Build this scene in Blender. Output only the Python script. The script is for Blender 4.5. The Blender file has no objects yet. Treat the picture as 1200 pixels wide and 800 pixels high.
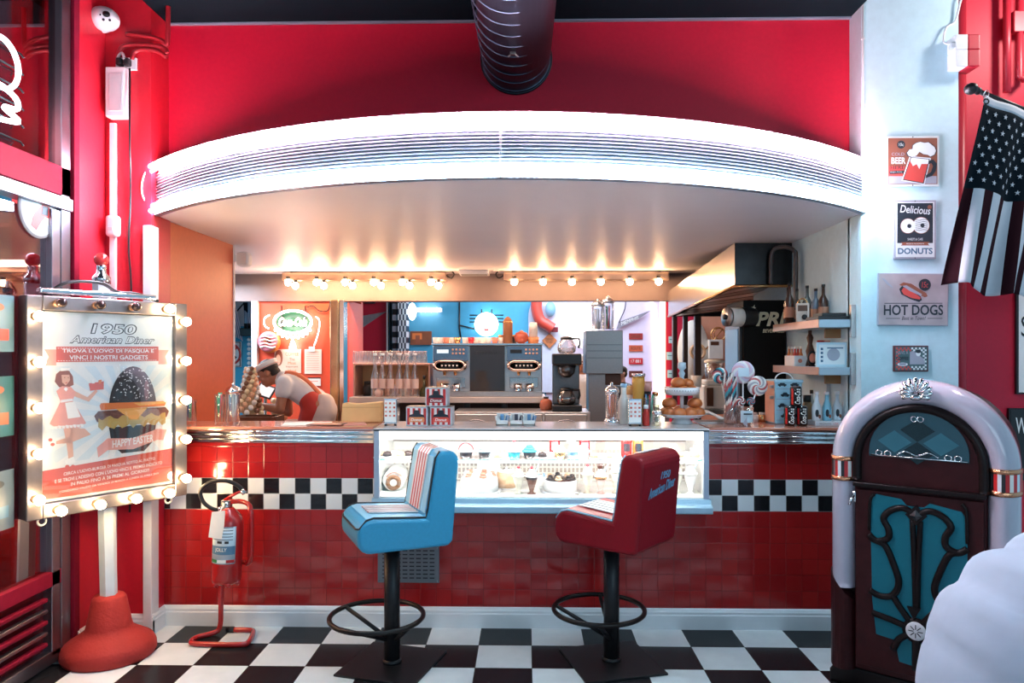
import bpy, bmesh, math, random
from mathutils import Vector, Matrix
sc = bpy.context.scene
COL = sc.collection
PI = math.pi
rnd = random.Random(7)
# ---------------------------------------------------------------- camera, world, light
F, HOR, EYE, YAW = 850.0, 415.0, 1.7, math.atan(17/850)
cam_data = bpy.data.cameras.new('camera'); cam = bpy.data.objects.new('camera', cam_data); COL.objects.link(cam)
cam_data.sensor_width = 36.0; cam_data.lens = 36.0*F/1200; cam_data.shift_y = (HOR-400)/1200
cam_data.clip_start = .05
cam.location = (0, 0, EYE); cam.rotation_euler = (PI/2, 0, YAW)
sc.camera = cam
sc.view_settings.view_transform = 'Standard'; sc.view_settings.look = 'None'
sc.view_settings.gamma = 1; sc.view_settings.use_curve_mapping = False
sc.view_settings.exposure = 1.0
world = bpy.data.worlds.new('daylight'); sc.world = world; world.use_nodes = True
bgn = world.node_tree.nodes['Background']
bgn.inputs[0].default_value = (.42, .74, 1.0, 1); bgn.inputs[1].default_value = .32

def lamp(name, kind, loc, power, color, size=.5, rot=(0, 0, 0), size_y=None):
    d = bpy.data.lights.new(name, kind); d.energy = power; d.color = color
    if kind == 'AREA':
        d.size = size
        if size_y: d.shape = 'RECTANGLE'; d.size_y = size_y
    elif kind == 'POINT': d.shadow_soft_size = size
    o = bpy.data.objects.new(name, d); COL.objects.link(o); o.location = loc; o.rotation_euler = rot
    return o
# lamps of the kitchen and rooms behind; fill added in front, lobby and right
lamp('added_front_fill', 'AREA', (2.6, -1.2, 2.6), 22, (.62, .86, 1.0), 2.4, (math.radians(78), 0, math.radians(18)), 2.2)  # added room fill behind the camera, stands in for unseen shopfront windows
lamp('kitchen_ceiling_lamp', 'AREA', (-.2, 6.3, 2.50), 12, (1, .66, .5), 1.6, (0, 0, 0), .5)
lamp('back_room_lamp', 'AREA', (.6, 9.6, 3.1), 70, (.80, .88, 1.0), 2.2)
lamp('added_lobby_fill', 'POINT', (-3.5, 2.9, 3.2), 60, (1, .8, .75), .15)  # added to brighten the lobby wall so the panes read red
lamp('added_right_fill', 'POINT', (3.35, 3.9, 3.85), 30, (1, .9, .85), .12)  # added without a known fixture to brighten the red wall on the right
lamp('side_room_lamp', 'AREA', (-3.3, 7.0, 2.45), 30, (.8, .9, 1.0), .8)

# ---------------------------------------------------------------- helpers
def X(px, y):
    u = (px-600)/F; return y/(math.cos(YAW)+u*math.sin(YAW))*(-math.sin(YAW)+u*math.cos(YAW))
def Z(py, y, px=600):
    u = (px-600)/F; return EYE + y/(math.cos(YAW)+u*math.sin(YAW))*(HOR-py)/F
def at(px, py, y): return Vector((X(px, y), y, Z(py, y, px)))

def lin(h):
    h = h.lstrip('#'); r = []
    for i in (0, 2, 4):
        c = int(h[i:i+2], 16)/255; r.append(c/12.92 if c <= .04045 else ((c+.055)/1.055)**2.4)
    return tuple(r)+(1,)
_M = {}
def mat(name, col='888888', rough=.5, metal=0, emit=0, ecol=None, var=.08, scale=14, bump=0, coat=0, alpha=1, spec=None, trans=0):
    if name in _M: return _M[name]
    m = bpy.data.materials.new(name); m.use_nodes = True; nt = m.node_tree; b = nt.nodes['Principled BSDF']
    c = lin(col) if isinstance(col, str) else tuple(col)+(1,)
    b.inputs['Roughness'].default_value = rough; b.inputs['Metallic'].default_value = metal
    b.inputs['Coat Weight'].default_value = coat; b.inputs['Coat Roughness'].default_value = .05
    if spec is not None: b.inputs['Specular IOR Level'].default_value = spec
    tc = nt.nodes.new('ShaderNodeTexCoord'); nz = nt.nodes.new('ShaderNodeTexNoise'); nz.inputs['Scale'].default_value = scale
    nt.links.new(tc.outputs['Object'], nz.inputs['Vector'])
    mx = nt.nodes.new('ShaderNodeMix'); mx.data_type = 'RGBA'
    mx.inputs[6].default_value = tuple(max(0, x*(1-var)) for x in c[:3])+(1,); mx.inputs[7].default_value = tuple(min(1, x*(1+var)) for x in c[:3])+(1,)
    nt.links.new(nz.outputs['Fac'], mx.inputs[0]); nt.links.new(mx.outputs[2], b.inputs['Base Color'])
    if bump:
        bp = nt.nodes.new('ShaderNodeBump'); bp.inputs['Strength'].default_value = bump; bp.inputs['Distance'].default_value = .01
        nt.links.new(nz.outputs['Fac'], bp.inputs['Height']); nt.links.new(bp.outputs[0], b.inputs['Normal'])
    if emit:
        b.inputs['Emission Strength'].default_value = emit
        b.inputs['Emission Color'].default_value = lin(ecol) if isinstance(ecol, str) else (tuple(ecol)+(1,) if ecol else c)
    if alpha < 1: b.inputs['Alpha'].default_value = alpha
    if trans: b.inputs['Transmission Weight'].default_value = trans
    _M[name] = m; return m
def glass(name, tint=(1, 1, 1), refl=.12, rough=.02, gcol=(1, 1, 1)):
    """thin glass: tinted see-through with fresnel reflections"""
    if name in _M: return _M[name]
    m = bpy.data.materials.new(name); m.use_nodes = True; nt = m.node_tree; nt.nodes.clear()
    out = nt.nodes.new('ShaderNodeOutputMaterial'); t = nt.nodes.new('ShaderNodeBsdfTransparent'); g = nt.nodes.new('ShaderNodeBsdfGlossy')
    t.inputs[0].default_value = tuple(tint)+(1,); g.inputs[0].default_value = tuple(gcol)+(1,); g.inputs['Roughness'].default_value = rough
    lw = nt.nodes.new('ShaderNodeLayerWeight'); lw.inputs[0].default_value = .35
    ma = nt.nodes.new('ShaderNodeMath'); ma.operation = 'MULTIPLY_ADD'; ma.inputs[1].default_value = .55; ma.inputs[2].default_value = refl; ma.use_clamp = True
    mx = nt.nodes.new('ShaderNodeMixShader')
    nt.links.new(lw.outputs['Fresnel'], ma.inputs[0]); nt.links.new(ma.outputs[0], mx.inputs[0])
    nt.links.new(t.outputs[0], mx.inputs[1]); nt.links.new(g.outputs[0], mx.inputs[2]); nt.links.new(mx.outputs[0], out.inputs[0])
    _M[name] = m; return m

class NT:
    """small node-graph writer for the pattern materials"""
    def __init__(s, name, rough=.4, coat=0, metal=0):
        s.m = bpy.data.materials.new(name); s.m.use_nodes = True; s.nt = s.m.node_tree; s.b = s.nt.nodes['Principled BSDF']
        s.b.inputs['Roughness'].default_value = rough; s.b.inputs['Coat Weight'].default_value = coat; s.b.inputs['Metallic'].default_value = metal
        g = s.nt.nodes.new('ShaderNodeNewGeometry'); sp = s.nt.nodes.new('ShaderNodeSeparateXYZ'); s.nt.links.new(g.outputs['Position'], sp.inputs[0])
        s.x, s.y, s.z = sp.outputs; s.pos = g.outputs['Position']
    def op(s, o, a, b=None, c=None):
        n = s.nt.nodes.new('ShaderNodeMath'); n.operation = o
        for i, v in enumerate((a, b, c)):
            if v is None: continue
            if isinstance(v, (int, float)): n.inputs[i].default_value = v
            else: s.nt.links.new(v, n.inputs[i])
        return n.outputs[0]
    def mix(s, f, a, b):
        n = s.nt.nodes.new('ShaderNodeMix'); n.data_type = 'RGBA'
        for i, v in ((0, f), (6, a), (7, b)):
            if isinstance(v, (int, float, tuple)): n.inputs[i].default_value = v
            else: s.nt.links.new(v, n.inputs[i])
        return n.outputs[2]
    def noise(s, sc_, det=3):
        n = s.nt.nodes.new('ShaderNodeTexNoise'); n.inputs['Scale'].default_value = sc_; n.inputs['Detail'].default_value = det
        s.nt.links.new(s.pos, n.inputs['Vector']); return n.outputs['Fac']
    def color(s, c): s.nt.links.new(c, s.b.inputs['Base Color']); return s
    def bump(s, h, st=.4, d=.004):
        n = s.nt.nodes.new('ShaderNodeBump'); n.inputs['Strength'].default_value = st; n.inputs['Distance'].default_value = d
        s.nt.links.new(h, n.inputs['Height']); s.nt.links.new(n.outputs[0], s.b.inputs['Normal']); return s

def nlin(vs, M):
    return [M @ Vector(v) for v in vs] if M is not None else [Vector(v) for v in vs]
_boxc = {}
class MB:
    def __init__(s): s.v = []; s.f = []; s.mi = []; s.sm = []; s.mats = []
    def _m(s, m):
        if m not in s.mats: s.mats.append(m)
        return s.mats.index(m)
    def add(s, vs, fs, m, smooth=False, M=None):
        o = len(s.v); k = s._m(m); s.v += nlin(vs, M)
        for f in fs: s.f.append([o+i for i in f]); s.mi.append(k); s.sm.append(smooth)
        return s
    def box(s, c, sz, m, bev=0, M=None, rz=0):
        key = tuple(round(x, 5) for x in sz)+(bev,)
        if key not in _boxc:
            b = bmesh.new(); bmesh.ops.create_cube(b, size=1)
            for v in b.verts: v.co = Vector((v.co.x*sz[0], v.co.y*sz[1], v.co.z*sz[2]))
            if bev: bmesh.ops.bevel(b, geom=list(b.edges), offset=min(bev, min(sz)*.45), segments=3, affect='EDGES', profile=.5)
            b.verts.index_update(); _boxc[key] = ([v.co.copy() for v in b.verts], [[v.index for v in f.verts] for f in b.faces]); b.free()
        vs, fs = _boxc[key]; T_ = Matrix.Translation(c) @ Matrix.Rotation(rz, 4, 'Z')
        return s.add(vs, fs, m, False, (M @ T_) if M is not None else T_)
    def span(s, a, b, m, bev=0, M=None):
        return s.box([(a[i]+b[i])/2 for i in range(3)], [abs(b[i]-a[i]) for i in range(3)], m, bev, M)
    def lathe(s, prof, m, c=(0, 0, 0), seg=20, M=None, smooth=True, cap=True, sx=1, sy=1):
        vs = []; n = len(prof)
        for r, z in prof:
            for k in range(seg):
                a = 2*PI*k/seg; vs.append((c[0]+r*math.cos(a)*sx, c[1]+r*math.sin(a)*sy, c[2]+z))
        fs = [[i*seg+k, i*seg+(k+1) % seg, (i+1)*seg+(k+1) % seg, (i+1)*seg+k] for i in range(n-1) for k in range(seg)]
        if cap:
            if prof[0][0] > 1e-6: fs.append([k for k in range(seg)][::-1])
            if prof[-1][0] > 1e-6: fs.append([(n-1)*seg+k for k in range(seg)])
        return s.add(vs, fs, m, smooth, M)
    def cyl(s, c, r, h, m, seg=20, M=None, smooth=True, r2=None):
        return s.lathe([(r, 0), (r if r2 is None else r2, h)], m, c, seg, M, smooth)
    def sph(s, c, r, m, seg=14, M=None):
        if isinstance(r, (int, float)): r = (r, r, r)
        n = max(6, seg//2+1)
        prof = [(math.sin(PI*i/n), -math.cos(PI*i/n)) for i in range(n+1)]
        MM = Matrix.Translation(c) @ Matrix.Diagonal((r[0], r[1], r[2], 1))
        return s.lathe(prof, m, (0, 0, 0), seg, (M @ MM) if M is not None else MM, True, False)
    def tube(s, pts, r, m, seg=10, closed=False, M=None, smooth=True, flat=1):
        pts = [Vector(p) for p in pts]; n = len(pts); vs = []; up = None
        for i, p in enumerate(pts):
            a = pts[(i-1) % n] if (closed or i > 0) else p; b = pts[(i+1) % n] if (closed or i < n-1) else p
            t = (b-a)
            t = t.normalized() if t.length > 1e-9 else Vector((0, 0, 1))
            if up is None: up = t.orthogonal().normalized()
            up = (up-t*up.dot(t)); up = up.normalized() if up.length > 1e-6 else t.orthogonal().normalized()
            w = t.cross(up); rr = r[i] if isinstance(r, (list, tuple)) else r
            for k in range(seg):
                an = 2*PI*k/seg; vs.append(p+up*(rr*math.cos(an))+w*(rr*flat*math.sin(an)))
        q = n if closed else n-1
        fs = [[i*seg+k, i*seg+(k+1) % seg, ((i+1) % n)*seg+(k+1) % seg, ((i+1) % n)*seg+k] for i in range(q) for k in range(seg)]
        if not closed: fs += [[k for k in range(seg)][::-1], [(n-1)*seg+k for k in range(seg)]]
        return s.add(vs, fs, m, smooth, M)
    def ring(s, c, R, r, m, ax='z', seg=32, tseg=8, M=None, sx=1):
        pts = []
        for k in range(seg):
            a = 2*PI*k/seg; p = (R*math.cos(a)*sx, R*math.sin(a))
            pts.append({'z': (c[0]+p[0], c[1]+p[1], c[2]), 'y': (c[0]+p[0], c[1], c[2]+p[1]), 'x': (c[0], c[1]+p[0], c[2]+p[1])}[ax])
        return s.tube(pts, r, m, tseg, True, M)
    def ext(s, poly, a0, a1, m, ax='y', M=None, smooth=False):
        """2-D outline pushed from a0 to a1 along an axis: ax y: (x,z); ax x: (y,z); ax z: (x,y)"""
        f = {'y': lambda p, a: (p[0], a, p[1]), 'x': lambda p, a: (a, p[0], p[1]), 'z': lambda p, a: (p[0], p[1], a)}[ax]
        n = len(poly); vs = [f(p, a0) for p in poly]+[f(p, a1) for p in poly]
        fs = [list(range(n)), list(range(2*n-1, n-1, -1))]+[[i, n+i, n+(i+1) % n, (i+1) % n] for i in range(n)]
        area = sum(poly[i][0]*poly[(i+1) % n][1]-poly[(i+1) % n][0]*poly[i][1] for i in range(n))
        flip = (area > 0) != ((ax == 'y') != (a1 < a0))
        if flip: fs = [x[::-1] for x in fs]
        return s.add(vs, fs, m, smooth, M)
    def text(s, body, x, z, w, h, y, m, th=.001, shear=0, bold=0, M=None, slant=0):
        """lettering on a board facing -y; x,z is the centre, w,h the size of the line"""
        cu = bpy.data.curves.new('t', 'FONT'); cu.body = body; cu.size = 1; cu.shear = shear; cu.offset = bold; cu.resolution_u = 3
        o = bpy.data.objects.new('t', cu); me = bpy.data.meshes.new_from_object(o)
        vs = [v.co.copy() for v in me.vertices]; fs = [list(p.vertices) for p in me.polygons]
        bpy.data.objects.remove(o); bpy.data.meshes.remove(me); bpy.data.curves.remove(cu)
        if not vs: return s
        x0 = min(v.x for v in vs); x1 = max(v.x for v in vs); y0 = min(v.y for v in vs); y1 = max(v.y for v in vs)
        kx = w/max(1e-6, x1-x0); ky = h/max(1e-6, y1-y0)
        q = [(x+(v.x-(x0+x1)/2)*kx, y, z+(v.y-(y0+y1)/2)*ky+slant*(v.x-(x0+x1)/2)*kx) for v in vs]
        a = fs[0]; nrm = (Vector(q[a[1]])-Vector(q[a[0]])).cross(Vector(q[a[2]])-Vector(q[a[0]]))
        if nrm.y > 0: fs = [f[::-1] for f in fs]
        return s.add(q, fs, m, False, M)
    def grid(s, fn, nu, nv, m, smooth=True, M=None, pick=None, closed_u=False):
        vs = [fn(i/nu, j/nv) for j in range(nv+1) for i in range(nu+1)]
        for j in range(nv):
            for i in range(nu): pass
        o = len(s.v); s.v += nlin(vs, M)
        for j in range(nv):
            for i in range(nu):
                s.f.append([o+j*(nu+1)+i, o+j*(nu+1)+i+1, o+(j+1)*(nu+1)+i+1, o+(j+1)*(nu+1)+i])
                s.mi.append(s._m(pick(i, j) if pick else m)); s.sm.append(smooth)
        return s
    def cap(s, p0, p1, r0, r1, m, seg=12):
        """tapered capsule between two points"""
        p0, p1 = Vector(p0), Vector(p1); d = p1-p0; L = d.length
        q = Vector((0, 0, 1)).rotation_difference(d.normalized() if L > 1e-6 else Vector((0, 0, 1))).to_matrix().to_4x4()
        prof = [(r0*math.cos(a), r0*math.sin(a)) for a in [-PI/2+PI/2*i/5 for i in range(6)]]+[(r1*math.cos(a), L+r1*math.sin(a)) for a in [PI/2*i/5 for i in range(6)]]
        prof[0] = (0, -r0); prof[-1] = (0, L+r1)
        return s.lathe(prof, m, (0, 0, 0), seg, Matrix.Translation(p0) @ q, True, False)
    def build(s, name, parent=None, bev=0, sub=0, loc=None, rz=0, remesh=0, smooth_it=0, solid=0, label=None):
        me = bpy.data.meshes.new(name); me.from_pydata([tuple(v) for v in s.v], [], s.f)
        for m in s.mats: me.materials.append(m)
        me.polygons.foreach_set('material_index', s.mi); me.polygons.foreach_set('use_smooth', s.sm); me.update()
        o = bpy.data.objects.new(name, me); COL.objects.link(o)
        if parent is not None: o.parent = parent
        if loc is not None: o.location = loc
        if rz: o.rotation_euler = (0, 0, rz)
        if remesh:
            md = o.modifiers.new('r', 'REMESH'); md.mode = 'VOXEL'; md.voxel_size = remesh; md.use_smooth_shade = True
        if smooth_it:
            md = o.modifiers.new('s', 'SMOOTH'); md.iterations = smooth_it; md.factor = .5
        if solid:
            md = o.modifiers.new('t', 'SOLIDIFY'); md.thickness = solid; md.offset = 0
        if bev:
            md = o.modifiers.new('b', 'BEVEL'); md.width = bev; md.segments = 3; md.limit_method = 'ANGLE'; md.angle_limit = math.radians(40)
        if sub:
            md = o.modifiers.new('u', 'SUBSURF'); md.levels = sub; md.render_levels = sub
        if label: o['label'] = label
        return o
def tag(o, label, cat, group=None, kind=None):
    o['label'] = label; o['category'] = cat
    if group: o['group'] = group
    if kind: o['kind'] = kind
    return o
def T(name, label, cat, loc=(0, 0, 0), rz=0, group=None):
    o = bpy.data.objects.new(name, None); COL.objects.link(o); o.empty_display_size = .1
    o.location = loc; o.rotation_euler = (0, 0, rz); return tag(o, label, cat, group)
def S(mb, name, **k):
    o = mb.build(name, **k); o['kind'] = 'structure'; return o
def dup(root, loc, rz=None, label=None, scale=None):
    r = root.copy(); COL.objects.link(r); r.location = loc
    if rz is not None: r.rotation_euler = (0, 0, rz)
    if scale: r.scale = (scale,)*3 if isinstance(scale, (int, float)) else scale
    if label: r['label'] = label
    for ch in list(root.children):
        c = ch.copy(); COL.objects.link(c); c.parent = r
        for g in list(ch.children):
            d = g.copy(); COL.objects.link(d); d.parent = c
    return r
def arc(cx, cy, rx, ry, a0, a1, n):
    return [(cx+rx*math.cos(math.radians(a0+(a1-a0)*i/n)), cy+ry*math.sin(math.radians(a0+(a1-a0)*i/n))) for i in range(n+1)]
def rrect(x0, z0, x1, z1, r, n=5):
    return arc(x1-r, z1-r, r, r, 0, 90, n)+arc(x0+r, z1-r, r, r, 90, 180, n)+arc(x0+r, z0+r, r, r, 180, 270, n)+arc(x1-r, z0+r, r, r, 270, 360, n)
def R4(x0, z0, x1, z1): return [(x0, z0), (x1, z0), (x1, z1), (x0, z1)]
def crv(pts, n=6):
    """Catmull-Rom through points"""
    pts = [Vector(p) for p in pts]; out = []
    for i in range(len(pts)-1):
        a = pts[max(0, i-1)]; b = pts[i]; c = pts[i+1]; d = pts[min(len(pts)-1, i+2)]
        for k in range(n):
            t = k/n; out.append(.5*((2*b)+(c-a)*t+(2*a-5*b+4*c-d)*t*t+(3*b-a-3*c+d)*t**3))
    out.append(pts[-1]); return out

# ---------------------------------------------------------------- materials
RED = mat('red wall paint', (.62, .004, .035), .55, bump=.05, scale=40)
REDP = mat('red pier paint', (.62, .012, .03), .45, bump=.05, scale=40)
ORANGE = mat('orange wall paint', (.72, .13, .045), .5, bump=.04, scale=30)
KORANGE = mat('kitchen orange red paint', (.72, .085, .035), .5, scale=20)
WHITE = mat('white paint', (.78, .80, .82), .5, scale=8)
COLW = mat('white column plaster', (.55, .75, .83), .6, bump=.06, scale=25)
SOFF = mat('white soffit paint', (.84, .80, .83), .45, var=.03, scale=3)
DARK = mat('dark teal ceiling paint', (.003, .012, .017), .8, spec=.1)
CHROME = mat('chrome', (.80, .81, .83), .12, 1, var=.02)
STEEL = mat('brushed steel', (.50, .49, .49), .28, 1, var=.12, scale=60)
STEELD = mat('dark brushed steel', (.14, .14, .145), .3, .9, var=.12, scale=50)
BLACK = mat('black plastic', (.012, .012, .014), .35)
BLACKM = mat('black powder coated metal', (.010, .010, .012), .4, .2)
GOLD = mat('brass', (.75, .42, .18), .25, 1)
COPPER = mat('copper band', (.80, .36, .2), .22, 1, bump=.4, scale=120)
CREAM = mat('cream white', (.85, .82, .76), .5)
PAPER = mat('white paper', (.85, .85, .83), .7)
SWHITE = mat('gloss white plastic', (.80, .81, .83), .3)
TEAL = mat('teal panel', (.006, .15, .20), .5, spec=.25)
WOOD = mat('dark red wood', (.040, .007, .008), .4, var=.4, scale=20, spec=.18)
WOODD = mat('blackened wood', (.008, .004, .004), .4, var=.3, spec=.2)
RPLAS = mat('red plastic', (.55, .01, .015), .35)
GLASS = glass('clear glass', (.97, .99, 1), .05)
GLASSG = glass('green edged glass', (.75, .95, .88), .1)
BUN = mat('baked bun crust', (.56, .15, .035), .3, var=.3, scale=30, coat=.3)
BROWN = mat('brown', (.10, .035, .015), .5, var=.3)
KRAFT = mat('kraft paper', (.72, .45, .20), .7)
# ================================================================ setting
XL, XR, YC = -2.28, 2.02, 4.52            # left and right end of the bar recess, tiled counter front
n = NT('black and white floor tiles', .2, 0); n.b.inputs['Specular IOR Level'].default_value = .14
fu = n.op('DIVIDE', n.op('SUBTRACT', n.x, X(622.6, 4.5)), .309); fv = n.op('DIVIDE', n.op('SUBTRACT', n.y, 4.236), .306)
chk = n.op('FLOORED_MODULO', n.op('ADD', n.op('FLOOR', fu), n.op('FLOOR', fv)), 2)
nz = n.noise(9)
ed = n.op('MINIMUM', n.op('PINGPONG', fu, .5), n.op('PINGPONG', fv, .5))
wc = n.mix(nz, (.62, .66, .68, 1), (.80, .83, .84, 1)); bc = n.mix(nz, (.010, .011, .013, 1), (.022, .022, .024, 1))
FLOOR = n.color(n.mix(n.op('LESS_THAN', ed, .006), n.mix(chk, wc, bc), (.05, .05, .05, 1))).m
S(MB().span((-4.5, -2, -.1), (4.5, 11.5, 0), FLOOR), 'floor')
S(MB().span((-4.2, 5.12, 0), (4.2, 11.3, .25), BROWN), 'floor_kitchen')
# dark ceiling of the dining room and its deep beam over the bar
S(MB().span((-4.5, -.5, 4.02), (4.5, 4.7, 4.15), DARK), 'ceiling')
S(MB().span((XL, 4.15, 3.80), (XR, 4.58, 4.03), DARK).span((XL, 4.55, 3.79), (XR, 4.575, 3.80), mat('grey edge strip', '8090a0', .4)), 'ceiling_beam')
S(MB().span((XL, 4.58, 2.57), (XR, 4.72, 4.03), RED), 'wall_upper')
# left pier (two steps), right column, red wall further right
S(MB().span((-2.56, 4.36, 0), (XL, 4.60, 4.03), REDP).span((-2.95, 4.10, 0), (-2.56, 4.60, 4.03), REDP), 'wall_pier')
S(MB().span((XR, 4.42, 0), (2.60, 4.60, 4.03), COLW), 'wall_column')
S(MB().span((2.60, 4.62, 0), (4.4, 4.75, 4.03), RED), 'wall_right')
S(MB().span((XR, 4.58, 0), (2.2, 6.5, 2.57), COLW), 'wall_kitchen_right')
S(MB().span((-2.42, 4.601, 0), (XL, 5.59, 2.547), ORANGE).span((-2.43, 5.59, 0), (-2.27, 5.605, 2.547), WHITE), 'wall_partition')
bb = MB()
def base_run(mb, x0, y0, x1, y1):
    """moulded skirting along a wall line; outward is to the right of the direction"""
    d = Vector((x1-x0, y1-y0, 0)); L = d.length; d.normalize(); nrm = Vector((d.y, -d.x, 0))
    prof = [(0, 0), (.022, 0), (.022, .085), (.018, .092), (.018, .105), (.008, .122), (0, .126)]
    vs = [Vector((x0, y0, 0))+nrm*p[0]+Vector((0, 0, p[1]))-d*.0 for p in prof]+[Vector((x0, y0, 0))+d*L+nrm*p[0]+Vector((0, 0, p[1])) for p in prof]
    k = len(prof); mb.add(vs, [list(range(k)), list(range(2*k-1, k-1, -1))]+[[i, k+i, k+(i+1) % k, (i+1) % k][::-1] for i in range(k)], WHITE)
base_run(bb, XL, YC, XR, YC); S(bb, 'baseboard_counter')
bb = MB(); base_run(bb, -2.56, 4.36, XL+.022, 4.36); base_run(bb, XL, 4.34, XL, YC); base_run(bb, -2.56, 4.08, -2.56, 4.36); base_run(bb, -2.95, 4.10, -2.54, 4.10); S(bb, 'baseboard_pier')
S(MB().box((XL-.012, 4.352, 1.24), (.052, .03, 2.48), SWHITE, .004).box((XL+.004, 4.40, 1.24), (.012, .07, 2.48), SWHITE, .003), 'trim_1')
# kitchen shell: soffit over bar and kitchen, beam, orange back wall, openings
AX0, AX1, AY, SAG = XL+.01, XR, 4.43, .91
_c = (AX1-AX0); ARAD = (_c*_c/4+SAG*SAG)/(2*SAG); ACX = (AX0+AX1)/2; ACY = AY-SAG+ARAD; AHALF = math.asin(_c/2/ARAD)
def on_arc(t, off=0):
    a = -AHALF+2*AHALF*t; return (ACX+(ARAD+off)*math.sin(a), ACY-(ARAD+off)*math.cos(a))
poly = [on_arc(i/48, -.01) for i in range(49)]+[(XR, 4.76), (4.3, 4.76), (4.3, 7.62), (-4.3, 7.62), (-4.3, 4.76), (XL, 4.76)]
S(MB().ext(poly, 2.548, 2.575, SOFF, 'z'), 'ceiling_soffit')
S(MB().ext([on_arc(i/48, -.01) for i in range(49)]+[(XR, 4.58), (XL, 4.58)], 2.845, 2.86, DARK, 'z'), 'ceiling_canopy_top')
S(MB().span((-4.3, 7.62, 2.262), (4.3, 7.80, 2.575), mat('taupe beam paint', (.20, .15, .15), .55)), 'ceiling_kitchen_beam')
S(MB().span((X(303, 7.7), 7.66, 0), (X(389, 7.7), 7.80, 2.27), KORANGE), 'wall_kitchen_back')
S(MB().span((X(297, 7.66), 7.60, .2), (X(303.5, 7.66), 7.82, 2.262), WHITE, .005), 'trim_2')
S(MB().span((X(406, 7.7), 7.66, 0), (X(409.5, 7.7), 8.3, 2.27), KORANGE).span((X(407, 7.7)-.1, 8.25, 0), (X(409.5, 7.7), 8.34, 3.2), KORANGE), 'wall_passage')
S(MB().span((-4.4, 4.7, 0), (-4.25, 11.3, 3.25), mat('pale blue wall', (.10, .42, .60), .6)), 'wall_side_left')
S(MB().span((4.25, 4.7, 0), (4.4, 11.3, 3.25), WHITE), 'wall_side_right')
S(MB().span((-4.3, 7.62, 3.2), (4.3, 11.3, 3.3), WHITE).span((-4.3, 7.79, 2.5), (4.3, 7.85, 3.25), WHITE), 'ceiling_back')
# wall of the room behind: blue on the left, lavender on the right, red further right
BLUEW = mat('blue back wall', (.06, .36, .58), .6); LAV = mat('lavender back wall', (.62, .58, .76), .6); YB = 11.1
S(MB().span((-4.3, YB, 0), (X(640, YB), YB+.2, 3.25), BLUEW).span((X(640, YB), YB, 0), (X(778, YB), YB+.2, 3.25), LAV), 'wall_back')
S(MB().span((X(424, YB-.1), YB-.1, 0), (X(453, YB-.1), YB, 3.2), RED, 0).span((X(424, YB-.1), YB-.13, Z(356, YB)), (X(440, YB-.1), YB-.1, Z(350, YB)), BLACK), 'wall_back_red')
S(MB().span((X(776, 9.6), 9.6, 0), (X(818, 9.6), 9.75, 3.2), mat('crimson wall', (.45, .01, .05), .5)).span((X(818, 9.6), 9.62, 0), (4.3, 9.75, 3.2), mat('peach wall', (.75, .36, .24), .5)), 'wall_back_right')
S(MB().span((-4.3, 9.3, 0), (X(303, 9.3), 9.45, Z(382, 9.3)), mat('turquoise wall', (.03, .32, .52), .5)).span((-4.3, 9.32, Z(382, 9.3)), (X(303, 9.3), 9.45, 3.2), WHITE), 'wall_side_back')
# checkered pillars in the back room
n = NT('black and white pillar checks', .4); a_ = n.op('FLOORED_MODULO', n.op('FLOOR', n.op('DIVIDE', n.z, .085)), 2)
PILL = n.color(n.mix(a_, (.6, .62, .7, 1), (.01, .01, .012, 1))).m
n = NT('blue and white zigzag bricks', .4); r_ = n.op('FLOOR', n.op('DIVIDE', n.z, .085)); uu = n.op('ADD', n.op('DIVIDE', n.x, .05), n.op('MULTIPLY', r_, .5))
ZIG = n.color(n.mix(n.op('LESS_THAN', n.op('FLOORED_MODULO', uu, 1), .45), (.7, .75, .8, 1), (.02, .03, .06, 1))).m
S(MB().span((X(453, YB-.2), YB-.2, 0), (X(457, YB), YB-.05, 3.2), WHITE).span((X(457, YB-.2), YB-.2, 0), (X(460, YB), YB-.05, 3.2), BLACK).span((X(460, YB-.2), YB-.22, 0), (X(467.5, YB), YB-.05, 3.2), PILL), 'trim_3')
S(MB().span((X(467.5, YB-.2), YB-.3, 0), (X(480, YB), YB-.05, 3.2), ZIG), 'trim_4')
# ---------------------------------------------------------------- left shop front: glass door and window over it
XG = -2.60
ALU = mat('red painted aluminium frame', (.22, .008, .025), .6, 0, var=.15, scale=30, spec=.08); ALUS = mat('aluminium frame', (.30, .30, .34), .3, .95)
PANE = glass('dark reflecting pane', (.62, .36, .38), .22, .015, (.9, .82, .84))
def bar(mb, y0, z0, y1, z1, m, x0=XG-.05, x1=XG+.03, bev=.004): mb.span((x0, y0, z0), (x1, y1, z1), m, bev)
ZT0, ZT1 = 2.52, 2.74
m = MB(); bar(m, 3.96, 0, 4.04, 4.0, ALUS); bar(m, 4.05, 0, 4.10, 4.0, ALU, XG-.06, XG+.045); m.span((XG-.09, 3.90, ZT1), (XG-.06, 3.96, 4.0), BLACK)
bar(m, 1.2, ZT0+.06, 4.04, ZT1, ALU); bar(m, 1.2, ZT0-.02, 4.04, ZT0+.05, ALUS, XG-.05, XG+.045); S(m, 'window_1_frame')
S(MB().span((XG-.015, 1.2, ZT1), (XG-.007, 3.97, 4.0), PANE), 'window_1')
d = MB(); d.span((XG-.012, 1.2, .52), (XG-.004, 3.9, ZT0-.05), PANE); dr = S(d, 'door_1')
d = MB(); bar(d, 1.2, .44, 3.96, .52, ALU); bar(d, 3.88, .06, 3.95, ZT0-.03, ALUS); bar(d, 1.2, .02, 3.96, .09, ALUS); d.span((XG-.05, 1.2, .09), (XG-.02, 3.9, .44), mat('dark door kick panel', (.12, .01, .015), .2, .3)); d.build('door_frame', dr)
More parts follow.
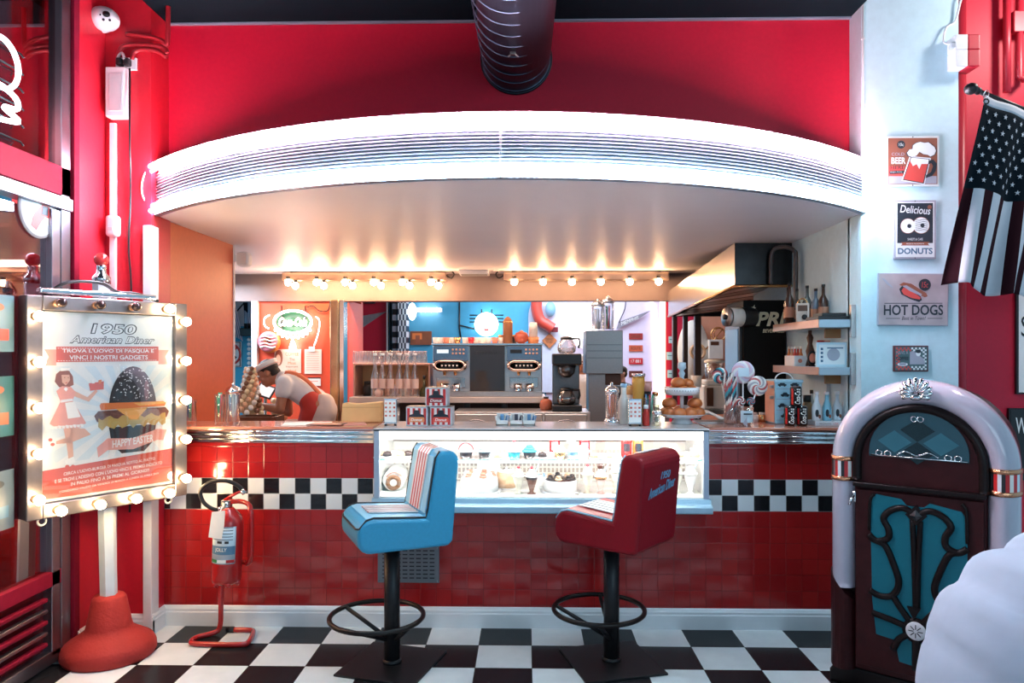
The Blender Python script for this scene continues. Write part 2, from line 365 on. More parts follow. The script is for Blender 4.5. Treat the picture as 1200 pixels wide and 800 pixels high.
for k in range(5):
    d = MB(); d.box((XG+.012, 2.5, .14+.06*k), (.035, 2.7, .022), ALUS if k % 2 else ALU, .006); d.build('guard_rail', dr)
# lobby wall seen through the panes
S(MB().span((-4.4, .5, 0), (-4.3, 4.6, 4.0), mat('dim red lobby wall', (.30, .02, .03), .5)), 'wall_left')
# ---------------------------------------------------------------- big spiral duct under the ceiling
DX, DZ, DR = X(605, 4.58), Z(109, 4.58)+.212, .212
t = T('air_duct', 'thick black spiral air duct running from the red wall to the ceiling top', 'air duct', (DX, 4.575, DZ))
n_ = 90; L_ = 3.2
DUCT = mat('dark blue grey duct metal', (.022, .028, .042), .35, .5, var=.2)
mb = MB(); mb.lathe([(DR, 0), (DR, L_)], DUCT, (0, 0, 0), 40, Matrix.Rotation(PI/2, 4, 'X') @ Matrix.Rotation(.012, 4, 'Y')); mb.build('duct_shell', t)
mb = MB()
for k in range(24): mb.ring((-.012*k*.13, -.03-k*.13, 0), DR+.001, .0035, mat('duct seam', (.16, .22, .32), .3, .8), 'y', 40, 6)
mb.build('spiral_seam', t)
mb = MB(); mb.ring((0, -.004, 0), DR+.006, .01, DUCT, 'y', 40, 8); mb.build('wall_flange', t)
mb = MB(); mb.box((-.01, -.62, -DR-.008), (.03, .02, .016), STEEL, .003).tube([(-.01, -.62, -DR), (-.035, -.6, -DR-.02)], .005, STEEL).tube([(-.01, -.62, -DR), (.018, -.6, -DR-.02)], .005, STEEL); mb.build('clamp', t)
# ================================================================ curved neon canopy over the bar
cn = T('neon_canopy', 'curved silver ribbed canopy edge with white neon tubes along it over the bar', 'canopy', (ACX, AY, 2.55))
o_ = Vector((-ACX, -AY, -2.55))
FASC = mat('ribbed silver fascia', (.36, .40, .48), .36, .8, var=.04)
prof = [(-.01, .0), (.035, .0), (.035, .012), (.0, .02)]
nr = 13
for k in range(nr):
    z0 = .035+k*.0175; prof += [(.0, z0), (.015, z0+.005), (.015, z0+.010), (.0, z0+.0155)]
prof += [(.0, .278), (.03, .30), (.035, .318), (-.01, .322)]
NS = 96
mb = MB(); vs = []
for i in range(NS+1):
    for p in prof:
        q = on_arc(i/NS, p[0]); vs.append(Vector((q[0], q[1], 2.55+p[1]))+o_)
k = len(prof)
mb.add(vs, [[i*k+j, (i+1)*k+j, (i+1)*k+j+1, i*k+j+1] for i in range(NS) for j in range(k-1)], FASC); mb.build('ribbed_fascia', cn)
NEONW = mat('cold white neon', (1, 1, 1), .3, 0, 60, (.60, .84, 1.0)); NEONP = mat('pinkish white neon', (1, 1, 1), .3, 0, 90, (1, .62, .70))
def neon_run(z, off, m, r=.012, a=0.004, b=.996):
    mb = MB(); mb.tube([Vector((*on_arc(a+(b-a)*i/NS, off), 2.55+z))+o_ for i in range(NS+1)], r, m, 8); mb.build('neon_tube', cn)
neon_run(.020, .055, NEONW); neon_run(.052, .045, NEONW); neon_run(.291, .060, NEONP, .010); neon_run(.262, .052, NEONP, .008)
for f_ in (.02, .16, .33, .5, .67, .84, .98):
    mb = MB(); q = on_arc(f_, .02); a = -AHALF+2*AHALF*f_
    for z in (.02, .29): MB().box(Vector((q[0], q[1], 2.55+z))+o_, (.014, .06, .03), CHROME, .002, None, a).build('tube_clip', cn)
mb = MB(); p0 = Vector((*on_arc(.003, .05), 2.55))+o_
mb.tube(crv([p0+Vector((0, 0, .30)), p0+Vector((-.03, -.03, .22)), p0+Vector((-.035, -.03, .12)), p0+Vector((0, 0, .03))]), .005, SWHITE, 6); mb.build('cable', cn)
mb = MB()
mb.box(Vector((*on_arc(.5, .006), 2.55+.16))+o_, (.012, .014, .26), mat('fascia joint', (.3, .3, .34), .3, .9), .002); mb.build('fascia_joint', cn)
# ================================================================ bar counter
n = NT('glazed red wall tiles with checkered band', .13, .2)
PT = .0986; X0 = X(309, YC); Z0 = Z(579.3, YC)
u = n.op('DIVIDE', n.op('SUBTRACT', n.x, X0), PT); v = n.op('DIVIDE', n.op('SUBTRACT', n.z, Z0), PT)
cu_, cv_ = n.op('FLOOR', u), n.op('FLOOR', v)
band = n.op('MULTIPLY', n.op('GREATER_THAN', v, -1), n.op('LESS_THAN', v, 1))
chk = n.op('FLOORED_MODULO', n.op('ADD', cu_, cv_), 2)
wn = n.nt.nodes.new('ShaderNodeTexWhiteNoise'); wn.noise_dimensions = '2D'; cmb = n.nt.nodes.new('ShaderNodeCombineXYZ')
n.nt.links.new(cu_, cmb.inputs[0]); n.nt.links.new(cv_, cmb.inputs[1]); n.nt.links.new(cmb.outputs[0], wn.inputs['Vector'])
redc = n.mix(wn.outputs['Value'], (.33, .010, .012, 1), (.42, .016, .015, 1)); bw = n.mix(chk, (.012, .012, .014, 1), (.75, .77, .78, 1))
edge = n.op('MINIMUM', n.op('PINGPONG', u, .5), n.op('PINGPONG', v, .5)); gr = n.op('LESS_THAN', edge, .018)
grc = n.mix(band, (.20, .012, .012, 1), (.5, .5, .5, 1))
n.color(n.mix(gr, n.mix(band, redc, bw), grc)); n.bump(n.op('MINIMUM', edge, .04), .5, .04); TILES = n.m
COUNT = mat('salmon counter top', (.55, .20, .13), .15, var=.1, coat=.4)
def L(v, root): return Vector(v)-root.location
def lspan(mb, a, b, m, root, bev=0): return mb.span(L(a, root), L(b, root), m, bev)
CX0, CX1 = X(438, 4.40), X(831, 4.40)     # sides of the display case
S(MB().span((XL+.002, YC, 0), (CX0-.002, 4.60, 1.15), TILES).span((CX0-.002, YC, 0), (CX1+.002, 4.60, .735), TILES).span((CX1+.002, YC, 0), (XR-.002, 4.60, 1.15), TILES), 'wall_counter_front')
def counter(x0, x1, label, yb):
    bc_ = T('bar_counter', label, 'counter', ((x0+x1)/2, YC, 0), 0)
    mb = MB(); lspan(mb, (x0, 4.605, .25), (x1, yb-.02, 1.234), mat('counter carcass', (.3, .05, .04), .5), bc_); mb.build('carcass', bc_)
    mb = MB(); lspan(mb, (x0, 4.455, 1.235), (x1, yb, 1.252), COUNT, bc_, .003); mb.build('worktop', bc_)
    mb = MB(); lspan(mb, (x0, 4.470, 1.152), (x1, 4.604, 1.2345), CHROME, bc_)
    for z in (1.162, 1.190, 1.218): mb.tube([L((x0, 4.468, z), bc_), L((x1, 4.468, z), bc_)], .0125, CHROME, 12)
    k = int((x1-x0)/.16)
    for i in range(k):
        for z in (1.176, 1.204): mb.sph(L((x0+.08+i*.16, 4.466, z), bc_), .004, STEELD, 8)
    mb.build('chrome_edge', bc_)
counter(XL+.005, CX0-.016, 'bar worktop with ribbed chrome edge on the left of the cake display case', 4.85)
counter(CX1+.016, XR-.005, 'bar worktop with ribbed chrome edge between the display case and the jukebox', 4.94)
# slotted vent panel low on the tiles
vg = T('vent_grille', 'grey slotted metal vent panel on the tiles behind the blue stool', 'vent', (X(479, YC), YC-.001, Z(661, YC)))
mb = MB(); w_, h_ = (X(515, YC)-X(443, YC))/2, .115
mb.box((0, -.006, 0), (2*w_, .012, 2*h_), mat('grey vent metal', (.20, .22, .25), .4, .6), .003); mb.build('plate', vg)
mb = MB()
for r in range(8):
    for c in range(8): mb.box((-w_+.045+c*(2*w_-.09)/7, -.0125, -h_+.03+r*(2*h_-.06)/7), (.03, .003, .007), BLACK, .001)
mb.build('slots', vg)
for sx in (-1, 1):
    for sz in (-1, 1): MB().sph((sx*(w_-.012), -.013, sz*(h_-.012)), .005, CHROME, 8).build('screw', vg)
# ---------------------------------------------------------------- refrigerated display case
CY0, CY1 = 4.40, 5.02; ZTOP = Z(502, CY0); ZD = Z(584, CY0); ZS = 1.052
dc = T('display_case', 'white lit glass cake display case set into the bar counter', 'display case', ((CX0+CX1)/2, CY0, .744))
BLUEP = mat('pale blue painted steel', (.40, .60, .74), .3, .2)
CASEW = mat('white case lining', (.86, .84, .80), .4)
mb = MB(); lspan(mb, (CX0-.002, CY0, ZTOP-.012), (CX1+.002, 4.87, ZTOP), mat('pale steel top', (.70, .66, .66), .22, .35), dc, .003); lspan(mb, (CX0, CY0-.004, ZTOP-.016), (CX1, CY0, ZTOP-.008), BLACK, dc); mb.build('top_slab', dc)
mb = MB(); mb.ext([(4.86-CY0, ZTOP-.014-.744), (CY1-CY0, ZTOP-.075-.744), (CY1-CY0, ZTOP-.08-.744), (4.86-CY0, ZTOP-.02-.744)], CX0-dc.location.x, CX1-dc.location.x, STEEL, 'x'); mb.build('sloping_lid', dc)
mb = MB(); lspan(mb, (CX0+.03, CY0+.004, ZTOP-.07), (CX1-.03, CY0+.03, ZTOP-.016), mat('lit white header', (.9, .9, .9), .4, 0, .9, (1, .97, .92)), dc, .002); mb.build('light_header', dc)
for a, b in ((CX0, CX0+.032), (CX1-.032, CX1)):
    mb = MB(); lspan(mb, (a, CY0, ZD), (b, CY0+.035, ZTOP-.016), mat('grey blue frame', (.42, .50, .62), .35, .3), dc, .003); mb.build('corner_post', dc)
mb = MB(); lspan(mb, (CX0+.03, CY0+.012, ZD), (CX1-.03, CY0+.018, ZTOP-.07), GLASS, dc); mb.build('front_glass', dc)
mb = MB(); pr = [(CY0+.7, .744), (CY0-.045, .744), (CY0-.05, .752), (CY0-.05, .782), (CY0-.035, .792), (CY0-.012, .797), (CY0-.006, ZD), (CY0+.7, ZD)]
mb.ext([(p[0]-dc.location.y, p[1]-dc.location.z) for p in pr], CX0-.012-dc.location.x, CX1+.012-dc.location.x, BLUEP, 'x'); mb.build('base_ledge', dc, bev=.003)
mb = MB(); lspan(mb, (CX0+.01, CY0+.02, ZD), (CX1-.01, CY1, ZD+.006), CASEW, dc); mb.build('deck', dc)
for a in (CX0, CX1-.012): MB().ext([(CY0+.036-CY0, ZD-.744), (CY1-CY0, ZD-.744), (CY1-CY0, ZTOP-.08-.744), (4.86-CY0, ZTOP-.02-.744), (.036, ZTOP-.014-.744)], a-dc.location.x, a+.012-dc.location.x, CASEW, 'x').build('side_panel', dc)
n = NT('slotted back lining', .5); gu = n.op('PINGPONG', n.op('DIVIDE', n.x, .028), .5); gv = n.op('PINGPONG', n.op('DIVIDE', n.z, .042), .5)
hole = n.op('MULTIPLY', n.op('MULTIPLY', n.op('GREATER_THAN', gu, .2), n.op('GREATER_THAN', gv, .15)), n.op('LESS_THAN', n.z, ZS-.01))
PERF = n.color(n.mix(hole, (.86, .80, .72, 1), (.48, .40, .34, 1))).m
mb = MB(); lspan(mb, (CX0+.01, CY1-.02, ZD), (CX1-.01, CY1, ZS+.06), PERF, dc); mb.build('slotted_back', dc)
mb = MB(); lspan(mb, (CX0+.01, CY1-.02, ZS+.06), (CX1-.01, CY1-.012, ZTOP-.08), mat('rosy sliding door', (.62, .42, .34), .15, .4), dc)
lspan(mb, (CX0+.01, CY1-.05, ZS+.085), (CX1-.01, CY1-.02, ZS+.12), CASEW, dc, .003); lspan(mb, (CX0+.01, CY1-.03, ZS+.05), (CX1-.01, CY1-.021, ZS+.066), BROWN, dc); mb.build('sliding_door', dc)
mb = MB(); lspan(mb, (CX0+.014, CY0+.07, ZS-.006), (CX1-.014, CY1-.06, ZS), GLASS, dc); lspan(mb, (CX0+.014, CY0+.066, ZS-.007), (CX1-.014, CY0+.0715, ZS+.001), mat('green glass edge', (.25, .62, .50), .1), dc); mb.build('glass_shelf', dc)
LEDW = mat('case led strip', (1, 1, 1), .4, 0, 15, (1, .95, .88))
mb = MB(); lspan(mb, (CX0+.05, CY0+.035, ZTOP-.035), (CX1-.05, CY0+.065, ZTOP-.022), LEDW, dc); mb.build('led_strip', dc)
mb = MB(); lspan(mb, (CX0+.05, CY0+.085, ZS-.022), (CX1-.05, CY0+.10, ZS-.0075), LEDW, dc); mb.build('led_strip', dc)
# ================================================================ bar stools
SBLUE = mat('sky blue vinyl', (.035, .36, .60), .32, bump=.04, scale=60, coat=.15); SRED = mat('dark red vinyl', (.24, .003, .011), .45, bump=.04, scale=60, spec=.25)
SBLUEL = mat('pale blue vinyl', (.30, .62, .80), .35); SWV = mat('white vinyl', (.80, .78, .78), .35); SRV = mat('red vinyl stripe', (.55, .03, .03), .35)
def stool(name, label, loc, rz, main, top, stripes, piping, plate_rz, ring_off):
    t = T(name, label, 'bar stool', loc, rz)
    # local: sits facing -y; post at the origin
    bm_ = BLACKM
    MB().box((0, 0, .006), (.46, .46, .012), bm_, .003, Matrix.Rotation(plate_rz, 4, 'Z')).build('base_plate', t)
    mb = MB(); mb.lathe([(.052, .0), (.052, .012), (.045, .018), (.0435, .02)], bm_, (0, 0, .012)).cyl((0, 0, .012), .043, .655, bm_, 24); mb.build('post', t)
    rx, ry = ring_off; R_ = .252; zr = .275
    fr = MB(); fr.ring((rx, ry, zr), R_, .0135, mat('worn black footrest metal', (.016, .012, .011), .3, .5), 'z', 48, 10); fo = fr.build('foot_ring', t)
    for a in (0.55, 2.1+PI*.5, 5.1):
        p = Vector((rx+R_*math.cos(a), ry+R_*math.sin(a), zr)); MB().tube([p, Vector((0, 0, zr-.13))+Vector((p.x, p.y, 0)).normalized()*.04], .0115, bm_, 8).build('brace', fo)
    MB().box((0, -.02, .664), (.26, .28, .018), bm_, .003).build('mount_plate', t)
    W = .44
    def seat_profile(y0, y1, z0, z1, r): return rrect(y0, z0, y1, z1, r, 5)
    # one upholstered L shell: rounded seat block and tapering back block
    O = .05
    side = [(.205, .672), (.228, .70), (.262, 1.11)]+arc(.205, 1.125, .058, .058, 0, 80, 4)+[(.20, 1.183)]+arc(.175, 1.135, .045, .05, 90, 160, 3)+[(.085, .862), (.08, .832), (-.20, .853)]+arc(-.205, .775, .08, .078, 90, 180, 6)+arc(-.215, .742, .07, .07, 180, 270, 5)
    side = [(p[0]+O, p[1]) for p in side]
    mb = MB(); mb.ext(side, -W/2, W/2, main, 'x'); b = mb.build('upholstery', t, bev=.02)
    for p in b.data.polygons: p.use_smooth = False
    # top panels: seat field, stripes, backrest field, stripes
    def strip(x0, x1, pts, m, up, nm, par=t):
        mb = MB(); q = [(p[0]+up[0], p[1]+up[1]) for p in pts]; vs = [(x0, *p) for p in q]+[(x1, *p) for p in q]; k = len(q)
        mb.add(vs, [[i, i+1, k+i+1, k+i] for i in range(k-1)], m); return mb.build(nm, par, solid=.004)
    sl = -(.868-.845)/.295
    seat = [(p[0]+O, p[1]) for p in [(-.235, .846), (-.20, .853), (.07, .834)]]; bk = [(p[0]+O, p[1]) for p in [(.083, .852), (.108, 1.0), (.127, 1.11), (.135, 1.15), (.155, 1.178), (.20, 1.186)]]
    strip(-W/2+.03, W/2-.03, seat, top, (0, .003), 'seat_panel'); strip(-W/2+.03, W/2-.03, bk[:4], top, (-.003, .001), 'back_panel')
    nS = 9; wS = .20
    for i in range(nS):
        x0 = -wS/2+i*wS/nS
        m = stripes[0] if i % 2 == 0 else stripes[1]
        strip(x0, x0+wS/nS*.96, [(p[0], p[1]+.003*(i % 2 == 0)) for p in seat[1:]], m, (0, .008), 'seat_stripe'); strip(x0, x0+wS/nS*.96, bk, m, (-.0085, .003), 'back_stripe')
    for sx in (-1, 1):
        MB().tube([(sx*(W/2-.012), p[0], p[1]) for p in [(-.275+O, .805), (-.24+O, .846), (-.20+O, .857), (.078+O, .836), (.09+O, .88), (.107+O, 1.0), (.131+O, 1.145), (.155+O, 1.182)]], .0055, piping, 6).build('piping', t)
    MB().tube([(-W/2+.012, -.275+O, .805), (-W/2+.05, -.286+O, .80), (W/2-.05, -.286+O, .80), (W/2-.012, -.275+O, .805)], .0055, piping, 6).build('piping', t)
    return t
BLACKP = mat('black piping', (.01, .01, .012), .3); BLUEPI = mat('pale blue piping', (.35, .6, .75), .3)
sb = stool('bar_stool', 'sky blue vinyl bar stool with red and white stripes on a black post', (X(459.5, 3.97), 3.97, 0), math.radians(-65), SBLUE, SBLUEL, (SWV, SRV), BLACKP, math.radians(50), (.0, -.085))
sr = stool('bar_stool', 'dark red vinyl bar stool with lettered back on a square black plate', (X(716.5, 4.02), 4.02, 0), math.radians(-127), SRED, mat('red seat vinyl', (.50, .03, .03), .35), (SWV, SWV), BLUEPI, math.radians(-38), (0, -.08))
LET = mat('pale blue embroidery', (.14, .34, .52), .5)
Mback = Matrix.Translation((0, .308, 1.0)) @ Matrix.Rotation(PI, 4, 'Z') @ Matrix.Rotation(math.radians(4.5), 4, 'X')
mb = MB(); mb.text('1950', .03, .065, .11, .04, 0, LET, M=Mback, shear=.3, bold=.01); mb.text('American Diner', 0, 0, .30, .055, 0, LET, M=Mback, shear=.35, bold=.012, slant=.12)
mb.build('embroidered_lettering', sr, solid=.002)
# ================================================================ jukebox
JW = .82
jl = Vector((X(975, 3.86), 3.86, 0)); JA = math.radians(-38); ju = Vector((math.cos(JA), math.sin(JA), 0))
jk = T('jukebox', 'dark wood jukebox with lavender white arched shell and teal fretwork front', 'jukebox', jl+ju*JW/2, JA)
LAVP = mat('lavender white plastic', (.46, .45, .53), .18, coat=.6, var=.03); JR = JW/2; ZA = 1.575-JR
def archp(r, zb, za=None, n=18): za = ZA if za is None else za; return [(r, zb)]+arc(0, za, r, r, 0, 180, n)+[(-r, zb)]
MB().ext(archp(JR-.035, .09), .02, .50, mat('jukebox body', (.04, .008, .010), .4, spec=.2), 'y').build('body', jk, bev=.012)
mb = MB(); mb.ext([(-JR+.0, .0), (JR, 0), (JR, .06), (JR-.03, .10), (-JR+.03, .10), (-JR, .06)], -.05, .47, WOODD, 'y'); mb.build('plinth', jk, bev=.012)
# pilaster arch: half-round section swept up, over and down
sec = [(-.068+.0, .0)]+[(.068*math.cos(a)*-1, -.105*math.sin(a)) for a in [PI*i/10 for i in range(11)]]
path = [(JR-.068, .49+.03*i) for i in range(int((ZA-.49)/.03)+1)]+arc(0, ZA, JR-.068, JR-.068, 0, 180, 36)[1:-1]+[(-JR+.068, ZA-.03*i) for i in range(int((ZA-.49)/.03)+1)]
def sweep(path, secf, m, name, par, closed=False):
    mb = MB(); vs = []; k = None; n_ = len(path)
    for i, p in enumerate(path):
        a = Vector(path[max(0, i-1)]); b = Vector(path[min(n_-1, i+1)]); d = (b-a).normalized(); nrm = Vector((d.y, -d.x))
        s_ = secf(i/(n_-1)); k = len(s_)
        for q in s_: vs.append((p[0]+nrm.x*q[0], q[1], p[1]+nrm.y*q[0]))
    mb.add(vs, [[i*k+j, i*k+j+1, (i+1)*k+j+1, (i+1)*k+j] for i in range(n_-1) for j in range(k-1)]+[list(range(k)), [(n_-1)*k+j for j in range(k)][::-1]], m, True)
    return mb.build(name, par)
hs = [(.068*math.cos(PI*i/14), -.115*math.sin(PI*i/14)+.03) for i in range(15)]
sweep(path, lambda t: hs, LAVP, 'lit_arch_shell', jk)
hs2 = [(.074*math.cos(PI*i/14), -.122*math.sin(PI*i/14)+.03) for i in range(15)]
for sx in (-1, 1):   # dark wooden feet under the pilasters, slanted top
    mb = MB(); k = 15; vs = []
    for zt in (.09, 1):
        for q in hs2: vs.append((sx*(JR-.068)+q[0], q[1], .09 if zt < .5 else .50-.16*((.5-sx*q[0]/.148) if True else 0)+.08))
    mb.add(vs, [[j, j+1, k+j+1, k+j] for j in range(k-1)]+[[k+j for j in range(k)], list(range(k))[::-1]], WOOD); mb.build('pilaster_foot', jk)
    b_ = MB()
    zb = 1.115
    hb = [(.071*math.cos(PI*i/14), -.119*math.sin(PI*i/14)+.03) for i in range(15)]
    for z0, z1 in ((zb-.062, zb-.04), (zb+.04, zb+.062)):
        vs = [(sx*(JR-.068)+q[0], q[1], z) for z in (z0, z1) for q in hb]; bo = MB().add(vs, [[j, j+1, 15+j+1, 15+j] for j in range(14)], COPPER, True).build('copper_band', jk, solid=.006)
    mb = MB(); cols = [COPPER, RPLAS, CHROME, RPLAS, CREAM, RPLAS, BLACK, SWHITE, RPLAS, CHROME, BLACK, GOLD, RPLAS, COPPER]
    vs = [(sx*(JR-.068)+q[0], q[1], z) for z in (zb-.042, zb+.042) for q in hb]
    for j in range(14): mb.add([vs[j], vs[j+1], vs[15+j+1], vs[15+j]], [[0, 1, 2, 3]], cols[j], True)
    mb.build('coloured_tiles', jk)
# inner dark arch frame
RI = JR-.125
out = archp(RI, .10, ZA); mb = MB(); mb.ext(out, -.055, .03, WOOD, 'y'); mb.build('front_frame', jk, bev=.01)
sweep([(RI-.012, 1.05+.02*i) for i in range(int((ZA-1.05)/.02)+1)]+arc(0, ZA, RI-.012, RI-.012, 0, 180, 30)[1:-1]+[(-RI+.012, ZA-.02*i) for i in range(int((ZA-1.05)/.02)+1)], lambda t: [(.022*math.cos(PI*i/8), -.03*math.sin(PI*i/8)-.052) for i in range(9)], WOODD, 'arch_moulding', jk)
# domed window with diamond pattern
zw = 1.19; rw = .215
wo = MB().ext([(rw, zw)]+arc(0, zw+.03, rw, .20, 0, 180, 20)+[(-rw, zw)], -.062, -.054, mat('dark teal record window', (.010, .05, .07), .08, coat=.6), 'y').build('record_window', jk)
mb = MB()
for cx, cz, m in ((-.10, 1.27, 1), (.10, 1.27, 1), (0, 1.33, 0), (0, 1.22, 0)):
    mb.ext([(cx-.075, cz), (cx, cz-.055), (cx+.075, cz), (cx, cz+.055)], -.0635, -.062, mat('teal diamond', (.03, .13, .17), .15) if m else mat('dark diamond', (.004, .015, .02), .15), 'y')
mb.build('diamond_pattern', wo)
mb = MB(); mb.tube([(-rw+.005, -.066, zw+.006), (rw-.005, -.066, zw+.006)], .004, CHROME, 6)
for cx in (-.17, -.13, .13, .17): mb.ring((cx, -.066, zw+.018), .014, .0035, CHROME, 'y', 14, 6)
mb.tube(crv([(-.09, -.066, zw+.015), (-.05, -.066, zw+.035), (0, -.066, zw+.018), (.05, -.066, zw+.035), (.09, -.066, zw+.015)]), .004, CHROME, 6)
mb.ring((-.014, -.066, zw+.195), .013, .003, CHROME, 'y', 14, 6); mb.ring((.014, -.066, zw+.195), .013, .003, CHROME, 'y', 14, 6); mb.build('silver_ornament', wo)
# shell on top of the arch
mb = MB()
for i in range(11):
    a = math.radians(200-i*22-0) if False else math.radians(-8+i*19.6); p0 = Vector((0, -.10, 1.50)); d = Vector((math.cos(a), 0, math.sin(a)))
    ln = .062+.018*math.sin(a) if math.sin(a) > 0 else .055
    mb.tube([p0+d*.012, p0+d*ln*.5+Vector((0, -.018, 0)), p0+d*ln+Vector((0, -.010, 0)), p0+d*(ln+.008)], [.004, .0085, .012, .004], CHROME, 8)
mb.sph((0, -.105, 1.493), (.03, .016, .016), CHROME, 12); mb.build('chrome_shell', jk)
# door with teal grille and dark fretwork
DH0, DH1, DWd = .135, 1.02, .275
dr_ = MB().ext(R4(-DWd, DH0, DWd, DH1), -.078, -.056, WOOD, 'y').build('front_door', jk, bev=.005)
MB().box((0, -.075, 1.045), (2*DWd+.02, .05, .022), WOODD, .005).build('door_ledge', jk)
def cc(x, y): return ((x-245)/147*.275, 1.03-(y-310)*(.885/465))
gp = [cc(x, y) for x, y in [(135, 340), (150, 324), (210, 330), (222, 345), (262, 345), (275, 333), (345, 345), (357, 365), (357, 500), (352, 590), (300, 640), (285, 700), (280, 755), (205, 748), (195, 695), (150, 690), (140, 600)]]
MB().ext(gp, -.084, -.078, TEAL, 'y').build('teal_panel', dr_)
mb = MB()
def rib(pts, w=.016): mb.tube(crv([(*[cc(*p)[0]], -.086, cc(*p)[1]) for p in pts], 5), w, WOODD, 8, flat=1)
for s_ in (1, -1):
    q = lambda pts: [(245+s_*(x-245), y) for x, y in pts]
    rib(q([(240, 365), (215, 352), (185, 362), (168, 385), (180, 412), (178, 435), (152, 446), (132, 432)]))
    rib(q([(152, 446), (172, 455), (190, 495), (204, 545), (190, 580), (160, 588), (134, 578)])); rib(q([(190, 580), (205, 605), (232, 640)]))
    rib(q([(236, 380), (240, 480), (243, 605)]), .013); rib(q([(225, 655), (190, 645), (140, 636)])); rib(q([(228, 672), (205, 690), (190, 720)])); rib(q([(243, 680), (243, 760)]))
    rib(q([(145, 325), (135, 345), (133, 420)]), .008)
mb.ext([(cc(240, 600)[0]-.03, cc(240, 600)[1]), (cc(240, 600)[0], cc(240, 632)[1]), (cc(240, 600)[0]+.03, cc(240, 600)[1])], -.098, -.078, WOODD, 'y')
c_ = cc(245, 658); mb.lathe([(.06, 0), (.06, .012), (.0, .013)], WOODD, (0, 0, 0), 24, Matrix.Translation((c_[0], -.084, c_[1])) @ Matrix.Rotation(PI/2, 4, 'X'))
mb.ext([cc(245, 340), cc(270, 366), cc(245, 392), cc(220, 366)], -.098, -.078, WOODD, 'y'); mb.build('fretwork', dr_)
d_ = cc(245, 366); MB().lathe([(.028, 0), (.026, .004), (0, .022)], STEELD, (0, 0, 0), 4, Matrix.Translation((d_[0], -.098, d_[1])) @ Matrix.Rotation(PI/2, 4, 'X'), False).build('silver_diamond', dr_)
mb = MB(); MM = Matrix.Translation((c_[0], -.098, c_[1])) @ Matrix.Rotation(PI/2, 4, 'X')
mb.lathe([(.044, 0), (.044, .004), (.036, .007), (0, .008)], SWHITE, (0, 0, 0), 28, MM)
for i in range(8):
    a = i*PI/4; mb.box((.02*math.cos(a), .02*math.sin(a), .0082), (.022, .004, .002), BLACK, 0, MM, a)
mb.build('medallion', dr_)
mb = MB(); mb.box((-DWd-.004, -.085, .98), (.014, .012, .05), CHROME, .003).tube([(-DWd-.004, -.092, .985), (-DWd-.012, -.115, .97), (-DWd-.02, -.12, .94)], .006, CHROME, 8); mb.build('door_catch', dr_)
# white fluted rounded object in the near right corner
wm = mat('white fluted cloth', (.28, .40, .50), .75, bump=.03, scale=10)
wx, wy = X(1318, 2.25), 2.25
def fl(u, v):
    a = 2*PI*u; ph = -1.25+(PI/2+1.25)*v; p = Vector((math.cos(a)*math.cos(ph), math.sin(a)*math.cos(ph), math.sin(ph)))
    w = p.x*.72+p.z*.85+.12*math.sin(2.2*p.x+.6)
    r = .535*(1+.046*abs(math.sin(w*7.0+.4))**.7+.008*math.sin(17*w+3*p.x)); q = p*r
    return (q.x, q.y, max(0, .60+q.z*1.02) if ph > -1.24 else 0)
mb = MB(); mb.grid(fl, 64, 60, wm)
sc_ = mb.build('fluted_sculpture', loc=(wx, wy, 0)); tag(sc_, 'large white fluted rounded shape in the near right corner before the jukebox', 'sculpture')

# ================================================================ light bulb poster stand
WARM = (1, .68, .36)
BULB = mat('lit warm bulb', (1, .9, .8), .3, 0, 48, WARM); DIMB = mat('unlit bulb', (.05, .03, .03), .1, .3)
pL, pR = at(26, 480, 3.64), at(214, 480, 4.36)
uv = (pR-pL); uv.z = 0; SWD = uv.length; SA = math.atan2(uv.y, uv.x); smid = (pL+pR)/2
ms = T('bulb_poster_stand', 'upright silver poster frame ringed with lit bulbs on a white pole and red base', 'sign', (smid.x, smid.y, 0), SA)
back = Matrix.Rotation(-SA, 4, 'Z')
ALUF = mat('scuffed aluminium channel', (.26, .23, .23), .36, .9, var=.2, scale=18)
SZ0, SZ1 = .853, 2.003; hw = SWD/2; fw = .075
def fr_piece(a, b): MB().span(a, b, ALUF, .006).build('frame_channel', ms)
fr_piece((-hw, -.05, SZ0), (-hw+fw, .05, SZ1)); fr_piece((hw-fw, -.05, SZ0), (hw, .05, SZ1)); fr_piece((-hw+fw, -.05, SZ0), (hw-fw, .05, SZ0+fw)); fr_piece((-hw+fw, -.05, SZ1-fw), (hw-fw, .05, SZ1))
MB().span((-hw+.01, .05, SZ0+.01), (hw-.01, .062, SZ1-.01), STEELD).build('back_panel', ms)
def bulb(parent, p, d, lit=True, r=.026):
    d = Vector(d).normalized(); q = Vector((0, 0, 1)).rotation_difference(d).to_matrix().to_4x4(); M_ = Matrix.Translation(p) @ q
    so = MB().lathe([(.02, 0), (.02, .018), (.014, .02)], mat('bulb socket', (.35, .2, .12), .3, .6), (0, 0, 0), 14, M_).build('bulb_socket', parent)
    MB().lathe([(.012, .018), (.016, .028), (r*.86, .042), (r, .055), (r*.86, .07), (r*.5, .08), (0, .083)], BULB if lit else DIMB, (0, 0, 0), 14, M_).build('bulb', so)
nb = 5
for i in range(nb):
    z = SZ1-.11-i*(SZ1-SZ0-.22)/(nb-1)
    bulb(ms, (-hw+fw/2, -.05, z), (0, -1, 0)); bulb(ms, (hw-fw/2, -.05, z), (0, -1, 0))
for i in range(4):
    x = -hw+.14+i*(SWD-.28)/3
    bulb(ms, (x, -.05, SZ0+fw/2), (0, -1, 0)); bulb(ms, (x, -.05, SZ1-fw/2), (0, -1, 0), i == 3)
for sx in (-1, 1): MB().ring((sx*(hw-.09), -.0, SZ0-.02), .02, .006, CREAM, 'y', 16, 6).build('hanger_eye', ms)
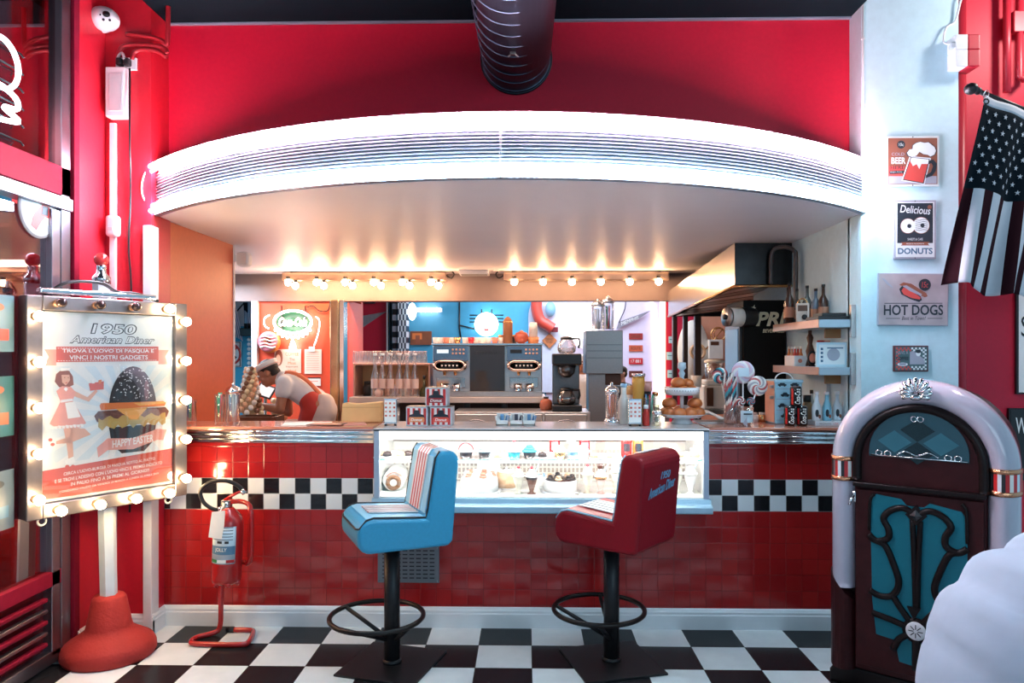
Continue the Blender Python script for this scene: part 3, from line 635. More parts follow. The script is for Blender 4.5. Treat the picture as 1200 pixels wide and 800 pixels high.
# the poster itself
PW0, PW1, PZ0, PZ1 = -hw+fw+.004, hw-fw-.004, SZ0+fw+.004, SZ1-fw-.004
pst = MB().span((PW0, -.022, PZ0), (PW1, -.018, PZ1), mat('poster paper', (.80, .80, .78), .5)).build('poster', ms)
pw, ph_ = PW1-PW0, PZ1-PZ0
def pp(a, b): return (PW0+a*pw, PZ0+(1-b)*ph_)     # a right, b down, 0..1
A_ = {}
def art(nm): A_.setdefault(nm, MB()); return A_[nm]
def sh(pts, m, l, nm='illustration'): art(nm).ext([pp(*p) for p in pts], -.0222-.0006*l, -.0219, m, 'y')
PRED = mat('poster red ink', (.62, .11, .07), .5); PPINK = mat('poster pink ink', (.78, .36, .30), .5); PBLU = mat('poster pale blue ink', (.66, .74, .77), .5); PBLK = mat('poster black ink', (.035, .028, .03), .5)
PSKIN = mat('poster skin ink', (.75, .42, .30), .5); PBRN = mat('poster brown ink', (.30, .09, .05), .5); PORG = mat('poster orange ink', (.72, .20, .05), .5); PYEL = mat('poster cheese ink', (.80, .42, .12), .5); PLET = mat('poster lettuce ink', (.50, .34, .10), .5); PWH = mat('poster white ink', (.88, .87, .84), .5); PMEAT = mat('poster meat ink', (.16, .06, .045), .6, var=.7, scale=60)
cx, cy = .62, .56
for i in range(22):
    a0 = 2*PI*i/22; a1 = a0+PI/22
    def rc(a):
        dx, dy = math.cos(a), math.sin(a)*.72; k = min((.97-cx if dx > 0 else cx-.03)/max(1e-6, abs(dx)), (.80-cy if dy > 0 else cy-.29)/max(1e-6, abs(dy)), 9); return (cx+dx*k, cy+dy*k)
    sh([(cx, cy), rc(a0), rc(a1)], PBLU, .5, 'sunburst')
def tx(body, a, b, w, h, m, l, bold=0, shear=0, slant=0, nm='lettering'):
    p = pp(a, b); art(nm).text(body, p[0], p[1], w*pw, h*ph_, -.0222-.0006*l, m, bold=bold, shear=shear, slant=slant)
tx('1950', .52, .085, .36, .062, PBLK, 1, .05, .15); tx('1950', .52, .085, .338, .05, PWH, 2, .004, .15)
tx('American Diner', .52, .145, .66, .046, PBLK, 1, .05, .32); tx('American Diner', .52, .145, .645, .036, PWH, 2, .003, .32)
sh([(.10, .185), (.88, .18), (.88, .265), (.10, .268)], PRED, 2, 'banner'); sh([(.02, .20), (.10, .20), (.10, .285), (.02, .285), (.05, .24)], PPINK, 1, 'banner'); sh([(.88, .20), (.97, .20), (.94, .24), (.97, .285), (.88, .285)], PPINK, 1, 'banner')
for b in (.192, .259):
    for i in range(40): sh([(.11+i*.019, b), (.12+i*.019, b), (.12+i*.019, b+.003), (.11+i*.019, b+.003)], PWH, 3, 'banner')
tx("TROVA L'UOVO DI PASQUA E", .49, .208, .70, .024, PWH, 3, .02); tx('VINCI I NOSTRI GADGETS', .49, .243, .60, .024, PWH, 3, .02)
# egg burger
ecx = .67
_sh, _tx = sh, tx
def sh(pts, m, l, nm='illustration'): _sh([(p[0], p[1]+.035) for p in pts], m, l, nm)
def tx(body, a, b, *r, **k): _tx(body, a, b+.035, *r, **k)
dome = [(ecx+.19*math.cos(math.radians(a))*(1-.12*math.sin(math.radians(a))), .475-.215*math.sin(math.radians(a))**.95 if a not in (0, 180) else .475) for a in range(0, 181, 9)]
sh(dome, PBLK, 2); sh([(ecx+.11+.02*math.cos(math.radians(a)), .40-.06*math.sin(math.radians(a))) for a in range(0, 360, 30)], mat('poster dome highlight', (.20, .09, .10), .5), 2.4)
r2 = random.Random(3)
for i in range(110):
    a = r2.uniform(-.2, .2); h = r2.uniform(.02, .19); lim = .19*math.sqrt(max(0, 1-(h/.215)**2))*.88
    if abs(a) > lim: continue
    an = r2.uniform(0, PI); dx, dy = .009*math.cos(an), .0055*math.sin(an); ex, ey = -.0035*math.sin(an), .0028*math.cos(an); x_, y_ = ecx+a, .465-h
    sh([(x_-dx, y_-dy), (x_+ex, y_+ey), (x_+dx, y_+dy), (x_-ex, y_-ey)], PWH, 3, 'sesame_seeds')
bot = [(ecx-.19, .60), (ecx+.19, .60), (ecx+.165, .70), (ecx+.09, .752), (ecx-.09, .752), (ecx-.165, .70)]
sh(bot, PBLK, 2)
sh([(ecx-.26, .475), (ecx-.25, .462), (ecx+.25, .468), (ecx+.275, .48), (ecx+.26, .497), (ecx-.25, .50)], PORG, 4); sh([(ecx-.0, .47), (ecx+.25, .47), (ecx+.27, .482), (ecx+.05, .488)], PYEL, 4.5)
wav = [(ecx-.27+i*.54/18, .545+.012*math.sin(i*1.7)) for i in range(19)]+[(ecx+.27-i*.54/18, .60+.014*math.sin(i*2.3)) for i in range(19)]
sh([(ecx-.30, .53), (ecx-.27, .505), (ecx+.27, .505), (ecx+.30, .53), (ecx+.28, .565), (ecx-.28, .565)], PMEAT, 3); sh([(p[0]*1.0, p[1]) for p in wav], PLET, 3.5)
sh([(ecx-.14, .497), (ecx+.12, .50), (ecx+.03, .565), (ecx-.02, .56)], PYEL, 4)
sh([(ecx-.28, .705), (ecx-.20, .66), (ecx, .672), (ecx+.20, .63), (ecx+.28, .64), (ecx+.25, .70), (ecx+.20, .695), (ecx, .735), (ecx-.20, .725), (ecx-.27, .76)], PPINK, 5); tx('HAPPY EASTER', ecx, .688, .33, .042, PWH, 6, .02, 0, .06)
sh, tx = _sh, _tx
# roller skating waitress
sh([(.09, .37), (.10, .33), (.14, .305), (.19, .315), (.215, .345), (.22, .39), (.19, .40), (.12, .40)], PBRN, 3); sh([(.135, .335), (.19, .335), (.195, .365), (.165, .392), (.14, .375)], PSKIN, 4); sh([(.13, .315), (.19, .312), (.20, .298), (.13, .30)], PWH, 4)
sh([(.10, .42), (.14, .395), (.20, .40), (.235, .43), (.215, .47), (.13, .475)], PPINK, 3.5); sh([(.22, .42), (.32, .46), (.38, .42), (.395, .43), (.33, .485), (.22, .45)], PSKIN, 3)
sh([(.33, .385), (.44, .375), (.44, .42), (.34, .425)], PRED, 4); sh([(.13, .475), (.21, .47), (.31, .60), (.26, .625), (.10, .615), (.055, .59)], PPINK, 3); sh([(.16, .485), (.225, .48), (.27, .565), (.18, .57)], PWH, 4)
sh([(.20, .62), (.30, .63), (.345, .665), (.20, .70), (.10, .70), (.10, .685), (.20, .665)], PSKIN, 2.5); sh([(.15, .62), (.22, .62), (.215, .70), (.22, .79), (.185, .79), (.17, .70)], PSKIN, 2.5)
sh([(.16, .79), (.22, .775), (.235, .81), (.17, .815)], PWH, 3.5)
sh([(.150, .350), (.160, .346), (.160, .353)], PBRN, 5); sh([(.175, .350), (.186, .348), (.184, .354)], PBRN, 5); sh([(.160, .376), (.178, .374), (.168, .382)], PRED, 5); sh([(.12, .34), (.135, .32), (.19, .318), (.20, .335), (.15, .33)], PBRN, 4.6)
sh([(.15, .41), (.165, .40), (.18, .41), (.168, .425)], PWH, 4); sh([(.13, .468), (.212, .463), (.214, .476), (.13, .482)], PWH, 4); sh([(.35, .365), (.37, .362), (.372, .385), (.352, .386)], PWH, 4.2); sh([(.40, .37), (.425, .366), (.42, .388), (.402, .388)], PORG, 4.2)
for i in range(9): sh([(.06+.026*i, .602+.003*(i % 2)), (.086+.026*i, .606), (.08+.026*i, .622), (.062+.026*i, .618)], PWH, 3.3)
for q in ((.175, .825), (.215, .828), (.075, .70), (.06, .675)): sh([(q[0]+.014*math.cos(a*PI/5), q[1]+.009*math.sin(a*PI/5)) for a in range(10)], PRED, 3.6)
sh([(0.0, .835), (1, .79), (1, .985), (0, .985)], PRED, 1.5, 'banner')
for (b, w, h, s_) in ((.852, .70, .020, "CERCA L'UOVO-BURGER DI PASQUA SOTTO AL PIATTO"), (.882, .82, .019, "E SE TROVI L'ADESIVO CON L'UOVO VINCI IL PREMIO INDICATO"), (.912, .60, .019, 'IN PALIO FINO A 26 PREMI AL GIORNO!!'), (.942, .76, .011, 'CONCORSO VALIDO DA VENERDI 29 MARZO A LUNEDI 22 APRILE 2019')): tx(s_, .50, b, w, h, PWH, 3, .012, 0, .05)
for nm, mb in A_.items(): mb.build(nm, pst)
MB().span((PW0, -.0305, PZ0), (PW1, -.0285, PZ1), GLASS).build('cover_sheet', ms)
# pole, base, finial, cable (pole stands just behind the frame)
pofs = back @ (Vector((X(128, 4.06), 4.06, 0))-ms.location); tl = back @ (Vector((X(118.5, 4.06), 4.06, 0))-ms.location)
mb = MB(); mb.tube([pofs+Vector((0, 0, .24)), Vector((tl.x, tl.y, 2.10))], .045, mat('white hexagonal pole', (.68, .76, .80), .35), 6, smooth=False); mb.build('pole', ms)
BASE = mat('red rubber base', (.40, .022, .016), .75, bump=.3, scale=60)
mb = MB(); mb.lathe([(.0, 0), (.235, 0), (.245, .02), (.242, .055), (.225, .085), (.16, .125), (.125, .15), (.118, .17), (.088, .325), (.078, .34), (.045, .342)], BASE, (pofs.x, pofs.y, 0), 40); mb.build('base', ms)
fz = 2.10
mb = MB(); mb.lathe([(.05, 0), (.05, .035), (.028, .06), (.026, .09), (.03, .10)], CHROME, (tl.x, tl.y, fz), 20); mb.build('pole_cap', ms)
MB().sph((tl.x, tl.y, fz+.135), .04, mat('red glass ball', (.55, .03, .03), .12, coat=.8), 20).build('finial', ms)
MB().box((-.05, -.0, SZ1+.028), (.62, .05, .03), CHROME, .008).build('top_bracket', ms)
MB().tube(crv([(-.33, 0, SZ1+.005), (-.22, -.01, SZ1+.08), (-.05, 0, SZ1+.09), (.05, .02, SZ1+.05), (.15, 0, SZ1+.045), (.28, .0, SZ1+.01)]), .009, BLACK, 8).build('cable', ms)
# ================================================================ fire extinguisher on its stand
ey = 4.28; ex = X(265, ey)
EXR = mat('extinguisher red', (.45, .012, .012), .25, coat=.5)
st = T('extinguisher_stand', 'red tube floor stand bent to a square loop holding the fire extinguisher', 'stand', (ex, ey, 0))
zpx = lambda py: Z(py, ey)
xl = lambda px, y=ey: X(px, y)-ex
mb = MB(); mb.tube(crv([(xl(258, 4.40), .10, .62), (xl(253), .09, .5), (xl(251.5), .09, .2), (xl(251), .085, .06), (xl(246), .07, .02), (xl(228, 4.25), -.0, .0165), (xl(223, 4.2), -.07, .0165), (xl(232, 4.17), -.1, .0165), (xl(278, 4.17), -.105, .0165), (xl(290, 4.2), -.07, .0165), (xl(298, 4.37), .07, .0165), (xl(294, 4.4), .115, .0165), (xl(275, 4.42), .12, .0165)], 5), .0155, EXR, 10); mb.build('floor_loop', st)
mb = MB(); mb.tube([(xl(276, 4.42), .12, .0165), (xl(267, 4.42), .12, .0165)], .018, BLACK, 10); mb.build('rubber_cap', st)
mb = MB(); mb.tube(crv([(xl(258, 4.40), .10, .62), (xl(259), .10, zpx(598)), (xl(270), .085, zpx(592)), (xl(287), .03, zpx(592)), (xl(294), .0, zpx(600)), (xl(295), .0, zpx(630)), (xl(294), .0, zpx(655)), (xl(288), .02, zpx(663)), (xl(281), .07, zpx(664))], 5), .0145, EXR, 10); mb.build('carry_loop', st)
fx = T('fire_extinguisher', 'red fire extinguisher with black hose and white tag hanging on its floor stand', 'fire extinguisher', (ex, ey, 0))
z0, z1 = zpx(684), zpx(601); rr = .086; lean = Matrix.Translation((0, 0, z0)) @ Matrix.Rotation(math.radians(2.5), 4, 'Y')
hh = z1-z0
mb = MB(); mb.lathe([(.0, .0), (rr-.02, .0), (rr-.004, .012), (rr, .035), (rr, hh-.06), (rr-.015, hh-.02), (rr-.045, hh+.01), (.03, hh+.022), (.022, hh+.03)], EXR, (0, 0, 0), 28, lean)
for i in range(6): mb.sph((rr*.8*math.cos(i*PI/3), rr*.8*math.sin(i*PI/3), .004), .018, EXR, 8, lean)
mb.build('cylinder', fx)
LBL = mat('pale blue label', (.55, .68, .76), .4)
def wrap(mb, a0, a1, za, zb, m, r, n_=12):
    vs = [(r*math.sin(math.radians(a0+(a1-a0)*i/n_)), -r*math.cos(math.radians(a0+(a1-a0)*i/n_)), z) for z in (za, zb) for i in range(n_+1)]
    mb.add(vs, [[i, i+1, n_+1+i+1, n_+1+i] for i in range(n_)], m, True, lean)
mb = MB(); wrap(mb, -52, 52, .13, hh-.07, LBL, rr+.001); lb = mb.build('label', fx, solid=.001)
mb = MB(); wrap(mb, -50, 50, .185, .235, mat('label blue band', (.10, .22, .34), .4), rr+.0018); wrap(mb, -50, -18, .137, .155, mat('flag green', (.02, .2, .06), .4), rr+.0018, 4); wrap(mb, -17, 17, .137, .155, PAPER, rr+.0018, 4); wrap(mb, 18, 50, .137, .155, mat('flag red', (.5, .02, .02), .4), rr+.0018, 4)
for i in range(5): wrap(mb, -44+6*(i % 2), 40, .27+i*.018, .275+i*.018, mat('label print', (.12, .15, .2), .5), rr+.0018)
wrap(mb, -20, 0, .25, .265, BLACK, rr+.0018, 3); wrap(mb, 10, 25, .25, .265, BLACK, rr+.0018, 3); mb.build('label_print', lb)
mb = MB(); t0 = len(mb.v); mb.text('JOLLY', 0, .212, .07, .028, 0, PWH, bold=.02)
for i in range(len(mb.v)):
    v = mb.v[i]; a = (v.x-.006)/rr; mb.v[i] = lean @ Vector(((rr+.0028)*math.sin(a), -(rr+.0028)*math.cos(a), v.z))
mb.build('lettering', lb)
mb = MB(); zt = z1+.02; mb.cyl((0, 0, zt-.02), .024, .06, STEEL, 14); mb.box((.0, 0, zt+.035), (.05, .03, .03), STEEL, .004); mb.build('valve', fx)
mb = MB(); mb.tube([(-.01, 0, zt+.05), (.05, 0, zt+.085), (.115, -.01, zt+.115)], [.01, .009, .006], EXR, 8); mb.tube([(-.01, 0, zt+.04), (.04, 0, zt+.05), (.085, -.01, zt+.045)], [.009, .008, .005], EXR, 8); mb.build('lever', fx)
mb = MB(); hp = crv([(xl(262), 0, zpx(596)), (xl(253), -.01, zpx(598)), (xl(240), -.01, zpx(590)), (xl(236), -.01, zpx(576)), (xl(247), -.01, zpx(566)), (xl(266), -.01, zpx(564)), (xl(280), -.01, zpx(570)), (xl(287), -.01, zpx(578))], 6); mb.tube(hp, .012, BLACK, 10); mb.build('hose', fx)
mb = MB(); mb.tube([hp[-4], hp[-1]+Vector((.004, 0, -.006))], .0155, CHROME, 10); mb.tube([hp[0], hp[4]], .0145, CHROME, 10); mb.build('hose_ferrule', fx)
mb = MB(); mb.ext([(xl(257), zpx(597)), (xl(272), zpx(595)), (xl(271), zpx(612)), (xl(268), zpx(628)), (xl(253), zpx(626))], -rr-.016, -rr-.014, PAPER, 'y'); mb.tube([(xl(264), -.02, zt+.02), (xl(264), -rr-.015, zpx(599))], .002, PAPER, 5); mb.build('paper_tag', fx)
# ================================================================ signs on the white column
YS = 4.418
def board(name, label, px0, py0, px1, py1, face, frame, tilt=0, fr=.012, cat='sign', y=YS, th=.014):
    cx, cz = (px0+px1)/2, (py0+py1)/2
    t = T(name, label, cat, (X(cx, y), y, Z(cz, y))); w = X(px1, y)-X(px0, y); h = Z(py0, y)-Z(py1, y)
    R_ = Matrix.Rotation(tilt, 4, 'Y')
    MB().box((0, -th/2, 0), (w, th, h), frame, .002, R_).build('backing_board', t)
    if fr: MB().box((0, -th-.0008, 0), (w-2*fr, .0016, h-2*fr), face, 0, R_).build('printed_face', t)
    return t, w, h, (lambda a, b: ((a-.5)*w, (.5-b)*h)), -th-.0017
INKD = mat('dark navy ink', (.012, .022, .035), .5); INKW = mat('white sign ink', (.72, .78, .80), .5); INKR = mat('red sign ink', (.62, .07, .06), .5); INKO = mat('brown orange sign ink', (.26, .085, .05), .5); INKB = mat('blue sign ink', (.05, .14, .24), .5); INKG = mat('grey sign ink', (.34, .36, .44), .5)
def poly(mb, f, y, pts, m, l=0): mb.ext([f(*p) for p in pts], y-.0006*l-.0005, y+.0005, m, 'y')
def txt(mb, f, y, s, a, b, w, h, W, H, m, l=1, **k): p = f(a, b); mb.text(s, p[0], p[1], w*W, h*H, y-.0006*l-.0008, m, **k)
def nail(t, w, h):
    for sz in (-1, 1): MB().sph((0, -.016, sz*(h/2-.006)), .004, STEELD, 8).build('nail', t)
# cold beer
t, w, h, f, y = board('beer_sign', 'square brown beer sign with a foaming mug, highest on the white column', 1037, 163, 1099, 221, INKO, INKW)
a = MB(); poly(a, f, y, R4(.05, .80, .95, .95), INKG); poly(a, f, y, [(.05, .60), (.35, .60), (.30, .80), (.05, .80)], INKR)
poly(a, f, y, arc(.28, .17, .075, .08, 0, 360, 20), INKD, 1); txt(a, f, y, '10c', .28, .17, .09, .06, w, h, INKW, 2)
body = [(.47, .43), (.80, .47), (.69, .93), (.33, .86)]
poly(a, f, y, [(.44, .40), (.84, .44), (.72, .97), (.29, .89)], INKW, 1); poly(a, f, y, [(.46, .42), (.82, .46), (.705, .95), (.31, .875)], INKD, 1.5); poly(a, f, y, body, INKR, 2); poly(a, f, y, [(.47, .43), (.80, .47), (.785, .56), (.66, .56), (.62, .66), (.57, .56), (.50, .60), (.45, .5)], INKW, 2.5)
foam = arc(.48, .33, .10, .085, 60, 270, 10)+arc(.66, .42, .1, .05, 250, 290, 2)+arc(.88, .30, .09, .09, 300, 450, 10)+arc(.78, .2, .10, .10, 10, 150, 8)+arc(.60, .20, .12, .11, 30, 190, 8)
fo = [(.40, .40), (.37, .34), (.42, .27), (.48, .26), (.49, .18), (.56, .13), (.64, .11), (.72, .13), (.80, .12), (.86, .17), (.92, .22), (.95, .30), (.92, .38), (.84, .42), (.78, .38), (.70, .37), (.62, .32), (.56, .40), (.47, .43)]
poly(a, f, y, fo, INKD, 2.6); poly(a, f, y, [(.5*.06+p[0]*.94+.01, .28*.06+p[1]*.94) for p in fo], INKW, 3)
hp = [(.79, .50), (.88, .47), (.95, .55), (.93, .70), (.86, .80), (.74, .84), (.75, .78), (.84, .72), (.88, .60), (.85, .54), (.78, .57)]; poly(a, f, y, hp, INKD, 2); a.build('mug_picture', t)
a = MB(); txt(a, f, y, 'COLD', .22, .36, .24, .06, w, h, INKG); txt(a, f, y, 'BEER', .23, .49, .27, .13, w, h, INKW, bold=.03); txt(a, f, y, 'HERE', .21, .625, .26, .07, w, h, INKD); poly(a, f, y, [(.06, .695), (.34, .685), (.32, .745), (.06, .755)], INKD, .5); txt(a, f, y, 'ENJOY MORE', .19, .72, .22, .03, w, h, INKW); a.build('lettering', t); nail(t, w, h)
# delicious donuts
t, w, h, f, y = board('donut_sign', 'upright navy donuts sign between the beer sign and the hot dogs sign', 1046, 237, 1095.5, 305, INKW, INKG)
a = MB(); poly(a, f, y, R4(.08, .05, .92, .73), INKD)
for cx, cz, m, rr in ((.33, .44, INKW, .17), (.64, .43, INKW, .19)):
    poly(a, f, y, arc(cx, cz, rr+.012, (rr+.012)*w/h, 0, 360, 28), INKO, 1+cx); poly(a, f, y, arc(cx, cz, rr, rr*w/h, 0, 360, 28), m, 1.5+cx); poly(a, f, y, arc(cx+.03, cz, .05, .05*w/h, 0, 360, 16), INKD, 2+cx)
for k in range(6):
    b = .33+k*.034; poly(a, f, y, [(.50, b), (.60, b+.012), (.70, b-.004), (.79, b+.01), (.79, b+.016), (.70, b+.003), (.60, b+.019), (.50, b+.007)], INKD, 4)
poly(a, f, y, arc(.84, .12, .05, .035, 0, 360, 16), INKO, 1); a.build('donut_picture', t)
a = MB(); txt(a, f, y, 'Delicious', .50, .165, .72, .13, w, h, INKW, shear=.25, bold=.012, slant=-.08); txt(a, f, y, 'SWEETS & CAFE', .5, .665, .36, .04, w, h, INKW); poly(a, f, y, [(.16, .715), (.84, .71), (.80, .745), (.84, .77), (.16, .77), (.20, .745)], INKO, 1); txt(a, f, y, 'FRESH & HANDMADE', .5, .742, .42, .02, w, h, INKW, 2); txt(a, f, y, 'DONUTS', .5, .865, .82, .105, w, h, INKB, bold=.03); a.build('lettering', t); nail(t, w, h)
# hot dogs (bent tin)
t, w, h, f, y = board('hot_dog_sign', 'wide crumpled tin hot dogs sign with a sausage in a bun', 1027.5, 321.5, 1110, 382, mat('worn tin print', (.42, .36, .38), .45, .2, var=.35, scale=9), INKG, .012, .006)
a = MB(); poly(a, f, y, [(.05, .09), (.10, .11), (.20, .25), (.21, .29), (.12, .20)], INKG, 1)
sa = [(.30, .28), (.34, .22), (.45, .28), (.60, .42), (.62, .49), (.58, .53), (.45, .47), (.33, .38)]
poly(a, f, y, [(p[0]+.0, p[1]+.02) for p in sa], INKD, 1); poly(a, f, y, [(.33, .33), (.36, .27), (.46, .33), (.60, .46), (.59, .50), (.47, .47), (.36, .40)], INKR, 2); poly(a, f, y, [(.30, .22), (.36, .17), (.47, .20), (.68, .38), (.70, .44), (.66, .46), (.48, .32)], INKO, 2); poly(a, f, y, [(.34, .24), (.40, .23), (.62, .40), (.60, .43), (.45, .34)], INKG, 3); poly(a, f, y, arc(.66, .22, .085, .115, 0, 360, 22), INKD, 2.5); a.build('hot_dog_picture', t)
a = MB(); txt(a, f, y, '15c', .66, .22, .09, .11, w, h, INKR, 4, shear=.2); txt(a, f, y, 'HOT DOGS', .5, .70, .84, .20, w, h, INKD, bold=.02); poly(a, f, y, R4(.09, .565, .91, .578), INKD); poly(a, f, y, R4(.11, .855, .31, .866), INKD); poly(a, f, y, R4(.70, .855, .91, .866), INKD); txt(a, f, y, 'Best in Town!', .505, .855, .34, .07, w, h, INKD, shear=.3); a.build('lettering', t)
for sx in (-1, 1): MB().sph((sx*(w/2-.02), -.008, -h/2+.02), .004, INKR, 8).build('nail', t)
# coffee
t, w, h, f, y = board('coffee_sign', 'small dark framed coffee sign just above the jukebox', 1046, 405, 1086.5, 435, mat('teal coffee print', (.06, .13, .14), .5), mat('dark red frame', (.10, .015, .02), .4), 0, .008)
a = MB()
for i in range(16):
    for j in range(12):
        if (i+j) % 2 == 0 and (j in (0, 1, 10, 11) or i in (0, 1, 14, 15)): poly(a, f, y, R4(.06+.055*i, .07+.072*j, .06+.055*(i+1), .07+.072*(j+1)), INKR if (i < 8) else INKW, 0)
poly(a, f, y, arc(.25, .72, .15, .07, 0, 360, 18), INKW, 1); poly(a, f, y, [(.14, .66), (.36, .66), (.33, .76), (.17, .76)], INKG, 2); poly(a, f, y, [(.46, .25), (.55, .2), (.85, .5), (.9, .72), (.46, .72)], INKG, 1); poly(a, f, y, arc(.70, .30, .07, .11, 0, 360, 16), INKW, 2); poly(a, f, y, arc(.70, .22, .075, .07, 0, 360, 14), INKD, 3); a.build('picture', t)
a = MB(); txt(a, f, y, 'HAVE A', .24, .27, .34, .13, w, h, INKG); txt(a, f, y, 'COFFEE', .24, .49, .36, .13, w, h, INKD, bold=.02); a.build('lettering', t)
# ================================================================ right: pipes, junction box, flag, street sign
RPIPE = mat('red painted pipe', (.50, .02, .04), .4)
tag(MB().tube([(X(1126, 4.56), 4.56, 0), (X(1126, 4.56), 4.56, 4.0)], .030, RPIPE, 12).build('drain_pipe'), 'red painted drain pipe down the edge of the white column', 'pipe')
tag(MB().tube([(X(1180, 4.56), 4.56, 4.0), (X(1180, 4.56), 4.56, Z(112, 4.56))], .022, RPIPE, 12).build('conduit_pipe'), 'red conduit pipe above the flag nearest the white column', 'pipe')
p = [(X(1195, 4.55), 4.55, 4.0), (X(1195, 4.55), 4.55, Z(95, 4.55)), (X(1199, 4.55), 4.55, Z(98, 4.55)), (X(1206, 4.55), 4.55, Z(92, 4.55)), (X(1207, 4.55), 4.55, 4.0)]
tag(MB().tube(p, .02, RPIPE, 10).box((X(1194, 4.55), 4.55, Z(32, 4.55)), (.09, .05, .13), RPIPE, .005).build('conduit_pipe'), 'red conduit with box ending in a U bend at the right edge', 'pipe')
jb = T('junction_box', 'white two-part junction box with a cable at the column edge', 'junction box', (X(1124, 4.42), 4.42, Z(69, 4.42)))
for k, (z, hh) in enumerate(((.045, .09), (-.05, .10))): 
    MB().box((-.035, -.022, z), (.072, .13, hh), SWHITE, .006).build('housing', jb); MB().box((.037, -.022, z), (.070, .13, hh), RPIPE, .006).build('red_cover', jb)
MB().box((-.075, -.06, .03), (.03, .04, .035), mat('pale grey plug', (.5, .55, .6), .3), .008).build('plug', jb)
MB().tube(crv([(-.085, -.06, .04), (-.11, -.03, .07), (-.085, -.015, .16), (-.03, -.012, .20), (-.005, -.02, .31), (.02, -.02, .36)]), .006, SWHITE, 6).build('cable', jb)
# flag on a slanted pole
FY = 3.86
FLB = mat('flag dark blue', (.006, .012, .018), .9, spec=.05); FLD = mat('flag dark red stripe', (.030, .008, .012), .9, spec=.05); FLW = mat('flag white', (.62, .64, .70), .7)
fp = T('flag_pole', 'black flag pole with ball end sticking out over the jukebox', 'flag pole', at(1138, 104, FY))
pe = at(1260, 152, FY+.45)-fp.location; ps = Vector((.02, 0, -.006))
mb = MB(); mb.tube([ps, pe], .0125, BLACKM, 12).lathe([(.018, 0), (.020, .03), (.016, .035)], BLACKM, (0, 0, 0), 14, Matrix.Translation(ps) @ Vector((0, 0, 1)).rotation_difference(pe.normalized()).to_matrix().to_4x4()); mb.build('pole', fp)
MB().sph((0, 0, 0), (.034, .034, .030), BLACKM, 18).build('ball_end', fp)
bkt = at(1262, 153, FY+.47)-fp.location; MB().tube([pe, Vector((pe.x+.02, 4.615-FY, pe.z-.02))], .016, BLACKM, 10).build('wall_arm', fp)
dpole = (pe-ps); U = Vector((dpole.x, 0, 0)).normalized()
fg0 = at(1153, 121, FY); FWd, FH = .78, .95
def flag_pt(u, v):
    # u across the 13 stripes, v down the fly
    q = pe*(0)+Vector((u*FWd, u*FWd*dpole.y/dpole.x, u*FWd*dpole.z/dpole.x*1.0))
    fold = .035*math.sin(u*17+v*2.0)*(.25+v)+.02*math.sin(u*31+1.3)*v
    sl = -.19*v*(1-u*.8)
    return Vector((q.x*(1-.12*v)+sl, q.y+fold, q.z-FH*v*(1-.02*math.sin(u*12))))
NU = 104
def pick(i, j):
    s_ = int(i/NU*13)
    if j < 23 and s_ < 7: return FLB
    return FLD if s_ % 2 == 0 else FLW
fl_ = T('flag', 'American flag in dark faded tones hanging stripes downward from the black pole', 'flag', fg0)
mb = MB(); mb.grid(flag_pt, NU, 50, FLB, True, None, pick); cloth_mb = mb; mb = MB()
mb.grid(lambda u, v: flag_pt(u, -.045*(1-v))+Vector((0, 0, 0)), 40, 3, FLW); mb.build('header_band', fl_, solid=.003)
mb = cloth_mb
for r in range(9):
    for c in range(6 if r % 2 == 0 else 5):
        u = (.55+c*1.08+(.54 if r % 2 else 0))/13*1.05; v = .035+r*.047
        p0 = flag_pt(u, v); du = (flag_pt(u+.004, v)-p0).normalized(); dv = (flag_pt(u, v+.004)-p0).normalized(); nn = du.cross(dv).normalized()
        if nn.y > 0: nn = -nn
        R_ = .0150; vs = []
        for k in range(10):
            a = k*PI/5+PI; rr_ = R_ if k % 2 == 0 else R_*.40
            vs.append(p0+du*(rr_*math.sin(a))-dv*(-rr_*math.cos(a))*1+nn*.0035)
        mb.add(vs, [list(range(10))], FLW)
mb.build('cloth', fl_, solid=.002)
mb = MB(); mb.ring((.012, 0, .01), .013, .004, BLACK, 'y', 16, 6); mb.build('grommet', fl_)
mb = MB(); mb.ring((.012, .0, .045), .022, .0025, STEEL, 'x', 18, 6); mb.build('hook_ring', fl_)
t, w, h, f, y = board('street_sign', 'white street sign with black border under the flag at the right edge', 1189, 337, 1262, 461, PAPER, BLACK, 0, .012, 'sign', 4.615, .02)
a = MB(); txt(a, f, y, 'S', .13, .37, .13, .19, w, h, BLACK, bold=.0); a.build('lettering', t)
t, w, h, f, y = board('black_sign', 'black sign with a white letter below the white street sign', 1180, 477, 1262, 560, BLACK, BLACKM, 0, .01, 'sign', 4.615, .02)
a = MB(); txt(a, f, y, 'W', .17, .24, .16, .22, w, h, PAPER, bold=.01); a.build('lettering', t)
# ================================================================ left wall gadgets on the red pier
YP = 4.358
cm = T('security_camera', 'white dome security camera high on the left red pier', 'security camera', at(131, 28, YP))
MB().lathe([(.0, 0), (.062, .0), (.066, .012), (.060, .03), (.0, .03)], SWHITE, (-.035, 0, .01), 24, Matrix.Rotation(PI/2, 4, 'X')).build('mount', cm)
MB().sph((0, -.075, -.005), (.088, .075, .07), SWHITE, 22, Matrix.Rotation(math.radians(12), 4, 'Y')).build('housing', cm)
MB().lathe([(.02, 0), (.019, .006), (0, .010)], BLACK, (0, 0, 0), 20, Matrix.Translation((.045, -.135, -.005)) @ Matrix.Rotation(math.radians(72), 4, 'X') @ Matrix.Rotation(math.radians(25), 4, 'Y')).build('lens', cm)
for q in ((.015, -.142, -.012), (.03, -.138, -.038), (.06, -.124, -.035)): MB().sph(q, .008, BLACK, 8).build('infrared_eye', cm)
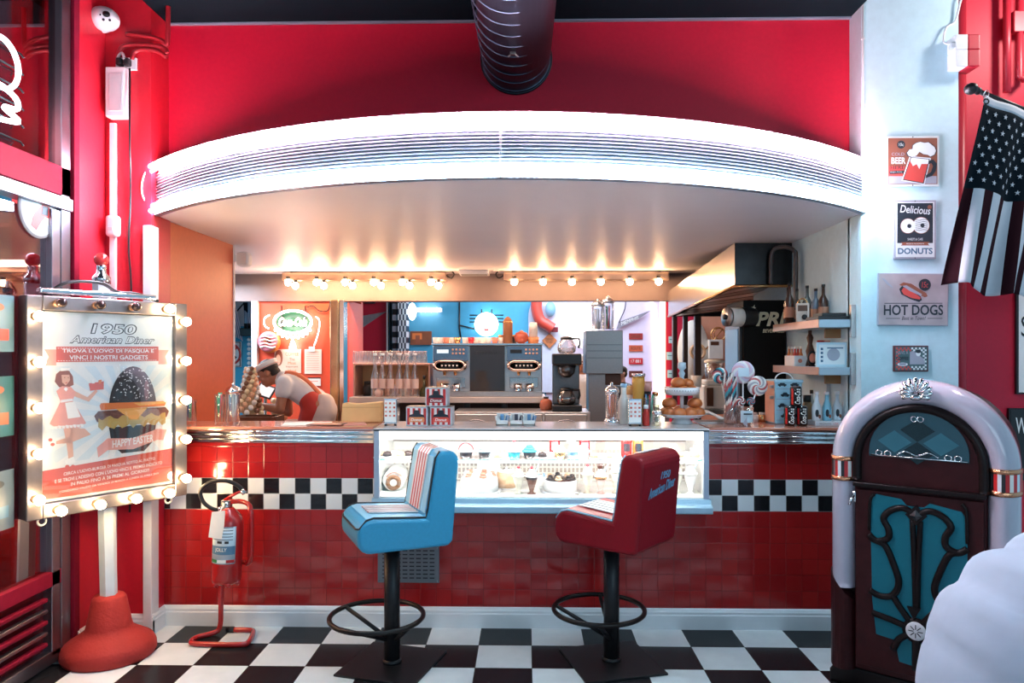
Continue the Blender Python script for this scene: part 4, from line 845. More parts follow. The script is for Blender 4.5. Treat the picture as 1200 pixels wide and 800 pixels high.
for (pts, lab) in (([(148, 40), (175, 43), (190, 48), (196, 52), (197, 10), (197, -20)], 'red conduit curving from the camera up the pier corner'), ([(138, 70), (141, 58), (150, 53), (175, 53), (192, 56), (196, 63)], 'red conduit curving above the white sockets'), ([(155, 70), (158, 61), (168, 58), (185, 60), (195, 67)], 'short red conduit just above the black plugs')):
    tag(MB().tube(crv([at(a, b, YP-.018) for a, b in pts], 4), .014, mat('red conduit', (.40, .02, .03), .3, .2), 10).build('conduit_pipe'), lab, 'pipe')
bx = T('cable_box', 'white rectangular electrical box on the left red pier', 'electrical box', at(142, 112, YP))
w_ = X(153, YP)-X(131, YP); h_ = Z(84, YP)-Z(142, YP)
MB().box((0, -.035, 0), (w_, .07, h_), SWHITE, .006).build('housing', bx); MB().box((.006, -.072, -.005), (w_*.7, .006, h_*.75), mat('grey white cover', (.62, .62, .64), .3), .003).build('cover', bx)
so = T('wall_socket', 'white double wall socket with two black plugs', 'socket', at(151, 76, YP))
MB().box((0, -.01, 0), (X(162, YP)-X(141, YP), .02, .075), SWHITE, .004).build('plate', so)
for dx in (-.032, .012): MB().box((dx, -.04, .0), (.034, .05, .045), BLACK, .01).build('plug', so)
MB().tube(crv([at(137, 84, YP-.02)-so.location, at(138, 68, YP-.03)-so.location, at(143, 62, YP-.04)-so.location, at(146, 70, YP-.06)-so.location]), .008, SWHITE, 8).build('white_cable', so)
tag(MB().tube(crv([at(152, 80, YP-.05), at(152, 150, YP-.08), at(153, 230, YP-.012), at(151, 290, YP-.012), at(154, 345, YP-.012), at(153, 480, YP-.012), at(152, 600, YP-.012)], 5), .006, BLACK, 6).build('power_cord'), 'thin black cord hanging down the red pier from the socket', 'cord')
tag(MB().box(((X(134, YP)), YP-.012, (Z(142, YP)+.12-.001)/2), (X(137.5, YP)-X(130.5, YP), .022, Z(142, YP)-.12-.001), SWHITE, .003).build('cable_trunking'), 'narrow white vertical cable trunking down the red pier', 'trunking')
sn = T('wall_sensor', 'small rounded white sensor on the vertical trunking', 'sensor', at(136, 266, YP-.024)); MB().box((0, -.03, 0), (X(143, YP)-X(129, YP), .06, Z(254, YP)-Z(279, YP)), SWHITE, .02).build('housing', sn); MB().box((.0, -.062, -.02), (.03, .004, .02), mat('grey white cover'), .001).build('sensor_window', sn)
tag(MB().tube([(XR+.006, 4.41, 2.9), (XR+.006, 4.41, 4.0)], .007, SWHITE, 8).box((XR+.006, 4.41, 3.2), (.02, .012, .01), SWHITE).box((XR+.006, 4.41, 3.6), (.02, .012, .01), SWHITE).build('cable_conduit'), 'thin white cable up the corner of the column above the canopy', 'cable')
# things on the glass at the far left
gx = XG+.002
MG = Matrix.Rotation(PI/2, 4, 'Z')    # boards on the glass face +x
tt = T('round_sign', 'round white lettered sign with a red hat on the door glass', 'sign', (gx, 3.80, Z(246, 3.80, 33)), math.radians(90))
MB().lathe([(.15, 0), (.15, .008), (0, .008)], mat('sign grey rim', (.35, .36, .38), .4), (0, 0, 0), 40, Matrix.Rotation(PI/2, 4, 'X')).build('disc', tt)
MB().lathe([(.138, 0), (.138, .0006), (0, .0006)], INKW, (0, -.0085, 0), 40, Matrix.Translation((0, -.0085, 0)) @ Matrix.Rotation(PI/2, 4, 'X') @ Matrix.Translation((0, .0085, 0))).build('printed_face', tt)
a = MB(); a.text('FIRE-CHIEF', 0, .075, .17, .028, -.0105, INKD, bold=.02); a.text('GASOLINE', 0, .045, .09, .014, -.0105, INKD); a.build('lettering', tt)
a = MB(); a.ext([(-.03, -.02), (.03, .035), (.085, .03), (.115, -.03), (.05, -.03), (.02, -.06), (-.02, -.11), (-.06, -.09), (-.05, -.05)], -.0102, -.009, INKR, 'y'); a.ext([(.03, .03), (.075, .028), (.07, -.02), (.02, -.02)], -.0108, -.009, INKD, 'y'); a.build('hat_picture', tt)
for k, (pa, pb, col, lab) in enumerate(((345, 412, mat('pale blue flyer', (.07, .15, .20), .5), 'pale blue flyer on the glass door, highest of the left edge flyers'), (441, 512, mat('teal flyer', (.02, .09, .11), .5), 'dark teal flyer on the glass door, middle of the left edge flyers'), (552, 622, mat('grey blue flyer', (.06, .10, .14), .5), 'grey blue flyer on the glass door, lowest of the left edge flyers'))):
    yf = 3.53; zc = (Z(pa, yf, 5)+Z(pb, yf, 5))/2; hh = Z(pa, yf, 5)-Z(pb, yf, 5)
    q = T('flyer', lab, 'poster', (gx, 3.50, zc), math.radians(90), 'flyers on the glass door'); MB().box((0, -.003, 0), (.24, .005, hh), col, .001).build('sheet', q)
    a = MB(); a.ext([(.05*math.cos(i*PI/8), hh*.28+.02*math.sin(i*PI/8)) for i in range(16)], -.0068, -.005, INKO if k != 2 else INKD, 'y'); a.ext(R4(-.08, -hh*.3, .08, -hh*.1), -.0066, -.005, (INKR, INKO, INKB)[k], 'y'); a.build('printed_motif', q)
ns = T('neon_sign', 'glowing white and blue neon sign in the upper left shop window', 'neon sign', (gx+.07, 3.44, Z(100, 3.5, 5)), math.radians(90))
NB = mat('blue white neon', (1, 1, 1), .3, 0, 9, (.70, .88, 1))
MB().ring((0, -.0, .09), .12, .012, NB, 'y', 32, 8).build('neon_loop', ns); MB().tube(crv([(-.12, 0, -.06), (-.02, 0, -.02), (.10, 0, -.05), (.11, 0, -.10), (.02, 0, -.12), (.12, 0, -.16), (-.1, 0, -.2)]), .012, NB, 8).build('neon_stroke', ns)
for k in range(6): MB().tube([(-.15, .06, .22-k*.09), (.22, .06, .22-k*.09), (.22, .045, .20-k*.09)], .005, BLACK, 6).build('support_bar', ns)
# ================================================================ cakes and shakes inside the display case
CRM = mat('whipped cream', (.86, .84, .82), .5, bump=.2, scale=30); CHOC = mat('dark chocolate', (.045, .018, .012), .35, var=.3); SALM = mat('salmon icing', (.75, .25, .16), .45); CAKE = mat('pale sponge', (.78, .50, .30), .7, var=.3, scale=40)
BLUI = mat('turquoise wrapper', (.04, .45, .58), .5); CHER = mat('red cherry', (.55, .01, .02), .15, coat=.5); SHAKE = mat('chocolate shake', (.28, .12, .08), .4); VAN = mat('vanilla shake', (.80, .74, .60), .4); STRAWB = mat('pink shake', (.80, .55, .50), .4); LBLUE = mat('light blue icing', (.35, .58, .78), .5)
ZDK = ZD+.006; ZSH = ZS+.0005
def swirl(mb, z, r, h, m, c=(0, 0), n=3):
    for i in range(n): mb.lathe([(0, z+h*i/n), (r*(1-i*.27), z+h*i/n+.001), (r*(1-i*.27)*1.02, z+h*(i+.5)/n), (r*(1-i*.27)*.75, z+h*(i+1)/n), (0, z+h*(i+1.15)/n)], m, (c[0], c[1], 0), 16)
def cupcake(px, wrap, ice, label, top=None, y=4.52, r=.036, handle=False, sc=1):
    t = T('cupcake', label, 'cupcake', (X(px, y), y, ZSH), 0, 'cupcakes on the glass shelf')
    mb = MB(); seg = 24; mb.lathe([(r*.72, 0), (r*.95, .045)], wrap, (0, 0, 0), seg); mb.build('wrapper', t)
    mb = MB(); swirl(mb, .04, r*1.12, .042*sc, ice); mb.build('icing', t)
    if top: MB().sph((0, 0, .042+.046*sc), .011, top, 10).build('topping', t)
    if handle: MB().tube([(r*math.cos(PI*i/10), 0, .05+.045*math.sin(PI*i/10)) for i in range(11)], .004, CHER, 6).build('red_hoop', t)
    return t
cupcake(546, CHOC, CRM, 'black cup of cream with a red hoop, just right of the blue stool', None, handle=True, r=.045)
cupcake(568, CHOC, LBLUE, 'brown cupcake with pale blue icing, second from the blue stool', None, r=.042)
cupcake(602.5, BLUI, CRM, 'turquoise cupcake with tall cream and a red cherry', CHER, r=.042, sc=1.4)
cupcake(620.5, CHOC, BLUI, 'black cupcake with blue icing beside the turquoise cupcake', None, r=.042)
cupcake(656.5, GOLD, CRM, 'gold wrapped cupcake before the first red drink can', None, r=.038)
cupcake(671, LBLUE, LBLUE, 'pale blue iced cupcake between the two left cans', None, r=.035, sc=.8)
cupcake(683, CRM, CRM, 'all white cupcake in front of the blue topped can', None, r=.042)
def plate_cakes(px, y, z, n_, label, w, cols):
    t = T('pastry_tray', label, 'pastries', (X(px, y), y, z)); MB().box((0, 0, .004), (w, .12, .008), SWHITE, .003).build('tray', t)
    for i in range(n_):
        xx = -w/2+.035+i*(w-.07)/max(1, n_-1); mb = MB(); mb.lathe([(.026, .0), (.030, .012), (.022, .026), (0, .032)], cols[i % len(cols)], (xx, .012*(-1)**i, .008), 14); mb.build('pastry', t)
plate_cakes(584, 4.50, ZSH, 3, 'small white tray of cream pastries between brown and turquoise cupcakes', .14, [CRM, CAKE])
plate_cakes(638, 4.54, ZSH, 4, 'white tray of cookies speckled with chocolate left of the gold cupcake', .15, [CRM, CHOC, CRM])
plate_cakes(710, 4.50, ZSH, 4, 'flat white tray of pale pastries left of the red stool back', .20, [CAKE, CRM])
plate_cakes(462, 4.56, ZSH, 5, 'tray of chocolate topped pastries on the shelf left of the blue stool', .24, [CAKE, CHOC, CRM])
plate_cakes(800, 4.55, ZSH, 4, 'white tray of cream puffs on the shelf right of the red stool', .22, [CRM, CAKE])
for k, (px, y, lab) in enumerate(((788, 4.66, 'heap of meringues on the shelf behind the red stool back'), (816, 4.70, 'heap of white meringues at the right end of the shelf'))):
    t = T('meringue_pile', lab, 'meringues', (X(px, y), y, ZSH)); MB().cyl((0, 0, 0), .06, .008, SWHITE).build('plate', t)
    for i in range(7):
        a = i*2*PI/5; rr_ = .032 if i < 5 else .012; mb = MB(); swirl(mb, 0, .024, .034, CRM, n=2); mb.build('meringue', t, loc=(rr_*math.cos(a), rr_*math.sin(a), .009 if i < 5 else .04))
def can(px, y, z, base, accent, label, top=CHROME, group='drink cans in the display case', h=.122, r=.0335, parent=None, letters=None, sz=(.045, .03), lc=None):
    t = T('drink_can', label, 'drink can', (X(px, y), y, z), 0, group)
    MB().lathe([(r*.8, 0), (r, .008), (r, h-.012), (r*.85, h-.001)], base, (0, 0, 0), 22).build('can_body', t)
    MB().lathe([(r*.82, h-.002), (r*.84, h), (r*.76, h-.004), (0, h-.004)], top, (0, 0, 0), 20).build('lid', t)
    if accent:
        mb = MB(); n_ = 10; R_ = r+.0008
        a0, a1 = -38, 38
        vs = [(R_*math.sin(math.radians(a0+(a1-a0)*i/n_)), -R_*math.cos(math.radians(a0+(a1-a0)*i/n_)), zz) for zz in (h*.30, h*.72) for i in range(n_+1)]
        if not letters: mb.add(vs, [[i, i+1, n_+1+i+1, n_+1+i] for i in range(n_)], accent, True)
        else:
            # name running up the can
            mb.text(letters, 0, 0, h*.78, r*1.05, 0, accent, shear=.3, bold=.02)
            for i, v in enumerate(mb.v):
                q = (-v.z, v.x+h*.5); a = q[0]/R_; mb.v[i] = Vector((R_*math.sin(a), -R_*math.cos(a), q[1]))
        mb.build('print', t)
    return t
CRED = mat('can red', (.62, .02, .02), .25, .3); CORG = mat('can orange', (.80, .34, .08), .25, .3); CBLK = mat('can black', (.015, .012, .014), .25, .3)
can(650, 4.66, ZSH, CRED, PWH, 'red drink can with white print behind the gold cupcake')
can(685, 4.64, ZSH, CRED, LBLUE, 'red drink can with blue top behind the white cupcake', LBLUE)
can(734, 4.60, ZSH, CRED, INKD, 'red drink can beside the red stool back')
can(747.5, 4.60, ZSH, CORG, INKD, 'orange drink can partly behind the red stool back')
t = T('price_card', 'tilted white price card between the two left cans', 'card', (X(665, 4.62), 4.62, ZSH)); MB().box((0, 0, .105), (.058, .003, .045), PAPER, .001, Matrix.Rotation(.25, 4, 'Y')).build('card', t); MB().tube([(0, .004, 0), (0.02, .004, .10)], .002, STEEL, 6).build('wire_stem', t)
def milkshake(px, y, fill, label, cherry=True, h=.105, r=.036, straw=True, cookie=False, layer=None):
    t = T('milkshake', label, 'milkshake', (X(px, y), y, ZDK), 0, 'milkshakes in the display case')
    mb = MB(); mb.lathe([(.026, 0), (.028, .004), (.012, .012), (.013, .02), (r, h)], fill, (0, 0, 0), 20); mb.build('filled_glass', t)
    if layer: MB().lathe([(r*.98, h-.014), (r*1.03, h+.004), (0, h+.005)], layer, (0, 0, 0), 20, None, True, False).build('sauce_layer', t)
    mb = MB(); swirl(mb, h, r*1.1, .05, CRM); mb.build('whipped_cream', t)
    if cherry: MB().sph((0, -.004, h+.058), .011, CHER, 10).build('cherry', t)
    if straw: MB().tube([(.008, 0, h), (.045, .005, h+.075)], .004, LBLUE, 6).build('straw', t)
    if cookie: MB().lathe([(.022, 0), (.022, .008), (0, .008)], CHOC, (0, 0, 0), 18, Matrix.Translation((0, -.005, h+.065)) @ Matrix.Rotation(PI/2, 4, 'X')).build('round_cookie', t)
    return t
milkshake(607.5, 4.53, VAN, 'vanilla shake glass with cream and a cherry right of the white cake', True, straw=False)
milkshake(623, 4.52, SHAKE, 'brown chocolate shake with cream, cherry and pale blue straw', True, layer=CHOC)
milkshake(688.5, 4.55, VAN, 'tall white shake with a red cherry right of the chocolate chip cake', True, straw=False, h=.115)
milkshake(704, 4.54, STRAWB, 'pink shake topped with a round dark cookie', False, cookie=True, layer=GOLD)
milkshake(722, 4.56, VAN, 'white shake half behind the left edge of the red stool', False, straw=False, h=.13)
milkshake(793, 4.56, VAN, 'white shake right beside the red stool back', False, straw=False, h=.12)
milkshake(809, 4.55, CRM, 'big white shake at the right end of the display case', False, straw=True, h=.12, r=.042)
def cake(px, y, r, h, side, top, label, bits=None, nb=6, board=True):
    t = T('cake', label, 'cake', (X(px, y), y, ZDK), 0, 'cakes in the display case'); MB().lathe([(r*1.18, 0), (r*1.2, .006), (0, .006)], CHROME if False else SWHITE, (0, 0, 0), 32).build('cake_board', t)
    MB().lathe([(r, 0), (r*1.01, h*.5), (r*.98, h-.008), (r*.93, h), (0, h)], side, (0, 0, .007), 32).build('sponge', t)
    MB().lathe([(r*.9, 0), (r*.8, .008), (0, .012)], top, (0, 0, .007+h), 28).build('topping', t)
    if bits:
        for i in range(nb):
            a = i*2*PI/nb; mb = MB(); swirl(mb, 0, r*.2, r*.26, bits[i % len(bits)], n=2); mb.build('decoration', t, loc=(r*.68*math.cos(a), r*.68*math.sin(a), .012+h))
    return t
cake(562, 4.60, .118, .085, CRM, CRM, 'white cream cake with salmon rosettes right of the blue stool', [SALM, CRM], 10)
cake(593.5, 4.72, .062, .10, CAKE, CRM, 'tall layered salmon and cream cake behind the vanilla shake', [CRM], 4)
cake(657, 4.60, .108, .07, CRM, CHOC, 'white cake topped with chocolate crumbs and dark cookies', [CHOC, CAKE], 7)
cake(637.5, 4.76, .05, .06, CRM, CRM, 'small white cream cake behind the chocolate shake', [LBLUE], 4)
t = T('white_box', 'plain white upright card box behind the cake with salmon rosettes', 'box', (X(573, 4.82), 4.82, ZDK)); MB().box((0, 0, .08), (.15, .06, .16), PAPER, .003).build('box', t); MB().box((0, -.031, .14), (.13, .003, .004), mat('fold line', (.6, .58, .55)), 0).build('fold', t)
# sloping box with the doughnut left of the blue stool
t = T('swiss_roll', 'white iced roll cake with nutty swirl end, left of the blue stool', 'cake', (X(463, 4.56), 4.56, ZDK))
MB().lathe([(0, 0), (.062, 0), (.068, .01), (.068, .27), (.06, .285), (0, .286)], CRM, (0, 0, 0), 24, Matrix.Translation((-.01, 0, .072)) @ Matrix.Rotation(-PI/2, 4, 'X') @ Matrix.Rotation(-.08, 4, 'Y')).build('iced_roll', t)
mb = MB(); mb.ring((-.01, -.004, .06), .036, .014, mat('nut crust', (.30, .14, .06), .6, var=.6, scale=120, bump=.5), 'y', 20, 8); mb.sph((-.01, -.002, .06), (.03, .008, .03), CRM, 12); mb.build('swirl_end', t)
MB().tube([(.055*math.cos(a)-.005, -.004, .075+.05*math.sin(a)) for a in [PI*.15+PI*.7*i/8 for i in range(9)]], .004, SALM, 6).build('orange_arc', t)
MB().box((0, .14, .003), (.2, .36, .006), PAPER, .001).build('tray', t)
tag(MB().box((X(676, 4.47), 4.47, ZDK+.009), (.03, .004, .018), PAPER, .001).box((X(676, 4.47), 4.467, ZDK+.009), (.02, .002, .004), BLACK).build('price_card'), 'tiny white card with black print between white and pink shakes', 'card')

# ================================================================ things standing on the counter
ZT = ZTOP+.0005; ZW = 1.2525
STRIPE = [mat('box red', (.55, .03, .03), .5), mat('box white', (.74, .74, .74), .5)]
def striped_box(px, py_bottom, label, z, band, y=4.62, w=.137, h=.118):
    t = T('striped_box', label, 'box', (X(px, y), y, z), math.radians(-3), 'striped boxes on the display case')
    MB().box((0, 0, h/2), (w, .12, h), mat('box pale grey', (.55, .60, .66), .5), .003).build('carton', t)
    mb = MB(); n_ = 7
    for i in range(n_): mb.ext(R4(-w/2+.008+i*(w-.016)/n_, .006, -w/2+.008+(i+1)*(w-.016)/n_, h-.008), -.0608, -.0598, (STRIPE[0] if i % 2 == 0 else STRIPE[1]), 'y')
    mb.ext([(-.052, .05), (-.045, .068), (-.02, .075), (-.018, .098), (.018, .098), (.02, .075), (.045, .068), (.052, .05), (.05, .03), (-.05, .03)], -.0614, -.0598, INKD, 'y'); mb.ext(rrect(-.05, .022, .05, .054, .008), -.0618, -.0598, band, 'y'); mb.build('striped_print', t)
    mb = MB(); mb.text('Donut', 0, .038, .075, .018, -.0622, PWH, bold=.02, shear=.2); mb.build('lettering', t)
    MB().box((0, 0, h+.001), (w, .12, .002), BLACK, 0).build('lid_edge', t); return t
striped_box(490.5, 501, 'striped box with orange band, lower left of the three stacked boxes', ZT, mat('band orange', (.80, .28, .10), .5))
striped_box(518.5, 501, 'striped box with red band, lower right of the three stacked boxes', ZT, mat('band red', (.70, .08, .05), .5))
striped_box(513, 478, 'striped box with dark red band on top of the two striped boxes', ZT+.1215, mat('band dark red', (.30, .02, .03), .5))
def napkins(px, label, y=4.60, w=.085, h=.16):
    t = T('napkin_dispenser', label, 'napkin dispenser', (X(px, y), y, ZT), 0, 'napkin dispensers on the display case')
    MB().box((0, 0, h/2+.01), (w, .10, h), CHROME, .006).build('shell', t); MB().box((0, -.052, h/2+.012), (w-.012, .004, h-.02), PAPER, .002).build('napkin_front', t)
    mb = MB()
    for r in range(4):
        for c in range(3): mb.ext(rrect(-.026+c*.026-.007, h*.40+r*.026-.006, -.026+c*.026+.007, h*.40+r*.026+.006, .003, 2), -.0547, -.0538, PPINK if (r+c) % 2 else PRED, 'y')
    mb.build('checked_print', t)
    MB().box((0, -.052, h+.006), (w-.01, .006, .008), LBLUE, .002).build('top_rim', t)
    for sx in (-1, 1): MB().box((sx*(w/2-.012), -.035, .005), (.014, .03, .01), BLACK, .003).build('foot', t)
napkins(459, 'chrome napkin dispenser beside the brown paper bag'); napkins(743, 'chrome napkin dispenser right of the orange straw jar')
def jar(px, y, z, r, h, label, straws, lid=None, group=None, name='straw_jar', cat='jar', fancy=False):
    t = T(name, label, cat, (X(px, y), y, z), 0, group)
    MB().lathe([(r*.95, 0), (r, .006), (r, h*.88), (r*1.06, h), (r*.96, h), (r*.93, h*.88), (r*.93, .012), (0, .012)], GLASS, (0, 0, 0), 20, None, True, False).build('glass', t)
    if fancy: MB().lathe([(r*1.25, 0), (r*1.2, .03), (r*1.02, .04)], CHROME, (0, 0, 0), 20).build('chrome_base', t)
    k = len(straws)
    for i, (m, hh) in enumerate(straws):
        a = i*2*PI/k*1.0; q = r*.55 if i % 3 else r*.2
        MB().tube([(q*math.cos(a)*.8, q*math.sin(a)*.8, .014), (q*math.cos(a+.5)*1.15, q*math.sin(a+.5)*1.15, hh)], .0055, m, 7).build('straw', t)
    if lid:
        mb = MB(); mb.lathe([(r*1.1, h), (r*1.12, h+.012), (r*.9, h+.03), (r*.35, h+.045), (0, h+.045)], CHROME, (0, 0, 0), 20); mb.sph((0, 0, h+.055), .012, CHROME, 10); mb.build('lid', t)
    return t
SG = mat('green straw', (.05, .35, .2), .35); SR_ = mat('red straw', (.60, .05, .06), .35); SB = mat('blue straw', (.12, .30, .55), .35); SO = mat('orange straw', (.78, .22, .08), .35); SW = mat('pale straw', (.60, .72, .82), .35)
jar(222, 4.70, ZW, .045, .15, 'glass jar of red, green and blue straws right behind the poster stand', [(SG, .17), (SR_, .16), (SB, .18), (SG, .15), (SR_, .17), (SB, .16), (SG, .16)])
jar(258, 4.66, ZW, .034, .19, 'narrow glass of green straws on the left worktop', [(SG, .20), (SW, .19), (SG, .18), (SG, .2), (SR_, .19)])
jar(273, 4.66, ZW, .043, .20, 'lidded glass jar packed with pale blue straws on the left worktop', [(SW, .195), (SB, .19), (SW, .19), (SW, .195), (SW, .19), (SB, .19), (SW, .195), (SW, .19)], True)
jar(717, 4.66, ZT, .042, .205, 'lidded glass dispenser of orange straws left of a napkin dispenser', [(SO, .19)]*6+[(SW, .18)]+[(SO, .195)]*4, True, None, fancy=True)
jar(761, 4.70, ZT, .036, .17, 'glass of dark green and blue straws right of the napkin dispenser', [(SG, .19), (BLACK, .2), (SB, .19), (SG, .18), (SR_, .19), (SG, .19)])
# paper bag and menu sheets
t = T('paper_bag', 'folded brown paper bag on the left worktop beside the display case', 'paper bag', (X(425, 4.78), 4.78, ZW), .05)
mb = MB(); mb.ext([(-.135, 0), (.13, 0), (.133, .135), (.06, .13), (-.02, .122), (-.10, .128), (-.125, .126)], -.045, .045, KRAFT, 'y'); mb.build('bag', t, bev=.008); MB().box((0, -.046, .10), (.25, .002, .004), mat('bag fold', (.55, .32, .13), .7)).build('fold', t)
t = T('menu_sheets', 'white and dark printed menu sheets lying on the left worktop', 'menu', (X(360, 4.64), 4.64, ZW)); MB().box((0, 0, .0015), (.30, .20, .003), PAPER, 0, None, .2).build('sheet', t); MB().box((.14, -.04, .0045), (.22, .14, .003), mat('dark menu print', (.10, .03, .04), .4), 0, None, -.1).build('sheet', t); MB().box((.30, .02, .0015), (.14, .2, .003), PPINK, 0, None, .3).build('sheet', t)
# three sachet boxes
for k, (px, m, lab) in enumerate(((588.5, SB, 'white tub of blue sachets, left of the three in front of the steel drawers'), (605, mat('dark sachets', (.06, .06, .09), .4), 'white tub of dark sachets, middle of the three in front of the steel drawers'), (620, SB, 'white tub of blue sachets, right of the three in front of the steel drawers'))):
    y = 4.60; t = T('sachet_tub', lab, 'tub', (X(px, y), y, ZT), 0, 'sachet tubs on the display case'); w_ = .075
    mb = MB(); mb.span((-w_/2, -.04, 0), (w_/2, .04, .012), PAPER, .002).span((-w_/2, -.04, 0), (w_/2, -.037, .035), PAPER).span((-w_/2, .037, 0), (w_/2, .04, .075), PAPER).span((-w_/2, -.04, 0), (-w_/2+.003, .04, .06), PAPER).span((w_/2-.003, -.04, 0), (w_/2, .04, .06), PAPER); mb.build('tub', t)
    for i in range(6): MB().box((-.018+.018*(i % 3), -.012+.02*(i//3), .045), (.022, .004, .05), m if i % 3 else INKW, .001, Matrix.Rotation(.3*(i % 3-1), 4, 'Y')).build('sachet', t)
# bottles and shakers in the row right of the orange straws
def bottle(px, y, z, prof, m, label, capm=None, ch=.02, lab=None, group=None, name='bottle', cat='bottle', capr=None):
    t = T(name, label, cat, (X(px, y), y, z), 0, group); h = prof[-1][1]
    MB().lathe(prof, m, (0, 0, 0), 18).build('body', t)
    if capm: MB().lathe([(capr or prof[-1][0]*1.15, h-.004), (capr or prof[-1][0]*1.15, h+ch), (0, h+ch)], capm, (0, 0, 0), 14).build('cap', t)
    if lab:
        r = max(p[0] for p in prof)+.0012; mb = MB(); mb.lathe([(r, lab[1]), (r, lab[2])], lab[0], (0, 0, 0), 18, None, True, False); mb.build('label', t)
    return t
CYLP = lambda r, h, nr=None, sh=.6: [(r*.95, 0), (r, .005), (r, h*sh), ((nr or r*.4)*1.3, h*(sh+.15)), (nr or r*.4, h*(sh+.2)), (nr or r*.4, h)]
SHK = mat('pale salt white', (.8, .78, .74), .5); PEP = mat('brown sauce', (.12, .035, .02), .2); KET = mat('ketchup red', (.55, .03, .02), .3); YEL = mat('mustard yellow', (.75, .42, .05), .3)
bottle(731, 4.72, ZT, CYLP(.035, .24, .018), SHK, 'tall white bottle just behind the orange straw dispenser', LBLUE)
bottle(739, 4.815, ZT, [(.035, 0), (.035, .19)], PAPER, 'white carton tube behind the right napkin dispenser', KRAFT, .05, (PPINK, .06, .14))
bottle(748, 4.74, ZT, [(.034, 0), (.03, .10), (.042, .26), (.04, .31)], mat('amber beer glass', (.65, .30, .05), .15), 'flared amber glass standing up behind the right napkin dispenser', CHROME, .015, None, None, 'amber_glass', 'glass')
bottle(757, 4.82, ZT, [(.034, 0), (.034, .21)], BLACK, 'dark box bottle with pink top behind the dark straws', PPINK, .06)
bottle(768, 4.83, ZT, CYLP(.026, .18, .018, .65), glass('olive jar glass', (.75, .8, .6), .08), 'small jar of pale sauce close left of the bun stand', GOLD)
bottle(757, 4.60, ZT, CYLP(.022, .11, .014), KET, 'small red sauce bottle beside the right napkin dispenser', SWHITE)
bottle(770, 4.60, ZT, [(.026, 0), (.026, .075)], glass('shaker glass', (.9, .9, .88), .1), 'small glass shaker with chrome lid before the bun stand', CHROME, .02)
# tiered bun stand
by = 4.76; t = T('tiered_stand', 'white two tier stand piled with buns at the right end of the case', 'cake stand', (X(799, by), by, ZT))
SK = mat('glossy white tin', (.80, .80, .82), .3)
MB().lathe([(.07, 0), (.065, .006), (.05, .03), (.06, .034), (.12, .04), (.15, .062), (.156, .064), (.15, .058), (.118, .047), (0, .047)], SK, (0, 0, 0), 36).build('lower_plate', t)
MB().lathe([(.012, .047), (.012, .19)], SK, (0, 0, 0), 12).build('stem', t)
up_ = MB(); up_.lathe([(0, .185), (.095, .185), (.105, .19), (.112, .235), (.116, .236), (.108, .192), (.1, .1905), (0, .1905)], SK, (0, 0, 0), 36); uo = up_.build('upper_plate', t)
mb = MB()
for i in range(40): a = 2*PI*i/40; mb.sph((.1105*math.cos(a), .1105*math.sin(a), .216), .004, mat('punched dot', (.25, .27, .3), .5), 6)
mb.build('punched_holes', uo)
MB().lathe([(.01, .1905), (.01, .27), (.018, .275), (.014, .30), (.022, .325), (.012, .345), (.028, .36), (.026, .395), (0, .40)], mat('pale blue finial', (.45, .62, .72), .3), (0, 0, 0), 16).build('finial', t)
bun0 = None
def bun(dx, dy, z, label, s=1):
    o = tag(MB().lathe([(0, 0), (.034, .0), (.045, .012), (.047, .025), (.04, .045), (.022, .058), (0, .062)], BUN, (0, 0, 0), 20).build('bun'), label, 'bun', 'buns on the tiered stand')
    o.location = (t.location.x+dx, by+dy, z); o.scale = (s, s, s*.95); return o
zl, zu = ZT+.0485, ZT+.192
LAB = ['front left bun on the lower tier of the white stand', 'second bun from the left at the front of the lower tier', 'third bun from the left at the front of the lower tier', 'rightmost front bun on the lower tier']
for i, (dx, dy) in enumerate(((-.095, -.045), (-.035, -.09), (.035, -.09), (.095, -.045))): bun(dx, dy, zl+.001, LAB[i])
bun(-.085, .05, zl+.001, 'bun at the back left of the lower tier'); bun(.085, .05, zl+.001, 'bun at the back right of the lower tier'); bun(0, .10, zl+.001, 'bun at the back middle of the lower tier')
bun(-.083, -.01, zl+.058, 'bun resting on top of the left buns of the lower tier', 1.05); bun(.083, -.01, zl+.058, 'bun resting on top of the right buns of the lower tier', 1.05)
for i, (dx, dy) in enumerate(((-.058, -.02), (.0, -.062), (.058, -.02), (.0, .058))): bun(dx, dy, zu, ['left bun on the upper tier', 'front bun on the upper tier', 'right bun on the upper tier', 'back bun on the upper tier'][i], .95)
bun(-.03, -.03, zu+.048, 'top bun leaning left of the pale finial', 1.05); bun(.034, .0, zu+.045, 'top bun right of the pale finial', .95)
# candy jars with lollipops and candy canes
CANES = [mat('candy teal', (.03, .33, .42), .3), mat('candy red', (.50, .08, .08), .3), mat('candy cream', (.74, .70, .66), .3), mat('candy black', (.03, .03, .05), .3)]
def cane_mesh(mb, p0, p1, r, n_=26, cols=(0, 3, 2, 1)):
    p0, p1 = Vector(p0), Vector(p1); q = Vector((0, 0, 1)).rotation_difference((p1-p0).normalized()).to_matrix(); Ln = (p1-p0).length; seg = 8; vs = []
    for i in range(n_+1):
        for k in range(seg): a = 2*PI*k/seg+i*.55; vs.append(p0+q @ Vector((r*math.cos(a), r*math.sin(a), Ln*i/n_)))
    for k in range(seg):
        for i in range(n_): mb.add([vs[i*seg+k], vs[i*seg+(k+1) % seg], vs[(i+1)*seg+(k+1) % seg], vs[(i+1)*seg+k]], [[0, 1, 2, 3]], CANES[cols[(k//2) % 4]], False)
ly = 4.66; lz = ZW
